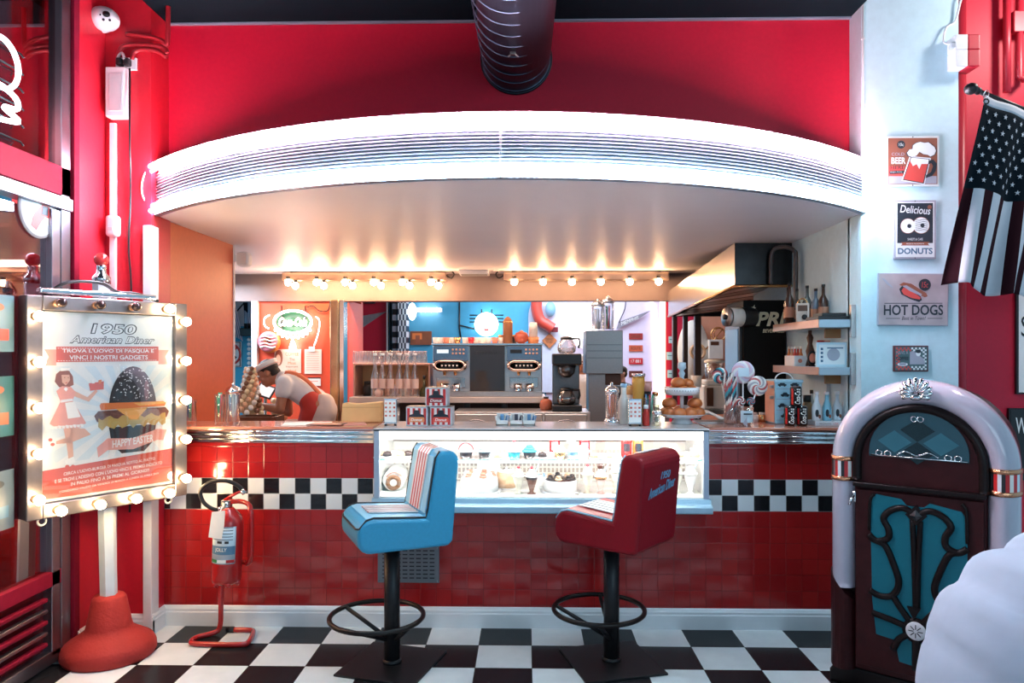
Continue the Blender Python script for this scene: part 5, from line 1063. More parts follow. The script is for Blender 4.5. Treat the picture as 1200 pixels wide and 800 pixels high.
def tumbler(px, y, r, h, label, lab=False):
    t = T('candy_jar', label, 'jar', (X(px, y), y, lz), 0); MB().lathe([(r*.9, 0), (r, .006), (r, h), (r*.95, h), (r*.93, .012), (0, .012)], GLASS, (0, 0, 0), 22, None, True, False).build('glass', t)
    if lab:
        mb = MB(); n_ = 8; vs = [((r+.001)*math.sin(a), -(r+.001)*math.cos(a), z) for z in (.02, h-.02) for a in [-.8+1.6*i/n_ for i in range(n_+1)]]; mb.add(vs, [[i, i+1, n_+2+i, n_+1+i] for i in range(n_)], mat('jar label', (.50, .66, .74), .4), True)
        lo_ = mb.build('paper_label', t)
        mb = MB(); mb.ext(R4(-.025, h-.045, .028, h-.036), -(r+.006), -(r+.004), INKD, 'y'); mb.ext([(-.03, h-.10), (-.005, h-.06), (.0, h-.12)], -(r+.004), -(r+.002), INKG, 'y'); mb.build('print', lo_)
    return t
tumbler(857, ly-.02, .048, .125, 'glass of striped candy sticks on the right worktop', False); tumbler(873, ly-.05, .052, .115, 'glass jar with pale blue label holding candy lollies', True)
cg = 'striped candy sticks in the glass'
for i in range(10):
    a = i*2*PI/10; bx_, by_ = .022*math.cos(a), .022*math.sin(a); tx_ = -.055+.10*(i/9)-.03; hh = .215+.03*math.sin(i*2.1)
    mb = MB(); cane_mesh(mb, (bx_*.9+.0, by_*.9, .014), (bx_*.6+tx_*.75, by_*1.2, .305+.03*math.sin(i*2.1)), .0095)
    p = Vector((X(857, ly-.02), ly-.02, lz)); o = mb.build('candy_stick'); o.location = p; tag(o, 'teal, red and white striped candy stick standing in the glass', 'candy', cg)
def lolly(px, py, base, r, cols, label, y=ly, card=None):
    c = at(px, py, y); b_ = Vector(base); t = T('lollipop', label, 'lollipop', b_); cv = c-b_
    MB().tube([(0, 0, 0), cv*.96+Vector((0, .004, 0))], .004, PAPER, 6).build('stick', t)
    mb = MB()
    rings = 7; rot = Matrix.Translation(cv)
    for k in range(36):
        a0, a1 = 2*PI*k/36, 2*PI*(k+1)/36
        for j in range(rings):
            r0, r1 = r*j/rings, r*(j+1)/rings; s_ = j*.45
            P_ = lambda a, rr: (rr*math.cos(a+2.2*rr/r), -.012*(1-(rr/r)**2)**.5 if rr < r else 0, rr*math.sin(a+2.2*rr/r))
            vs = [P_(a0, r0), P_(a1, r0), P_(a1, r1), P_(a0, r1)]; m = cols[(k//3) % len(cols)]
            mb.add(vs, [[0, 1, 2, 3]] if r0 > 0 else [[0, 2, 3]], m, True, rot); mb.add([(v[0], .006-v[1], v[2]) for v in vs], [[3, 2, 1, 0]] if r0 > 0 else [[3, 2, 0]], m, True, rot)
    mb.build('candy_disc', t)
    if card: MB().box(cv+Vector((-.002, -.017, .0)), (r*.95, .002, r*.75), mat('card pale blue', (.60, .72, .80), .5), 0, Matrix.Identity(4)).build('sticker', t)
LP = [mat('lolly lilac', (.68, .56, .70), .3), mat('lolly pink', (.72, .42, .50), .3), mat('lolly white', (.78, .75, .76), .3)]
b1 = Vector((X(873, ly-.05), ly-.05, lz+.014)); b0 = Vector((X(857, ly-.02), ly-.02, lz+.014))
lolly(871, 436, b1+Vector((-.008, .02, 0)), .073, LP, 'big pale lilac swirl lollipop with a blue sticker', ly+.01, True)
lolly(888, 452, b1+Vector((.012, .0, 0)), .064, [CANES[1], CANES[2], mat('candy grey', (.35, .33, .36), .3), CANES[2]], 'red and grey swirl lollipop leaning right', ly-.02)
lolly(844, 440, b0+Vector((.0, .02, 0)), .052, [CANES[3], CANES[1], CANES[2], CANES[0]], 'dark striped swirl lollipop leaning left over the glass', ly+.02)
lolly(868, 470, b1+Vector((-.014, -.024, 0)), .030, [CANES[3], CANES[2], CANES[1]], 'small dark striped round lolly, left one just above the label', ly-.085)
lolly(880, 470, b1+Vector((.018, -.02, 0)), .026, [CANES[3], CANES[0], CANES[1]], 'small dark striped round lolly, right one just above the label', ly-.09)
# tin box with little cars and drink cans in front
ty = 4.72; t = T('tin_box', 'pale blue tin lunch box printed with dark little cars and wire handle', 'tin box', (X(923, ty), ty, ZW), math.radians(8)); tw, th_ = .185, .285
TB = mat('tin box blue', (.34, .56, .68), .4); MB().box((0, .05, th_/2), (tw, .13, th_), TB, .006).build('box', t); MB().box((-tw/2-.004, .05, th_/2), (.006, .125, th_-.02), mat('salmon box side', (.75, .36, .24), .4), .003).build('side_panel', t)
MB().box((0, .05, th_-.012), (tw+.012, .14, .02), TB, .005).build('lid', t); MB().tube([(.06*math.cos(PI*i/12), .05, th_-.004+.045*math.sin(PI*i/12)) for i in range(13)], .004, SWHITE, 8).build('wire_handle', t)
for z in (.17, .24): MB().box((-tw/2-.014, .0, z), (.03, .02, .02), STEEL, .004).build('latch', t)
mb = MB()
for r, z in enumerate((.245, .18, .11, .045)):
    for c in range(2):
        x = -.045+c*.085+(.02 if r % 2 else 0); car_ = [(-.028, 0), (.028, 0), (.03, .008), (.018, .012), (.01, .022), (-.010, .022), (-.018, .012), (-.03, .010)]
        if x > .08: continue
        mb.ext([(x+p[0], z+p[1]) for p in car_], -.0168, -.0148, INKD, 'y')
        for q in (-.016, .016): mb.ext([(x+q+.006*math.cos(a*PI/4), z+.006*math.sin(a*PI/4)) for a in range(8)], -.017, -.0148, BLACK, 'y')
    mb.ext(R4(-.085, z-.022, .085, z-.018), -.0166, -.0148, INKG, 'y')
mb.build('car_print', t)
for i, (px, zz, lab) in enumerate(((925.5, 0, 'black cola can on the right worktop, left one before the tin box'), (939.5, 0, 'black cola can on the right worktop, right one before the tin box'), (932.5, .1235, 'black cola can stacked on top of the other two'))):
    can(px, 4.60, ZW+zz, CBLK, PWH, lab, CHROME, 'black cola cans', .122, .0345, None, 'Coca-Cola')
    r_ = sc.objects[-1] if False else None
# red edge stripe belongs to each can: add as a part
for o in [o for o in COL.objects if o.get('group') == 'black cola cans']:
    mb = MB(); R_ = .0353; vs = [(R_*math.sin(a), -R_*math.cos(a), z) for z in (.01, .11) for a in (-1.15, -.95, -.78)]; mb.add(vs, [[0, 1, 4, 3], [1, 2, 5, 4]], CRED, True); mb.build('red_stripe', o)
# flat box and four milk white bottles next to the jukebox
t = T('flat_box', 'flat white box with red print under the four white bottles', 'box', (X(968, 4.62), 4.62, ZW), 0); MB().box((0, .02, .014), (.17, .14, .028), mat('white printed box', (.66, .68, .72), .5), .003).build('box', t)
mb = MB(); mb.text('MADIGAN', -.025, .014, .07, .010, -.0508, INKD); mb.text('USA', .04, .014, .03, .010, -.0508, INKR); mb.build('lettering', t)
BW_ = mat('white bottle glaze', (.66, .74, .80), .25); BTL = mat('aqua bottle glaze', (.25, .55, .70), .25)
for i, (px, y, m, lab) in enumerate(((957, 4.60, BW_, 'white bottle, leftmost of four in a row by the jukebox'), (969, 4.62, BTL, 'aqua bottle with white cap, second of four by the jukebox'), (981, 4.64, BW_, 'white bottle, third of four in a row by the jukebox'), (991, 4.67, BW_, 'white bottle, nearest the jukebox of the four'))):
    q = bottle(px, y, ZW+.0285, [(.026, 0), (.028, .006), (.028, .085), (.012, .13), (.0115, .165), (.013, .168)], m, lab, SWHITE, .016, None, 'white bottles by the jukebox')
    mb = MB(); mb.sph((-.006, -.024, .05), (.012, .008, .026), INKD, 8).sph((.008, -.024, .03), (.010, .008, .014), INKO, 8); mb.build('dark_motif', q)
t = T('printed_card', 'pale printed card standing behind the white bottles', 'card', (X(984, 4.86), 4.86, ZW), math.radians(2)); MB().box((0, 0, .145), (.17, .004, .29), PAPER, .001, Matrix.Rotation(math.radians(-3), 4, 'X')).build('card', t); mb = MB(); mb.ext(R4(-.05, .235, .045, .247), -.02, -.0165, INKG, 'y'); mb.ext([(-.02, .1), (.0, .16), (.03, .15), (.06, .18), (.05, .11)], -.0105, -.009, INKR, 'y'); mb.build('print', t)
bottle(946, 4.80, ZW, [(.03, 0), (.03, .12), (.022, .14)], mat('small jar brown', (.30, .17, .08), .3), 'brown jar with black lid between tin box and bottles', BLACK, .04)
bottle(951, 4.88, ZW, CYLP(.02, .19, .01), mat('pale bottle', (.5, .55, .55), .2), 'thin pale bottle with black cap behind the leftmost white bottle', BLACK)
# small stuff between the stand and the candy jars
t = T('folded_newspaper', 'crumpled pale paper and grey tray right of the bun stand', 'paper', (X(836, 4.82), 4.82, ZW)); mb = MB(); mb.grid(lambda u, v: (-.12+.24*u, -.08+.16*v, .012+.05*math.exp(-((u-.35)/.3)**2)+.012*math.sin(9*u+4*v)), 16, 10, PAPER); mb.build('paper', t, solid=.002); MB().box((.02, 0, .004), (.26, .18, .008), STEEL, .003).build('tray', t)
for i, (px, lab, m) in enumerate(((884, 'small glass pot on the right worktop just right of the label jar', SHK), (893, 'second small pot right of the label jar', GOLD), (901, 'small cream jug beside the tin box', CREAM))): bottle(px, 4.84, ZW, [(.022, 0), (.026, .02), (.024, .045), (.018, .05)], m, lab, STEEL, .012, None, None, 'small_pot', 'pot')
# ================================================================ kitchen behind the counter
def hang(z): return z
# track lights under the soffit
def track(px0, px1, n_, dbl, label):
    y = 7.42; z1 = 2.5475; t = T('track_light', label, 'track light', (X((px0+px1)/2, y), y, z1)); w_ = X(px1, y)-X(px0, y)
    MB().box((0, 0, -.055), (w_, .12, .085), mat('warm steel rail', (.42, .30, .24), .3, .8), .012).build('rail', t); MB().box((0, 0, -.007), (w_*.9, .08, .014), STEELD).build('ceiling_mount', t)
    for i in range(n_):
        x = -w_/2+.11+i*(w_-.22)/(n_-1)
        for k in range(2 if dbl else 1):
            dx, dz = (0, 0) if not dbl else ((-.04, 0), (.035, -.035))[k]
            so_ = MB().cyl((x+dx, -.07, -.085+dz), .02, .03, BLACK, 12, Matrix.Translation((0, 0, 0))).build('lamp_holder', t)
            MB().sph((x+dx, -.07, -.115+dz), .034, mat('hot warm bulb', (1, .9, .8), .3, 0, 70, (1, .58, .30)), 14).build('bulb', so_)
    for sx in ((1,) if dbl else (-1,)): MB().tube(crv([(sx*w_/2, 0, -.04), (sx*(w_/2+.05), -.02, -.07), (sx*(w_/2+.08), -.01, -.03), (sx*(w_/2+.06), 0, -.003)]), .007, BLACK, 6).build('cable_loop', t)
track(332, 523, 6, True, 'left track of paired glowing bulbs under the kitchen ceiling'); track(590, 783, 6, False, 'right track of single glowing bulbs under the kitchen ceiling')
t = T('ceiling_vent', 'white rectangular ceiling vent between the two light tracks', 'vent', (X(556, 7.38), 7.38, 2.5475)); MB().box((0, 0, -.02), (.30, .22, .04), SWHITE, .006).build('frame', t)
mb = MB()
for k in range(5): mb.box((0, -.08+.04*k, -.042), (.26, .012, .006), mat('vent slot', (.4, .38, .38)))
mb.build('slots', t)
t = T('wall_speaker', 'small white speaker high beside the orange partition edge', 'speaker', (XL+.0, 5.70, Z(304, 5.70, 280))); MB().box((.045, 0, 0), (.10, .11, .115), SWHITE, .03).build('housing', t); MB().box((-.045, 0, .01), (.08, .04, .05), SWHITE, .006).build('bracket', t); MB().box((.045, -.056, 0), (.075, .003, .09), mat('speaker mesh', (.7, .66, .64), .6, bump=.4, scale=300), .004).build('mesh_grille', t)
# back bar shelf, drawers
ybb = 6.75
t = T('back_bar', 'long pale back shelf carrying the espresso machine and glass cabinet', 'shelf', (X(523, ybb), ybb, .25))
x0, x1 = X(409, ybb)-t.location.x, X(640, ybb)-t.location.x; zt = 1.300-.25
MB().span((x0, 0, zt-.055), (x1, .62, zt), mat('pale shelf edge', (.62, .55, .50), .3, .3), .006).build('shelf_top', t)
for k in range(6): MB().span((x0+.02+k*(x1-x0-.08)/5, .04, 0), (x0+.07+k*(x1-x0-.08)/5, .10, zt-.056), BLACKM).build('leg', t)
MB().span((x0, .50, .02), (x1, .53, zt-.06), mat('dark back panel', (.05, .03, .025), .5)).build('back_panel', t)
yd = 6.18; t = T('drawer_unit', 'low stainless steel drawer unit behind the striped boxes', 'drawers', (X(612, yd), yd, .25)); x0, x1 = X(531, yd)-t.location.x, X(692, yd)-t.location.x; zd = Z(483, yd)-.25
MB().span((x0, .02, .0), (x1, .50, zd), STEEL, .004).build('carcass', t)
for k in range(3):
    a = x0+.015+k*(x1-x0-.02)/3; b = a+(x1-x0-.02)/3-.02
    d = MB().span((a, 0, zd-.30), (b, .022, zd-.015), STEEL, .012).build('drawer', t)
    mb = MB(); mb.tube([((a+b)/2+.09*math.cos(q), -.004, zd-.10+.035*math.sin(q)) for q in [2*PI*i/20 for i in range(20)]], .006, CHROME, 6, True); mb.build('inset_rim', d)
    MB().tube([((a+b)/2-.06, -.004, zd-.10), ((a+b)/2-.05, -.03, zd-.105), ((a+b)/2+.05, -.03, zd-.105), ((a+b)/2+.06, -.004, zd-.10)], .008, BLACK, 8).build('handle', d)
# espresso machine
ym = 6.85; t = T('espresso_machine', 'wide chrome two group espresso machine with a dark glass centre', 'espresso machine', (X(571, ym), ym, 1.3005)); w_ = X(636, ym)-X(507, ym); h_ = Z(402, ym)-1.3005
MB().span((-w_/2, .03, .03), (w_/2, .50, h_-.02), STEEL, .01).build('body', t); MB().span((-w_/2-.006, .0, h_-.02), (w_/2+.006, .52, h_), CHROME, .004).build('cup_rail', t); MB().span((-w_/2, -.03, .0), (w_/2, .50, .05), STEEL, .005).build('drip_tray', t)
m3 = w_/3
for k in range(3):
    a = -w_/2+k*m3+.008; b = a+m3-.016
    if k == 1:
        g = MB().span((a, .005, .05), (b, .03, h_-.025), mat('smoked glass door', (.035, .03, .03), .06, .2, coat=.5), .004).build('glass_door', t)
        mb = MB(); mb.text('ESPRESSO', (a+b)/2, h_-.09, m3*.62, .026, .003, mat('engraved grey', (.02, .02, .02), .4)); mb.build('lettering', g); continue
    c = (a+b)/2
    pn = MB().span((a, .0, h_*.66), (b, .03, h_-.025), mat('blue steel panel', (.22, .27, .33), .2, .9), .005).build('control_panel', t)
    MB().span((c-.13, -.004, h_-.095), (c-.02, .0, h_-.06), mat('display', (.5, .62, .68), .2, 0, .4, (.6, .8, .9)) if k == 0 else BLACK, .001).build('display', pn)
    for i in range(8): MB().cyl((0, 0, 0), .011, .006, mat('lit button', (.7, .4, .3), .3), 10, Matrix.Translation((c+.02+.034*(i % 4), .0, h_-.062-.036*(i//4))) @ Matrix.Rotation(PI/2, 4, 'X')).build('button', pn)
    gh = MB(); gh.ext(rrect(c-.145, h_*.50, c+.145, h_*.66, .06, 6), -.10, .03, STEELD, 'y'); go = gh.build('group_head', t, bev=.008)
    mb = MB(); mb.tube([(p[0], -.102, p[1]) for p in rrect(c-.145, h_*.50, c+.145, h_*.66, .06, 6)], .013, COPPER if False else mat('rosy chrome', (.75, .55, .45), .15, 1), 8, True); mb.build('rim', go)
    mb = MB(); mb.ext(rrect(c-.10, h_*.545, c+.10, h_*.62, .03, 5), -.108, -.10, BLACK, 'y'); kp = mb.build('key_strip', go)
    for i in range(5): MB().cyl((0, 0, 0), .009, .005, PAPER, 8, Matrix.Translation((c-.07+.035*i, -.108, h_*.582)) @ Matrix.Rotation(PI/2, 4, 'X')).build('key', kp)
    for dx in (-.05, .05): MB().lathe([(.012, -.05), (.016, -.02), (.02, .02)], GOLD, (c+dx, -.06, h_*.50), 10).build('spout', go)
    MB().span((a+.03, .01, .08), (b-.03, .035, h_*.36), mat('mirror splash', (.55, .50, .48), .1, 1), .004).build('splash_plate', t)
    for dx in (-.055, .055): MB().lathe([(.04, 0), (.042, .07), (.038, .07), (.036, .005), (0, .005)], CHROME, (c+dx, -.0, .052), 16, None, True, False).build('metal_cup', t)
# things on the espresso machine
zm = 1.3005+h_+.0005
CC = [CREAM, PAPER, SALM, CREAM, GOLD, PAPER, CHER, CREAM]
k = 0
for i, px in enumerate((511, 517, 523, 530, 536, 545, 552, 558, 565, 572, 580, 587)):
    o = tag(MB().lathe([(.018, 0), (.026, .004), (.034, .058), (.030, .058), (.022, .008), (0, .008)], CC[i % len(CC)], (0, 0, 0), 14, None, True, False).build('coffee_cup'), 'small cup standing in the row on top of the espresso machine', 'cup', 'cups on top of the espresso machine'); o.location = (X(px, 7.0), 7.0+.05*(i % 2), zm)
for i, px in enumerate((514, 526, 549, 569)): o = tag(MB().lathe([(.018, 0), (.026, .004), (.034, .058), (0, .05)], CC[(i+2) % 8], (0, 0, 0), 14).build('coffee_cup'), 'cup behind the front row on the espresso machine', 'cup', 'rear cups on top of the espresso machine'); o.location = (X(px, 7.22), 7.22, zm)
q = T('wafer_cone_tower', 'tall brown stack of wafer cones on the espresso machine', 'cone stack', (X(595, 7.0), 7.0, zm)); MB().lathe([(.045, 0), (.047, .20), (.040, .225), (.02, .25), (0, .262)], mat('wafer brown', (.30, .12, .05), .6), (0, 0, 0), 18).build('cones', q); MB().ring((0, 0, .205), .044, .006, GOLD).build('rim', q)
q = T('round_teapot', 'round red pot on the espresso machine', 'pot', (X(611, 6.99), 6.99, zm)); MB().lathe([(.03, 0), (.06, .02), (.072, .06), (.055, .10), (.02, .115), (.012, .125), (0, .126)], mat('rust red', (.45, .09, .05), .35), (0, 0, 0), 20).build('body', q); MB().tube([(.06, 0, .05), (.09, 0, .06), (.10, 0, .085)], .010, BLACK, 8).build('spout', q)
q = T('paper_cup_stack', 'stack of pale paper cups above an orange tub on the espresso machine', 'cups', (X(625, 7.0), 7.0, zm)); MB().lathe([(.05, 0), (.055, .06), (0, .06)], mat('orange tub', (.65, .25, .10), .5), (0, 0, 0), 18).build('tub', q)
for i in range(4): MB().lathe([(.042, 0), (.034, .08), (0, .08)], CREAM, (0, 0, .061+i*.02), 18).build('paper_cup', q)
for px, m, lab in ((602, BLACK, 'small dark jar between the wafer cones and the red pot'), (587.5, mat('ochre tin', (.5, .2, .05)), 'ochre tin just left of the wafer cones')): bottle(px, 7.2, zm, [(.03, 0), (.034, .05), (.03, .075)], m, lab, GOLD, .012, None, None, 'small_tin', 'tin')
# glass cabinet left of the machine
yc = 6.92; t = T('bottle_cabinet', 'open pinkish shelf cabinet with rows of upside down glasses on top', 'cabinet', (X(459, yc), yc, 1.3005)); xa, xb = X(414, yc)-t.location.x, X(504, yc)-t.location.x; hc = Z(426, yc)-1.3005
PK = mat('rosy laminate', (.60, .32, .24), .35)
MB().span((xa, .0, hc-.015), (xb, .34, hc), PK, .003).build('top_panel', t); MB().span((xa, 0, 0), (xa+.015, .34, hc-.016), PK).build('side_panel', t); MB().span((xb-.015, 0, 0), (xb, .34, hc-.016), PK).build('side_panel', t); MB().span((xa+.016, .325, 0), (xb-.016, .34, hc-.016), mat('amber back panel', (.62, .36, .16), .4)).build('back_panel', t)
GL2 = glass('warm glass', (.97, .92, .88), .16)
for r, (yy, dx) in enumerate(((7.0, 0), (7.12, .022))):
    for i in range(15):
        o = tag(MB().lathe([(.0215, 0), (.023, .004), (.018, .115), (.016, .12), (0, .12)], GL2, (0, 0, 0), 12).build('drinking_glass'), 'upside down drinking glass on top of the cabinet', 'glass', 'upside down glasses on the cabinet'); o.location = (X(416, yy)+dx+i*.048, yy, 1.3005+hc+.001)
for i, px in enumerate((439.5, 448, 457.5, 468, 477, 486)):
    o = bottle(px, 6.80, 1.3005, [(.036, 0), (.037, .01), (.037, .19), (.016, .27), (.0145, .385), (.017, .39)], GL2, 'clear swing bottle with white cap standing before the cabinet', SWHITE, .02, (mat('bottle label', (.75, .55, .48), .5), .08, .17), 'clear bottles before the cabinet')
BOT = [(431, 6.985, mat('black tub', (.012, .012, .012), .35), .045, .12, 'black tub at the left end inside the bottle cabinet'), (443.5, 6.99, BLACK, .04, .13, 'black jar beside the black tub in the cabinet')]
for px, y, m, r, h, lab in BOT: bottle(px, y, 1.3005, [(r, 0), (r, h*.7), (r*.7, h)], m, lab, BLACK, .02, None, None, 'dark_tub', 'tub')
for i, px in enumerate((453, 463, 473, 481)): bottle(px, 7.02, 1.3005, [(.032, 0), (.032, .09), (.028, .10)], (PK, LAV, CREAM, PK)[i], ('pink', 'lilac', 'cream', 'rosy')[i]+' tin inside the bottle cabinet behind the clear bottles', STEEL, .008, None, None, 'storage_tin', 'tin')
bottle(497, 6.84, 1.3005, [(.045, 0), (.045, .05), (.014, .10), (.011, .17)], mat('olive green bottle', (.05, .05, .015), .15), 'squat dark green bottle with long neck beside the espresso machine', BLACK, .03)
q = T('rosy_mug', 'small rounded pink mug at the front of the bottle cabinet', 'mug', (X(449, 6.79), 6.79, 1.3005)) if False else T('rosy_mug', 'small rounded pink pot at the front of the cabinet shelf', 'pot', (X(444, 6.80), 6.80, 1.3005)); MB().lathe([(.03, 0), (.042, .02), (.042, .05), (.02, .075), (0, .078)], mat('mug pink', (.75, .50, .42), .35), (0, 0, 0), 18).build('pot', q)
# filter coffee maker
y = 6.40; t = T('coffee_maker', 'black filter coffee maker with a glass jug below and another on top', 'coffee maker', (X(664, y), y, .25+zd+.0005)); s_ = 1
MB().span((-.13, -.10, 0), (.13, .20, .05), BLACK, .008).build('base', t); MB().span((-.12, .09, .05), (.12, .20, .40), STEELD, .006).build('back_column', t); MB().span((-.125, -.10, .40), (.125, .20, .50), BLACK, .012).build('top_housing', t)
MB().lathe([(.035, .29), (.07, .33), (.085, .399), (0, .399)], STEELD, (0, -.01, 0), 20).build('filter_basket', t)
def jug(z, fill):
    j = MB().lathe([(.06, 0), (.08, .02), (.085, .06), (.06, .11), (.05, .125)], GL2, (0, -.0, z), 20, None, True, False).build('glass_jug', t)
    MB().lathe([(.058, .003), (.078, .022), (.08, .05), (0, .05)], fill, (0, 0, z), 20).build('coffee', j); MB().lathe([(.053, .122), (.055, .14), (.03, .15), (0, .152)], BLACK, (0, 0, z), 16).build('jug_lid', j)
    MB().tube([(.05, 0, z+.13), (.11, -.01, z+.13), (.115, -.01, z+.08), (.105, 0, z+.05)], .010, BLACK, 8).build('jug_handle', j)
jug(.051, mat('coffee', (.03, .012, .006), .1)); jug(.5005, GL2)
for i, (px, yy) in enumerate(((645, 6.95), (650, 7.02), (655, 6.96), (661, 7.04))): pass
# steel cabinet with straw jars on it
y = 6.35; DST = mat('dull steel', (.27, .25, .25), .35, .85, var=.1, scale=60); t = T('steel_dispenser', 'tall brushed steel dispenser cabinet with grooved box head', 'dispenser', (X(706, y), y, .25)); za, zb = Z(438, y)-.25, Z(387, y)-.25; xa, xb = X(688, y)-t.location.x, X(730, y)-t.location.x
MB().span((xa-.01, .0, za), (xb, .34, zb), DST, .005).build('box_head', t)
mb = MB()
for f_ in (.36, .52, .66): mb.span((xa, -.003, za+(zb-za)*f_), (xb-.01, .001, za+(zb-za)*f_+.007), STEELD)
mb.build('grooves', t)
MB().span((xa+.02, .08, 0), (xb-.12, .34, za-.001), DST, .004).build('lower_column', t); MB().box(((xa+xb)/2+.08, .15, za-.05), (.14, .16, .10), BROWN, .01).build('drip_head', t)
for i, (px, r, h, lab) in enumerate(((700.5, .055, .22, 'tall lidded glass jar of pale straws on the steel dispenser'), (713, .05, .25, 'taller lidded glass jar of dark coloured straws on the steel dispenser'))):
    jar(px, y+.14, .25+zb+.0005, r, h, lab, [(SW, h*.9)]*8 if i == 0 else [(SG, h*.9), (SR_, h*.9), (SB, h*.9), (BLACK, h*.85), (SG, h*.88), (SR_, h*.9), (SB, h*.9)], True)
# small props on the drawer unit
bottle(640, 6.5, .25+zd+.0005, [(.05, 0), (.06, .03), (.05, .08), (.02, .10)], mat('rust pot', (.45, .12, .06), .3), 'small rust red pot left of the coffee maker', BLACK, .015)
# steel column, neon cola sign and papers on the orange wall
yw = 7.655
tag(MB().span((X(389, 7.5), 7.42, .25), (X(399, 7.5), 7.60, 2.2615), mat('brassy steel', (.62, .44, .26), .2, .95, var=.3, scale=6), .01).span((X(399.3, 7.5), 7.44, .25), (X(404.5, 7.5), 7.60, 2.2615), mat('bright steel strip', (.75, .68, .60), .15, 1), .004).build('steel_post'), 'shiny brass toned steel post beside the orange wall', 'post')
PKN = mat('pink white neon', (1, 1, 1), .3, 0, 7, (1, .62, .55)); WNN = mat('white neon', (1, 1, 1), .3, 0, 8, (1, .93, .90))
c = at(343, 377, yw-.07); t = T('neon_sign', 'oval glowing neon cola sign on the orange wall', 'neon sign', c); K = yw/F
MB().lathe([(1, 0), (1, .01), (0, .01)], mat('dark green sign plate', (.02, .09, .04), .4), (0, 0, 0), 32, Matrix.Translation((0, .05, 0)) @ Matrix.Rotation(PI/2, 4, 'X') @ Matrix.Diagonal((21*K, 12*K, 1, 1))).build('back_plate', t)
MB().tube([(22*K*math.cos(a), 0, 13*K*math.sin(a)) for a in [2*PI*i/40 for i in range(40)]], .013, WNN, 8, True).build('oval_tube', t)
mb = MB(); mb.text('Coca-Cola', 0, 0, 33*K, 10*K, 0, PKN, shear=.35, bold=.03); mb.build('glowing_lettering', t, solid=.008)
zz = []
for i in range(19): a = math.radians(200+i*140/18); e = 1.0 if i % 2 == 0 else 1.32; zz.append((22*K*math.cos(a)*(.98+.1*(e > 1)), 0, 13*K*math.sin(a)*1.05*e-.02))
MB().tube(crv(zz, 3), .008, WNN, 6).build('crown_tube', t)
for k in range(5): a = math.radians(250+k*10); MB().tube([(3*K*math.cos(a), 0, -22*K), (12*K*math.cos(a), 0, -22*K+10*K*math.sin(a))], .006, WNN, 6).build('splash_tube', t)
MB().tube(crv([(27*K, 0, 6*K), (31*K, 0, 2*K), (31*K, 0, -8*K), (28*K, 0, -20*K), (25*K, 0, -28*K)]), .006, PKN, 6).build('straw_tube', t); MB().tube(crv([(-27*K, 0, 8*K), (-33*K, 0, 4*K), (-33*K, 0, -4*K), (-28*K, 0, -8*K)]), .007, PKN, 6).build('bow_tube', t)
for sx in (-14, 14): MB().tube([(sx*K, .03, 19*K), (sx*K, .03, -18*K)], .008, BLACK, 6).tube([(sx*K, .03, 12*K), (sx*K, .075, 12*K)], .008, BLACK, 6).build('bracket', t)
MB().tube(crv([(15*K, .04, 17*K), (22*K, .05, 19*K), (30*K, .05, 13*K), (40*K, .05, 14*K), (43*K, .05, 26*K)]), .007, BLACK, 6).build('cable', t)
c = at(316, 401, yw-.03); t = T('donut_sign', 'round pink donut sign with white icing stripes below the neon cola sign', 'sign', c); MB().ring((0, 0, 0), 8.2*K, 4.6*K, mat('donut orange', (.75, .25, .06), .4), 'y', 32, 12).build('donut_ring', t); MB().ring((-.008, -.014, .006), 8.2*K, 4.1*K, mat('donut pink', (.75, .22, .28), .3), 'y', 32, 12).build('pink_icing', t)
for k in range(4): MB().tube(crv([(-9*K, -.052, (6-4*k)*K), (-3*K, -.056, (7.2-4*k)*K), (3*K, -.056, (5.5-4*k)*K), (9*K, -.052, (6.5-4*k)*K)]), .008, PWH, 6).build('white_stripe', t)
def sheet(nm, label, px0, py0, px1, py1, y, m, prints, cat='poster', th=.006):
    t = T(nm, label, cat, at((px0+px1)/2, (py0+py1)/2, y)); w, h = X(px1, y)-X(px0, y), Z(py0, y)-Z(py1, y); MB().box((0, -th/2, 0), (w, th, h), m, .001).build('sheet', t)
    mb = MB()
    for p_ in prints:
        if isinstance(p_[0], str): mb.text(p_[0], (p_[1]-.5)*w, (.5-p_[2])*h, p_[3]*w, p_[4]*h, -th-.0012, p_[5])
        else: mb.ext([((a-.5)*w, (.5-b)*h) for a, b in p_[0]], -th-.0012-.0008*p_[2], -th+.001, p_[1], 'y')
    if prints: mb.build('print', t)
    return t
TNP = mat('tan poster', (.78, .58, .46), .6)
sheet('coffee_poster', 'tan coffee poster with orange lettering and a dark haired face', 322, 409, 353, 437, yw, TNP, [('COFFEE', .66, .2, .5, .14, PORG), ('The', .66, .42, .2, .12, PBRN), ('Most', .66, .58, .3, .12, PORG), ('Important', .66, .74, .45, .1, PBRN), ('Meal', .66, .9, .3, .1, PORG), (arc(.16, .36, .15, .34, 0, 360, 16), PBRN, 0), (arc(.14, .44, .09, .22, 0, 360, 16), PSKIN, 1)])
sheet('notice_sheet', 'upright white notice sheet on the orange wall right of the coffee poster', 357, 409, 377, 438, yw, mat('warm paper', (.84, .72, .64), .6), [(R4(.1, .1+.09*i, .85, .12+.09*i), PPINK, 0) for i in range(9)]); sheet('notice_sheet', 'small white slip taped above the notice sheet', 362, 406, 369, 412, yw-.012, PAPER, [], 'note'); sheet('notice_sheet', 'small pale sheet hung low on the orange wall', 361, 442, 376, 452, yw, PAPER, [(R4(.0, 0, 1, .12), BLACK, 0), (R4(.2, .4, .8, .5), PPINK, 0)], 'note')
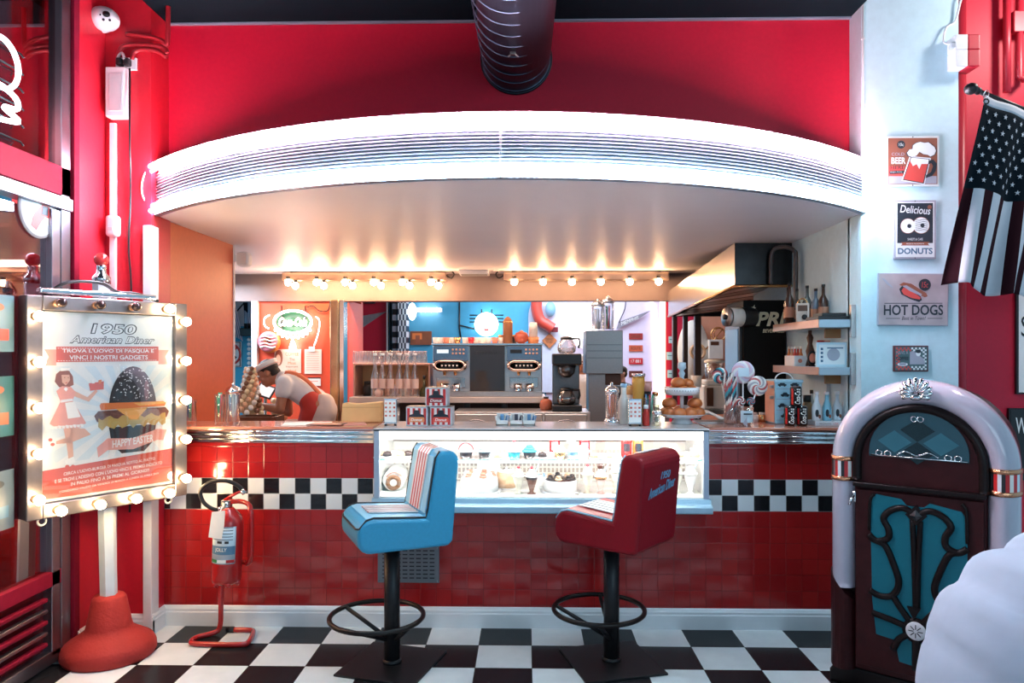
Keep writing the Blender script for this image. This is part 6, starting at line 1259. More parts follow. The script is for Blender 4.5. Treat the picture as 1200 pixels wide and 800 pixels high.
# cash desk stuff by the cook
ys = 5.70
t = T('side_counter', 'wooden side counter on which the cook is leaning', 'counter', (X(300, ys), ys, .25)); MB().span((-.55, -.15, .80), (.17, 1.10, .84), BROWN, .006).build('counter_top', t); MB().span((-.55, -.12, 0), (.10, 1.08, .795), mat('side counter body', (.14, .04, .02), .5)).build('cupboard', t)
zc_ = .25+.8405
t = T('wooden_crate', 'dark brown wooden crate with slats below the cook', 'crate', (X(304, 5.64), 5.64, zc_)); ww = X(330, 5.6)-X(281, 5.6)
for k in range(3): MB().box((0, -.09, .025+.042*k), (ww, .014, .036), BROWN if k != 1 else mat('mid brown', (.16, .06, .025), .5, var=.3), .002).build('front_slat', t)
for sx in (-1, 1): MB().box((sx*(ww/2-.01), 0, .065), (.02, .166, .13), BROWN, .002).build('side_panel', t)
MB().box((0, .09, .065), (ww, .014, .13), BROWN, .002).build('back_slat', t); MB().box((0, 0, .006), (ww-.04, .16, .01), BROWN).build('bottom_board', t); MB().box((.05, -.1, .075), (.09, .012, .03), mat('label tan', (.5, .36, .22)), .002).build('label', t)
t = T('tablet_till', 'small dark tablet till with lit screen beyond the cook hands', 'tablet', at(350, 470, 6.05)); t.location.z = .25+.84+.0; t.location = (X(311, 6.66), 6.66, zc_)
MB().lathe([(.07, 0), (.07, .01), (.015, .015), (.015, .25), (0, .25)], BLACK, (0, 0, 0), 16).build('stand', t); tr_ = Matrix.Translation((0, 0, .27)) @ Matrix.Rotation(-.5, 4, 'X') @ Matrix.Rotation(.35, 4, 'Y'); MB().box((0, 0, 0), (.17, .012, .13), BLACK, .005, tr_).build('tablet_body', t); MB().box((0, -.0065, 0), (.14, .002, .10), mat('lit screen', (.4, .36, .36), .2, 0, .5, (.8, .75, .75)), 0, tr_).build('screen', t)
# tower of sweets
t = T('sweet_tower', 'tall tower of cream and orange sweets left of the cook', 'sweets', (X(293, 5.88), 5.88, zc_)); MB().lathe([(.07, 0), (.085, .02), (.03, .04), (.03, .10), (.07, .14), (.04, .42), (.02, .50), (0, .51)], mat('tower tan', (.62, .40, .22), .5), (0, 0, 0), 18).build('holder', t)
SW3 = [mat('sweet cream', (.80, .62, .38), .4), mat('sweet peach', (.80, .42, .24), .4), mat('sweet white', (.82, .78, .72), .4), mat('sweet brown', (.25, .10, .05), .4)]
r3 = random.Random(5)
for i in range(74):
    z = .13+.37*(i/74); a = i*2.4; rr = .085*(1-(i/74)*.72)+.008; MB().sph((rr*math.cos(a), rr*math.sin(a), z), .024*(1-.25*i/74), SW3[(i*7) % 4], 8).build('sweet', t)
t = T('cone_rack', 'stack of round cream wafers right of the sweet tower', 'wafers', (X(327, 6.52), 6.52, zc_)); MB().lathe([(.05, 0), (.05, .01), (.012, .015), (.012, .25), (0, .25)], GOLD, (0, 0, 0), 14).build('rod', t)
for i in range(24):
    a = (i % 6)*PI/3; MB().sph((.052*math.cos(a), .052*math.sin(a), .04+.05*(i//6)), .027, SW3[0 if i % 3 else 1], 10).build('wafer', t)
t = T('red_bottle_rack', 'red and orange sauce bottles stacked at the partition edge', 'bottles', (X(268, 5.75), 5.75, zc_))
for i in range(5): MB().sph((0, 0, .03+.052*i), (.035, .035, .03), (RPLAS, PORG)[i % 2], 12).build('red_ball', t)
# ---------------------------------------------------------------- extractor hood, drinks fridge, posts
hA, hB = (X(861, 5.55), 5.55), (1.47, 7.55)
zb0, zt0, zb1, zt1 = Z(335.5, 5.55), 2.546, Z(371, 7.55), Z(342, 7.55)
t = T('extractor_hood', 'big brushed steel extractor hood over the kitchen on the right', 'extractor hood', (1.75, 6.5, zb1))
def hp(x, y, z): return (x-1.75, y-6.5, z-zb1)
mb = MB(); V = [hp(*hA, zb0), hp(*hA, zt0), hp(*hB, zt1), hp(*hB, zb1), hp(XR-.005, 5.55, zb0), hp(XR-.005, 5.55, zt0), hp(2.6, 7.55, zt1), hp(2.6, 7.55, zb1)]
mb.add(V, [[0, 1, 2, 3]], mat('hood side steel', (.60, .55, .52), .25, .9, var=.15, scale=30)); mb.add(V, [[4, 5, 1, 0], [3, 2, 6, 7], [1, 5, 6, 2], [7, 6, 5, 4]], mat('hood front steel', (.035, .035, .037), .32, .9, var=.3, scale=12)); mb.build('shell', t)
def lerp(a, b, f): return tuple(a[i]+(b[i]-a[i])*f for i in range(3))
mb = MB()
for k in range(8):
    f0, f1 = k/8, (k+.86)/8; a0 = lerp(V[0], V[3], f0); a1 = lerp(V[0], V[3], f1); b0 = lerp(V[4], V[7], f0); b1 = lerp(V[4], V[7], f1); u_ = Vector((0, 0, .06))
    mb.add([Vector(lerp(a0, b0, .06))+u_*0, Vector(lerp(a1, b1, .06)), Vector(lerp(a1, b1, .94))+u_*1.6, Vector(lerp(a0, b0, .94))+u_*1.6], [[0, 1, 2, 3]], STEELD if k % 2 == 0 else STEEL)
mb.build('filter_panel', t)
mb = MB(); mb.tube([V[4], V[0], V[3]], .012, GOLD, 6); mb.build('lower_rim', t)
mb = MB()
for k in range(9): p = lerp(V[0], V[3], .35+.07*k); mb.box(p, (.012, .03, .012), BLACK)
mb.build('rim_bolts', t)
yf = 5.66; t = T('drinks_fridge', 'black drinks fridge with cream lettering and blue lit glass door below the hood', 'fridge', (1.68, yf, .25)); fw_, fd_, fh_ = XR-.01-1.68, .46, Z(352, yf)-.25
MB().span((0, 0, 0), (fw_, fd_, fh_), mat('matt black fridge', (.008, .0075, .007), .6, spec=.12), .006).build('cabinet', t)
MB().span((-.022, .02, .12), (-.001, fd_-.02, fh_-.19), BLACK, .004).build('door_frame', t); MB().span((-.027, .06, .2), (-.022, fd_-.05, fh_-.22), mat('lit blue fridge glass', (.05, .12, .20), .15, 0, .10, (.35, .62, .85)), .001).build('glass_door', t)
mb = MB(); CL = mat('cream lettering', (.85, .78, .55), .4); mb.text('PRI', .215, fh_-.146, .235, .11, -.0015, CL, shear=.25, bold=.035); mb.text('BEVERAGES', .235, fh_-.238, .17, .03, -.0015, CL, shear=.25, bold=.02)
mb.ext([(.08+p[0], fh_-.085+p[1]*1.0) for p in [(-.012, 0), (-.005, .02), (-.015, .035), (-.002, .03), (.008, .05), (.006, .03), (.02, .028), (.008, .018), (.014, 0)]], -.0015, .002, CL, 'y'); mb.build('lettering', t)
t = T('paper_roll_holder', 'white paper roll in a black cylinder holder on the fridge corner', 'dispenser', (1.69, 5.60, Z(372, 5.6))); M_ = Matrix.Translation((0, 0, 0)) @ Matrix.Rotation(-PI/2, 4, 'Y') @ Matrix.Rotation(.3, 4, 'X')
MB().lathe([(.07, -.06), (.075, -.05), (.075, .05), (.07, .06), (0, .06)], BLACK, (0, 0, 0), 24, M_).build('black_end', t); MB().lathe([(.072, .05), (.072, .17), (0, .17)], CREAM, (0, 0, 0), 24, M_).build('white_roll', t); MB().lathe([(.074, .16), (.074, .18), (0, .18)], STEEL, (0, 0, 0), 24, M_).build('end_cap', t); MB().lathe([(.02, .17), (.02, .2), (0, .2)], BLACK, (0, 0, 0), 12, M_).build('hub', t)
MB().box((.02, .04, -.02), (.05, .06, .03), BLACK, .004).build('bracket', t)
for i, (px, lab) in enumerate(((792, 'leftmost dark wooden post below the hood'), (804.5, 'middle dark wooden post below the hood'), (819, 'thicker right dark post below the hood'))):
    w_ = .045 if i < 2 else .065; tag(MB().box((X(px, 7.4), 7.46, (.25+zb1+.02)/2-.0), (w_, .06, zb1-.27), mat('dark post', (.03, .014, .010), .4), .006).build('wooden_post'), lab, 'post', 'posts below the hood')
t = T('kitchen_bench', 'steel kitchen bench with white mixer machines below the hood', 'bench', (X(825, 6.9), 6.9, .25)); MB().span((-.42, -.2, .90), (.6, .45, .94), STEEL, .004).build('bench_top', t)
for sx in (-.38, .55):
    for sy in (-.16, .4): MB().box((sx, sy, .45), (.04, .04, .9), STEEL).build('leg', t)
zk = .25+.9405
t = T('white_mixer', 'white drinks mixer with clear hopper and dark front on the kitchen bench', 'mixer', (X(838, 6.85), 6.85, zk)); MB().span((-.12, -.08, 0), (.10, .18, .22), SHK, .02).build('lower_body', t); MB().span((-.10, -.10, .03), (-.04, -.079, .2), BROWN, .004).build('dark_front', t); MB().span((-.10, -.08, .22), (.10, .16, .27), SHK, .015).build('neck', t); MB().lathe([(.075, .27), (.085, .29), (.09, .43), (0, .43)], glass('milky hopper', (.9, .85, .82), .25), (0, .03, 0), 20).build('hopper', t); MB().lathe([(.094, .43), (.094, .45), (.05, .462), (0, .462)], SHK, (0, .03, 0), 20).build('hopper_lid', t)
t = T('tan_cup', 'tan paper cup stack standing before the right dark post', 'cups', (X(816, 6.80), 6.80, zk)); MB().lathe([(.03, 0), (.03, .2), (.045, .205), (.05, .31), (0, .31)], CREAM, (0, 0, 0), 18).build('cups', t)
t = T('toaster_box', 'dark brown steel box on the bench between posts and mixer', 'appliance', (X(828, 7.05), 7.12, zk)); MB().span((-.10, -.08, 0), (.09, .1, .15), BROWN, .01).build('body', t); MB().box((0, -.082, .08), (.12, .004, .06), STEELD, .002).build('front_plate', t)
sheet('peach_wall_box', 'small white box shelf on the peach wall', 829, 398, 845, 420, 9.58, SHK, [(R4(.1, .1, .7, .3), BROWN, 0)], 'box', .1)
# pipe work behind the upper shelf
tag(MB().tube(crv([(XR-.05, 5.35, 1.93), (XR-.05, 5.35, 2.38), (XR-.05, 5.38, 2.46), (XR-.10, 5.45, 2.50), (XR-.17, 5.50, 2.47), (XR-.18, 5.50, 2.3), (XR-.18, 5.50, 2.23)], 5), .016, mat('grey pipe', (.10, .085, .085), .4, .4), 10).build('bent_pipe'), 'grey bent pipe beside the hood in the corner', 'pipe')
# ---------------------------------------------------------------- wall shelves on the right
XS = XR-.0005
def shelf(zt, label, xl_):
    t = T('wall_shelf', label, 'shelf', (XS, 4.9, zt)); MB().span((xl_-XS, -.40, -.05), (0, .42, 0), mat('shelf steel', (.34, .44, .52), .35, .5), .004).build('board', t); MB().span((xl_-XS-.006, -.40, -.05), (xl_-XS-.001, .42, .0), mat('warm lit shelf end', (.70, .36, .22), .3, .6), .002).build('warm_lit_edge', t)  # orange left edge is warm light put into the colour, not copper
    MB().span((-.03, -.415, -.11), (0, -.385, .09), STEEL, .003).build('bracket', t); MB().span((-.10, -.2, -.11), (0, -.18, -.051), mat('wood bracket', (.4, .2, .08)), .003).build('bracket', t); return t
zu_, zl_ = Z(374.5, 4.5), Z(430, 4.5)
shelf(zu_, 'upper wall shelf with bottles beside the white column', 1.80); shelf(zl_, 'lower wall shelf with banknote picture beside the white column', 1.80)
wine = lambda h, r: [(r, 0), (r, h*.58), (r*.35, h*.76), (r*.33, h)]
BG = mat('brown bottle glass', (.05, .018, .010), .1, coat=.4); GG = mat('grey green bottle glass', (.10, .12, .12), .1, coat=.4)
for i, (x, y, h, m, lab) in enumerate(((1.835, 5.10, .27, BG, 'brown wine bottle at the left end of the upper wall shelf'), (1.87, 5.22, .25, BG, 'dark bottle behind the brown wine bottle on the upper shelf'), (1.95, 5.08, .25, GG, 'grey bottle right of the little radio on the upper shelf'), (1.97, 4.98, .22, mat('blue grey bottle', (.16, .22, .30), .15), 'blue grey bottle in the middle of the upper shelf'), (1.98, 4.88, .24, BG, 'dark brown bottle nearest the front of the upper shelf'), (1.93, 5.22, .24, GG, 'greenish bottle at the rear of the upper shelf'))):
    o = bottle(617, y, zu_+.0005, wine(h, .032), m, lab, BLACK, .012, (mat('wine label', (.45, .20, .12), .5), h*.15, h*.42), 'bottles on the upper wall shelf'); o.location.x = x
t = T('small_radio', 'small pale box radio between the bottles on the upper shelf', 'radio', (1.865, 4.94, zu_+.0005), math.radians(-20)); MB().box((0, 0, .065), (.085, .06, .13), mat('radio pale', (.62, .50, .42), .4), .006).build('case', t); MB().box((0, -.031, .095), (.06, .003, .04), BROWN, .002).build('dial', t); MB().lathe([(.018, 0), (.018, .006), (0, .006)], BLACK, (0, 0, 0), 16, Matrix.Translation((.012, -.030, .035)) @ Matrix.Rotation(PI/2, 4, 'X')).build('knob', t); MB().ring((0, 0, .13), .03, .005, GOLD, 'y', 20, 6).build('handle', t)
t = T('statue_base', 'flat black stepped plinth at the front of the upper wall shelf', 'plinth', (1.91, 4.64, zu_+.0005)); MB().box((0, 0, .011), (.20, .20, .022), BLACK, .004).build('plinth', t); MB().box((0.01, .0, .033), (.15, .15, .022), BLACK, .004).build('step', t)
t = T('sauce_crate', 'white crate of small sauce bottles on the lower shelf', 'crate', (1.845, 5.02, zl_+.0005)); MB().span((-.04, -.09, 0), (.045, .09, .005), PAPER).build('bottom', t)
for a, b in (((-.04, -.09, .005), (-.036, .09, .07)), ((.041, -.09, .005), (.045, .09, .07)), ((-.036, -.09, .005), (.041, -.086, .07)), ((-.036, .086, .005), (.041, .09, .07))): MB().span(a, b, PAPER, .001).build('side', t)
MB().ext([(.0+.014*math.cos(i*PI/6), .035+.014*math.sin(i*PI/6)) for i in range(12)], -.0915, -.0895, SALM, 'y').build('round_logo', t)
for i in range(6):
    o = bottle(617, 4.97+.055*(i//2), zl_+.006, [(.015, 0), (.016, .06), (.007, .09), (.007, .115)], (KET, PORG, mat('peach sauce', (.7, .35, .2), .3))[i % 3], 'small red or orange sauce bottle standing in the white crate', CREAM, .012, None, 'sauce bottles in the white crate'); o.location.x = 1.825+.04*(i % 2)
t = T('banknote_picture', 'pale blue framed banknote picture on the lower shelf', 'picture', (1.915, 4.60, zl_+.0005)); pw_, ph2 = .19, .155
MB().box((0, 0, ph2/2), (pw_, .02, ph2), mat('pale blue frame', (.50, .68, .76), .4), .003).build('frame', t); MB().box((0, -.0108, ph2/2), (pw_-.03, .002, ph2-.03), INKW).build('sheet', t)
mb = MB(); mb.ext([(.04*math.cos(i*PI/8)+.01, ph2/2+.04*math.sin(i*PI/8)) for i in range(16)], -.0126, -.011, INKG, 'y')
for k in range(4): mb.ext(R4(-.07, .03+k*.025, -.055, .045+k*.025), -.0126, -.011, INKB, 'y')
mb.ext(R4(-.03, ph2-.04, .07, ph2-.033), -.0126, -.011, INKB, 'y'); mb.build('print', t)
for i, (x, y, m, lab) in enumerate(((1.93, 4.80, KET, 'red topped tin behind the banknote picture, left one'), (1.975, 4.82, PPINK, 'pink topped tin behind the banknote picture, right one'), (1.90, 4.90, BROWN, 'brown figure shaped bottle behind the sauce crate'))):
    o = bottle(617, y, zl_+.0005, [(.022, 0), (.022, .14), (.02, .15)] if i < 2 else [(.03, 0), (.018, .05), (.028, .10), (.014, .15), (.022, .19), (.01, .22)], LBLUE if i < 2 else m, lab, m, .02); o.location.x = x
t = T('round_badge', 'dark oval badge with salmon face between sauce crate and picture', 'badge', (1.868, 4.78, zl_+.0005), math.radians(-10)); MB().lathe([(.03, 0), (.03, .008), (0, .008)], BLACK, (0, 0, 0), 20, Matrix.Translation((0, 0, .055)) @ Matrix.Rotation(PI/2, 4, 'X') @ Matrix.Diagonal((1, 1.6, 1, 1))).build('oval', t); MB().lathe([(.02, .008), (.02, .01), (0, .01)], SALM, (0, 0, 0), 16, Matrix.Translation((0, 0, .055)) @ Matrix.Rotation(PI/2, 4, 'X') @ Matrix.Diagonal((1, 1.6, 1, 1))).build('face_print', t); MB().box((0, 0, .004), (.05, .03, .008), BLACK, .002).build('foot', t)
# ================================================================ room behind
yb = YB-.005
c = at(570, 380, yb-.10); K = (yb-.1)/F; t = T('neon_clock', 'round glowing white neon sign on the blue wall above the espresso machine', 'neon sign', c)
MB().lathe([(12.5*K, 0), (12.5*K, .03), (0, .03)], mat('glowing dial', (.9, .9, .9), .4, 0, 1.6, (.86, .95, 1)), (0, 0, 0), 36, Matrix.Translation((0, .05, 0)) @ Matrix.Rotation(PI/2, 4, 'X') @ Matrix.Diagonal((1, 1.05, 1, 1))).build('lit_disc', t)
MB().ring((0, -.01, 0), 12.5*K, .018, mat('bluish neon', (1, 1, 1), .3, 0, 7, (.8, .93, 1)), 'y', 40, 8).build('ring_tube', t)
mb = MB(); mb.text('DINER', 0, .0, 14*K, 4*K, .012, INKB, bold=.02, shear=.2); mb.ext([(-4*K, -5*K), (4*K, -5*K), (2*K, -8*K), (-2*K, -8*K)], .008, .02, INKR, 'y'); mb.build('print', t)
for k in range(3): MB().tube([(-20*K, .05, (11-4*k)*K), (20*K, .05, (11-4*k)*K)], .01, BLACK, 6).build('support_bar', t)
for sx in (-6, 6): MB().tube([(sx*K, .05, 18*K), (sx*K, .05, 11*K)], .01, BLACK, 6).build('hanger', t)
t = T('pink_neon_tube', 'pink glowing neon tube below the beam in the back room', 'neon tube', at(502, 363, yb-.08)); MB().tube([(-14*K, 0, 0), (14*K, 0, 0)], .03, mat('pink neon', (1, .8, .8), .3, 0, 9, (1, .50, .46)), 10).build('tube', t)
for sx in (-1, 1): MB().box((sx*14*K, .03, 0), (.05, .07, .06), PAPER, .005).build('end_cap', t)
t = T('wall_lamp', 'white oval lamp on the zigzag pillar', 'lamp', at(483, 365, yb-.34)); MB().sph((0, 0, 0), (.065, .05, .13), mat('lit white glass', (.9, .95, 1), .3, 0, 3, (.85, .95, 1)), 16).build('glass_shade', t); MB().box((-.02, .06, 0), (.03, .09, .05), STEEL, .004).build('wall_plate', t)
sheet('brown_picture', 'brown sepia picture on the blue wall right of the zigzag pillar', 481, 388, 506, 404, yb, mat('sepia picture', (.22, .075, .035), .4, var=.6, scale=5), [(R4(.1, .15, .55, .6), PORG, 0), (R4(.25, .3, .45, .9), PBRN, 1)], 'picture', .03)
tag(MB().tube([at(538.5, 352, yb-.01), at(538.5, 382, yb-.01), at(540, 396, yb-.01)], .012, BLACK, 6).tube([at(539, 381, yb-.01), at(556, 385, yb-.01)], .01, BLACK, 6).build('wall_cable'), 'black cable running down the blue back wall', 'cable')
sheet('grey_pennant', 'grey pointed pennant on the red wall panel', 424, 365, 453, 385, yb-.1, mat('grey pennant cloth', (.28, .26, .28), .7, var=.4), [], 'pennant', .01)
bpy.data.objects.remove([o for o in COL.objects if o.name == 'grey_pennant'][0].children[0])
pn = [o for o in COL.objects if o.name == 'grey_pennant'][0]; MB().ext([(-14*K, -9*K), (-14*K, 5*K), (14.5*K, 10*K)], -.012, 0, mat('grey pennant cloth'), 'y').build('cloth', pn)
# arched lavender board, red curved sign, arrow, diamond, plates
t = T('arched_panel', 'pale arched wall panel around the red curved sign', 'panel', at(640, 400, yb-.01)); MB().ext([(-21*K, -60*K), (25*K, -60*K), (25*K, 60*K)]+[(-5*K, 60*K)]+arc(2*K, 28*K, 23*K, 32*K, 110, 180, 8)+[(-21*K, 20*K)], -.02, 0, mat('pale lilac panel', (.56, .62, .78), .5), 'y').build('panel', t)
t = T('curved_sign', 'big red curved pipe-like sign with a blue face in the back room', 'sign', at(640, 365, yb-.12)); MB().tube(crv([(-11*K, 0, 14*K), (-11*K, 0, 2*K), (-7*K, 0, -10*K), (2*K, 0, -16*K), (8*K, 0, -20*K)]), 6.5*K, mat('curved red', (.60, .07, .05), .35), 14).build('red_curve', t); MB().lathe([(1, 0), (1, .02), (0, .02)], mat('sign blue face', (.20, .42, .60), .4), (0, 0, 0), 20, Matrix.Translation((5*K, .04, 3*K)) @ Matrix.Rotation(PI/2, 4, 'X') @ Matrix.Diagonal((6*K, 9*K, 1, 1))).build('blue_face', t); MB().box((10*K, .0, -21*K), (8*K, .03, 6*K), mat('dark red end', (.2, .02, .03), .4), .01).build('end_piece', t)
t = T('arrow_sign', 'glowing white arrow sign pointing left in the back room', 'neon sign', at(680, 391, yb-.05)); ar = [(-20*K, 3*K), (-3*K, 19*K), (-2*K, 8*K), (20*K, 9*K), (20*K, -7*K), (-1*K, -6*K), (2*K, -17*K)]; MB().ext(ar, -.06, .0, mat('lit arrow', (.95, .92, .9), .4, 0, 2.6, (1, .93, .92)), 'y').build('lit_arrow', t); MB().tube([(p[0]*1.02, -.03, p[1]*1.02) for p in ar], .015, SWHITE, 6, True).build('rim', t)
t = T('diamond_sign', 'rusty orange diamond road sign left of the coffee maker', 'sign', at(644, 399, yb-.05)); MB().ext([(-9*K, 0), (0, -9*K), (9*K, 0), (0, 9*K)], -.02, 0, mat('rusty orange', (.50, .17, .06), .5, var=.4), 'y').build('plate', t); mb = MB(); mb.text('DEAD', 0, .02, 9*K, 2.4*K, -.022, BLACK); mb.text('END', 0, -.02, 7*K, 2.4*K, -.022, BLACK); mb.build('lettering', t)
for i, (py, s_, col) in enumerate(((394, 'DINER', mat('plate dark red', (.28, .03, .03), .4)), (408, 'ROUTE', mat('plate orange red', (.50, .10, .05), .4)), (423, '17 881', mat('plate bright red', (.50, .02, .03), .4)), (438, 'USA', mat('plate brown red', (.10, .02, .02), .4)))): sheet('number_plate', ('dark red number plate, highest of the four', 'orange red number plate, second from top of the four', 'bright red number plate, third from top of the four', 'blackish red number plate, lowest of the four')[i], 737, py-3.6, 753, py+3.6, yb, col, [(s_, .5, .5, .7, .5, INKW if i == 2 else BROWN)], 'number plate', .012)
t = T('guitar_pennant', 'grey pointed lettered pennant tilted above the number plates', 'pennant', at(742, 374, yb-.04)); MB().ext([(-20*K, -12*K), (-17*K, -3*K), (8*K, 6*K), (22*K, 11*K), (7*K, 1*K)], -.02, 0, mat('slate pennant', (.20, .20, .25), .6), 'y').build('cloth', t); MB().tube(crv([(-17*K, -.02, -4*K), (-10*K, -.02, 12*K), (-9*K, -.02, 24*K)]), .008, BLACK, 6).build('cord', t); mb = MB(); mb.text('MEMPHIS', -4*K, -1.5*K, 20*K, 4*K, -.022, INKW, slant=.38); mb.build('lettering', t)
tag(MB().tube(crv([at(762, 350, yb-.05), at(769, 372, yb-.05), at(771, 440, yb-.05), at(771, 500, yb-.05)]), .02, mat('lilac neon', (1, 1, 1), .3, 0, 3, (.95, .80, .95)), 8).build('neon_strip'), 'pale lilac curved neon strip at the right end of the lavender wall', 'neon tube')
tag(MB().span((X(774, 9.55), 9.5, .25), (X(779, 9.55), 9.595, 3.0), mat('glowing cream strip', (1, .9, .7), .4, 0, 2.2, (1, .75, .45))).build('light_strip'), 'glowing warm vertical strip between lavender and crimson walls', 'light strip')
yr = 9.57; t = T('round_wall_sign', 'big white disc sign with tan centre behind the dark posts', 'sign', at(812, 412, yr)); Kr = yr/F; MB().lathe([(1, 0), (1, .02), (0, .02)], SHK, (0, 0, 0), 36, Matrix.Rotation(PI/2, 4, 'X') @ Matrix.Diagonal((18*Kr, 37*Kr, 1, 1))).build('disc', t); MB().ring((5*Kr, -.025, 0), 8*Kr, .02, mat('tan ring', (.6, .36, .2), .5), 'y', 24, 6).build('tan_ring', t)
t = T('wire_hoop', 'round brass wire hoop with a stick on the peach wall', 'decoration', at(841, 392, yr+.0)); MB().ring((0, -.02, 0), 8*Kr, .012, GOLD, 'y', 28, 6).ring((.02, -.02, .01), 6.5*Kr, .008, GOLD, 'y', 28, 6).build('hoop', t); MB().tube([(5*Kr, -.03, 6*Kr), (-14*Kr, -.03, -17*Kr)], .008, GOLD, 6).build('stick', t)
for i, (px, py, w_, h_, lab) in enumerate(((786, 398, 5, 8, 'small blue round notice, highest on the crimson wall'), (785, 417, 8, 9, 'pale blue notice, middle one on the crimson wall'), (786, 438, 8, 9, 'pale blue notice, lowest on the crimson wall'))): sheet('blue_notice', lab, px-w_/2, py-h_/2, px+w_/2, py+h_/2, 9.59, LBLUE, [(R4(.2, .4, .8, .5), INKB, 0)], 'note')
sheet('menu_plate', 'red trimmed small plate on the peach wall', 822, 386, 826, 391, 9.6, RPLAS, [], 'sign')
# ---------------------------------------------------------------- side room on the left
ysd = 9.29
t = sheet('road_sign', 'white square no turn sign with black arrow in the left side room', 258, 400, 283, 430, ysd, mat('road sign white', (.62, .66, .68), .5), [], 'sign', .02)
w = X(283, ysd)-X(258, ysd); h = Z(400, ysd)-Z(430, ysd); mb = MB(); mb.tube([(p[0], -.022, p[1]) for p in R4(-w/2+.01, -h/2+.01, w/2-.01, h/2-.01)], .008, BLACK, 6, True); mb.build('black_border', t)
mb = MB(); mb.ext([(-.10, -.06), (.02, -.06), (.02, -.10), (.09, -.04), (.02, .02), (.02, -.02), (-.06, -.02), (-.06, .04), (-.1, .04)], -.026, -.02, BLACK, 'y'); mb.build('arrow', t); MB().ring((0, -.026, 0), h*.40, .014, mat('sign red', (.40, .03, .03), .4), 'y', 32, 8).tube([(-h*.28, -.028, -h*.28), (h*.28, -.028, h*.28)], .013, mat('sign red'), 8).build('red_ring', t)
for i, (a, b, lab) in enumerate((((263, 350), (276, 386), 'striped flag hanging at the left edge of the side room opening'), ((284, 345), (290, 382), 'small striped flag nearest the white door post'))):
    c = at(a[0], a[1], ysd-.1); e_ = at(b[0], b[1], ysd-.1); t = T('small_flag', lab, 'flag', c, 0, 'flags in the side room')
    def fp_(u, v): return Vector(((b[0]-a[0])*K*v*.6+u*.15-.02*v, .02*math.sin(6*u+3*v), -(b[1]-a[1])*K*v*.95-.10*u))
    mb = MB(); mb.grid(fp_, 14, 14, FLB, True, None, lambda i_, j_: (FLB if (i_ < 6 and j_ < 6) else (FLW if i_ % 2 else mat('flag blue stripe', (.08, .16, .30), .6)))); mb.build('cloth', t, solid=.003)
    MB().tube([(-.10, .05, -.22), (.16, -.0, .05)], .01, BLACK, 6).build('staff', t)
t = T('wall_monitor', 'dark monitor bracket on the turquoise wall by the door post', 'monitor', at(294, 389, ysd-.15)); MB().box((0, 0, 0), (.24, .12, .10), BLACK, .01).build('casing', t); MB().box((0, .1, 0), (.06, .12, .06), BLACKM).build('bracket', t)
for k in range(4): MB().cyl((-.07+.045*k, 0, .05), .018, .06, BLACKM, 10).build('fitting', t)
t = T('hanging_chain', 'white and black hanging chain strip beside the door post', 'decoration', at(294, 418, ysd-.12)); MB().box((.03, 0, 0), (.05, .02, .5), BLACK, .005).build('dark_strip', t)
for k in range(8): MB().sph((-.025, 0, .22-.06*k), .025, INKW, 8).build('bead', t)

# ================================================================ people
SKIN = mat('skin', (.42, .17, .095), .5); SKINL = mat('light skin', (.60, .30, .22), .5); HAIR = mat('dark brown hair', (.015, .008, .006), .6)
SHIRT = mat('white shirt cloth', (.72, .73, .76), .7, bump=.1, scale=14); APRON = mat('red apron cloth', (.50, .03, .02), .65); STRAP = mat('orange strap', (.75, .20, .09), .6); PANT = mat('pale trousers', (.66, .55, .50), .7)
def hand(mb, wrist, d, n_, m, sc_=1.0, curl=.5):
    """palm, four unequal bent fingers and a thumb from the palm's side; d along the palm, n_ out of its back"""
    d = Vector(d).normalized(); n_ = Vector(n_); n_ = (n_-d*n_.dot(d)).normalized(); s_ = d.cross(n_); w = Vector(wrist)
    for k in (-.024, -.008, .008, .024): mb.cap(w+d*.01+s_*k*.8*sc_, w+d*.085*sc_+s_*k*sc_, .0135*sc_, .0125*sc_, m, 8)
    for k, ln in ((-.027, .066), (-.009, .078), (.009, .072), (.027, .056)):
        p = w+d*.088*sc_+s_*k*sc_; q = p+(d*.9-n_*.35*curl).normalized()*ln*.5*sc_; r_ = q+(d*.6-n_*1.0*curl).normalized()*ln*.5*sc_
        mb.cap(p, q, .0095*sc_, .009*sc_, m, 8); mb.cap(q, r_, .009*sc_, .0075*sc_, m, 8)
    p = w+d*.025*sc_+s_*.03*sc_; q = p+(d*.6+s_*.7-n_*.2).normalized()*.042*sc_; mb.cap(p, q, .0125*sc_, .0105*sc_, m, 8); mb.cap(q, q+(d*.9+s_*.2-n_*.3).normalized()*.03*sc_, .0105*sc_, .009*sc_, m, 8)
def head(mb, c, up, fw, m, s_=1.0):
    """skull, jaw, nose, brow, lips and ears around a head centre"""
    up = Vector(up).normalized(); fw = Vector(fw); fw = (fw-up*fw.dot(up)).normalized(); sd = up.cross(fw); R_ = Matrix((sd, fw, up)).transposed().to_4x4(); M_ = Matrix.Translation(c) @ R_ @ Matrix.Scale(s_, 4)
    mb.sph((0, -.008, .025), (.074, .094, .088), m, 18, M_); mb.sph((0, .022, -.045), (.055, .066, .068), m, 16, M_); mb.sph((0, .055, -.092), (.026, .024, .020), m, 10, M_)
    mb.cap(M_ @ Vector((0, .086, .012)), M_ @ Vector((0, .106, -.026)), .008*s_, .013*s_, m, 8); mb.sph((0, .078, -.058), (.024, .014, .007), m, 8, M_); mb.sph((0, .078, -.072), (.02, .013, .007), m, 8, M_); mb.sph((0, .076, .03), (.05, .016, .010), m, 10, M_)
    for sx in (-1, 1): mb.sph((sx*.076, -.008, -.012), (.012, .02, .032), m, 8, M_); mb.sph((sx*.036, .06, -.035), (.022, .02, .022), m, 8, M_)
    return M_
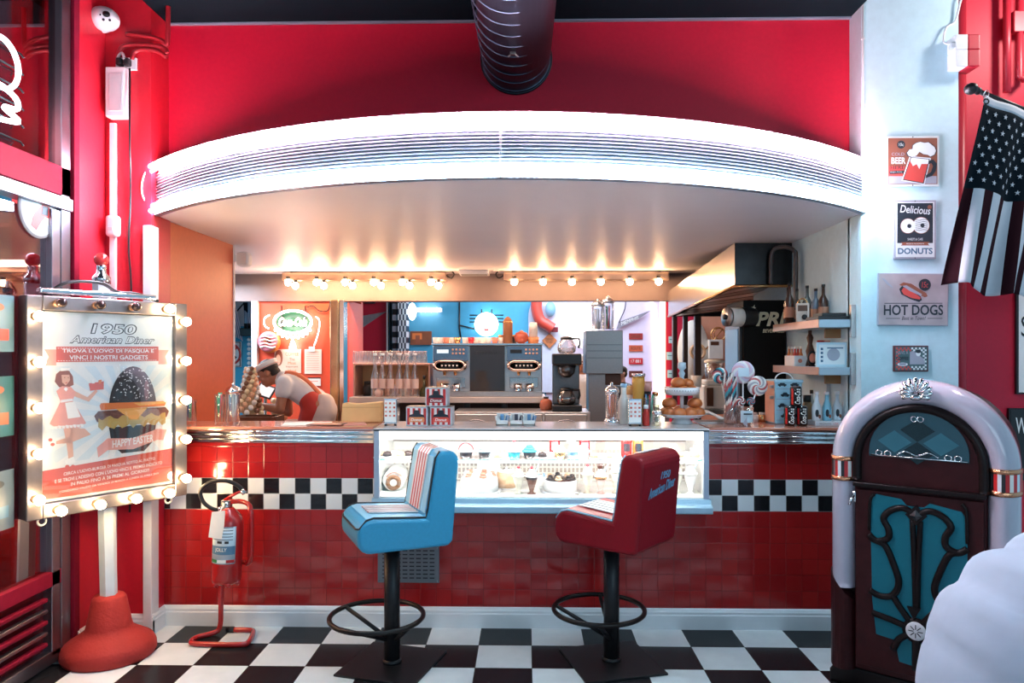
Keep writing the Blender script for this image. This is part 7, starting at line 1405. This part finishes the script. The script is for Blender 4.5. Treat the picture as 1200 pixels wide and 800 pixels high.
def eyes(M_, par):
    for sx in (-1, 1):
        e = MB().sph((sx*.030, .079, .008), (.014, .010, .009), PAPER, 10, M_).build('eye', par); MB().sph((sx*.030, .087, .008), (.006, .004, .006), BLACK, 8, M_).build('pupil', e)
# --- the bent cook at the side counter
YK = 6.25
def J(px, py, dy=0): return at(px, py, YK+dy)
hip, waist, chest, neck, hc = J(375, 473), J(360, 463), J(341, 450), J(329, 443), J(314, 437)
co = T('person', 'cook in white paper hat, white shirt and red apron bending over the side counter', 'person', (J(374, 474).x, YK, .25))
oo = -co.location
up = (hc-neck).normalized()*.5+Vector((-.1, 0, .9)); fw = Vector((-.80, -.10, -.60))
sh_n, sh_f = J(333, 449, -.17), J(335, 449, .17); el_n, el_f = J(328, 479, -.20), J(338, 483, .16); wr_n, wr_f = J(304, 475, -.16), J(309, 477, .08)
kn = [Vector((hip.x-.06, YK+s_*.11, .25+.50)) for s_ in (-1, 1)]; an = [Vector((hip.x+.10, YK+s_*.12, .25+.09)) for s_ in (-1, 1)]
def LL(v): return Vector(v)+oo
mb = MB(); Mh = head(mb, LL(hc), up, fw, SKIN, .98); mb.cap(LL(neck), LL(hc)-up.normalized()*.05, .060, .052, SKIN)
mb.cap(LL(chest), LL(waist), .09, .085, SKIN); mb.cap(LL(waist), LL(hip), .085, .10, SKIN); mb.cap(LL(neck), LL(chest), .06, .09, SKIN)
for s_, e_, w_ in ((sh_n, el_n, wr_n), (sh_f, el_f, wr_f)):
    mb.cap(LL(chest.lerp(neck, .6)), LL(s_), .06, .05, SKIN); mb.cap(LL(s_), LL(e_), .052, .040, SKIN); mb.cap(LL(e_), LL(w_), .040, .027, SKIN); hand(mb, LL(w_), (w_-e_), (.2, 0, 1), SKIN, 1.0, .7)
for i, s_ in enumerate((-1, 1)):
    hp_ = LL(Vector((hip.x, YK+s_*.09, hip.z-.02))); mb.cap(hp_, LL(kn[i]), .085, .06, SKIN); mb.cap(LL(kn[i]), LL(an[i]), .058, .04, SKIN)
mb.build('body', co, remesh=.0075, smooth_it=3)
eyes(Mh, co)
mb = MB(); mb.sph((0, -.018, .036), (.079, .092, .085), HAIR, 18, Mh); mb.sph((0, -.055, -.02), (.068, .052, .06), HAIR, 14, Mh); mb.build('hair', co)
HATM = mat('white paper hat', (.80, .78, .76), .6)
mb = MB(); mb.lathe([(.088, .03), (.092, .075), (.090, .078), (.084, .05), (.075, .068), (0, .074)], HATM, (0, -.012, .012), 28, Mh, True, False, 1, 1.18); ht = mb.build('paper_hat', co, solid=.002); mb = MB(); mb.ring((0, -.012, .048), .0905, .0035, mat('hat band pink', (.7, .35, .32), .6), 'z', 28, 6, Mh @ Matrix.Diagonal((1, 1.18, 1, 1))); mb.build('hat_band', ht)
mb = MB(); mb.cap(LL(chest.lerp(neck, .75)), LL(chest), .078, .108, SHIRT); mb.cap(LL(chest), LL(waist), .110, .104, SHIRT); mb.cap(LL(waist), LL(hip.lerp(waist, .4)), .104, .112, SHIRT)
for q in (-.06, .06): mb.cap(LL(chest)+Vector((0, q, 0)), LL(waist)+Vector((0, q, 0)), .10, .10, SHIRT)
for s_, e_ in ((sh_n, el_n), (sh_f, el_f)): mb.cap(LL(chest.lerp(neck, .5)), LL(s_), .075, .066, SHIRT); mb.cap(LL(s_), LL(s_.lerp(e_, .36)), .066, .064, SHIRT)
mb.build('shirt', co, remesh=.011, smooth_it=4)
mb = MB(); mb.cap(LL(J(379, 474)), LL(J(380, 482)), .105, .112, PANT)
for q in (-.06, .06): mb.cap(LL(J(379, 474, q)), LL(J(380, 482, q)), .10, .105, PANT)
for i, s_ in enumerate((-1, 1)): mb.cap(LL(Vector((hip.x+.03, YK+s_*.08, hip.z-.06))), LL(kn[i]), .102, .082, PANT); mb.cap(LL(kn[i]), LL(an[i]), .08, .065, PANT)
mb.build('trousers', co, remesh=.014, smooth_it=4)
mb = MB()
for q in (-.085, 0, .085): mb.cap(LL(J(364, 471, q)), LL(J(368, 480, q)), .100, .105, APRON); mb.cap(LL(J(367, 480, q)), LL(J(361, 500, q)), .105, .10, APRON); mb.cap(LL(J(361, 500, q)), LL(J(359, 540, q)), .095, .085, APRON)
mb.build('apron', co, remesh=.013, smooth_it=4)
for dy, sx in ((-.07, 0), (.07, 0)):
    pts = [LL(J(334, 436, dy))+Vector((0, 0, .0)), LL(J(346, 437.5, dy)), LL(J(360, 446, dy)), LL(J(371, 457, dy)), LL(J(378, 466, dy))]; MB().tube(crv(pts, 5), .02, STRAP, 8, False, None, True, .35).build('apron_strap', co)
for i in range(2): MB().sph(LL(an[i])+Vector((-.06, 0, -.05)), (.13, .05, .045), BLACK, 14).build('shoe', co)
# --- two people further back
def standing(px, py_head, y, label, skin, top, low, fdir, cap=None, hairc=HAIR):
    hc = at(px, py_head, y); base = .25 if y < 11 else 0; s_ = max(.8, (hc.z-base)/1.60)
    t = T('person', label, 'person', (hc.x, y, base), math.atan2(fdir[1], fdir[0])-PI/2+0); hz = hc.z-base; k = hz/1.62   # local +y is forward
    P_ = lambda x, yy, z: Vector((x*k, yy*k, z*k))
    mb = MB(); Mh = head(mb, P_(0, .02, 1.62), (0, 0, 1), (0, 1, -.1), skin, k); mb.cap(P_(0, -.01, 1.42), P_(0, .0, 1.55), .058*k, .052*k, skin); mb.cap(P_(0, 0, 1.30), P_(0, 0, 1.0), .125*k, .11*k, skin)
    for sx in (-1, 1):
        a, b, c_ = P_(sx*.19, -.01, 1.38), P_(sx*.24, -.03, 1.10), P_(sx*.20, .16, .93); mb.cap(P_(0, 0, 1.38), a, .075*k, .055*k, skin); mb.cap(a, b, .05*k, .04*k, skin); mb.cap(b, c_, .04*k, .027*k, skin); hand(mb, c_, c_-b, (sx, 0, .3), skin, k)
        mb.cap(P_(sx*.09, 0, .93), P_(sx*.10, .02, .50), .085*k, .06*k, skin); mb.cap(P_(sx*.10, .02, .5), P_(sx*.10, -.02, .09), .058*k, .04*k, skin)
    mb.build('body', t, remesh=.009, smooth_it=2); eyes(Mh, t)
    mb = MB(); mb.sph((0, -.022, .042), (.082, .095, .083), hairc, 18, Mh); mb.sph((0, -.06, -.01), (.074, .05, .07), hairc, 14, Mh); mb.build('hair', t)
    mb = MB(); mb.cap(P_(0, 0, 1.33), P_(0, 0, .98), .15*k, .135*k, top)
    for sx in (-1, 1): mb.cap(P_(0, 0, 1.385), P_(sx*.19, -.01, 1.38), .09*k, .07*k, top); mb.cap(P_(sx*.19, -.01, 1.38), P_(sx*.23, -.025, 1.15), .068*k, .06*k, top)
    mb.build('shirt', t, remesh=.014, smooth_it=4)
    mb = MB(); mb.cap(P_(0, 0, 1.0), P_(0, 0, .92), .14*k, .14*k, low)
    for sx in (-1, 1): mb.cap(P_(sx*.09, 0, .92), P_(sx*.10, .02, .5), .10*k, .08*k, low); mb.cap(P_(sx*.10, .02, .5), P_(sx*.10, -.02, .1), .078*k, .065*k, low)
    mb.build('trousers', t, remesh=.016, smooth_it=4)
    for sx in (-1, 1): MB().sph(P_(sx*.10, .05, .045), (.05*k, .13*k, .045*k), BLACK, 12).build('shoe', t)
    if cap: MB().lathe([(.088, .03), (.095, .10), (.06, .12), (0, .122)], cap, (0, -.012, .012), 22, Mh, True, False, 1, 1.1).build('cap', t)
standing(682, 426, 8.6, 'cook in a white cap half hidden behind the steel dispenser', SKIN, SHIRT, PANT, (-.4, -1), HATM)
standing(729, 437, 9.3, 'dark haired person in black clothing right of the steel dispenser', SKINL, BLACK, BLACK, (-.9, -.5))
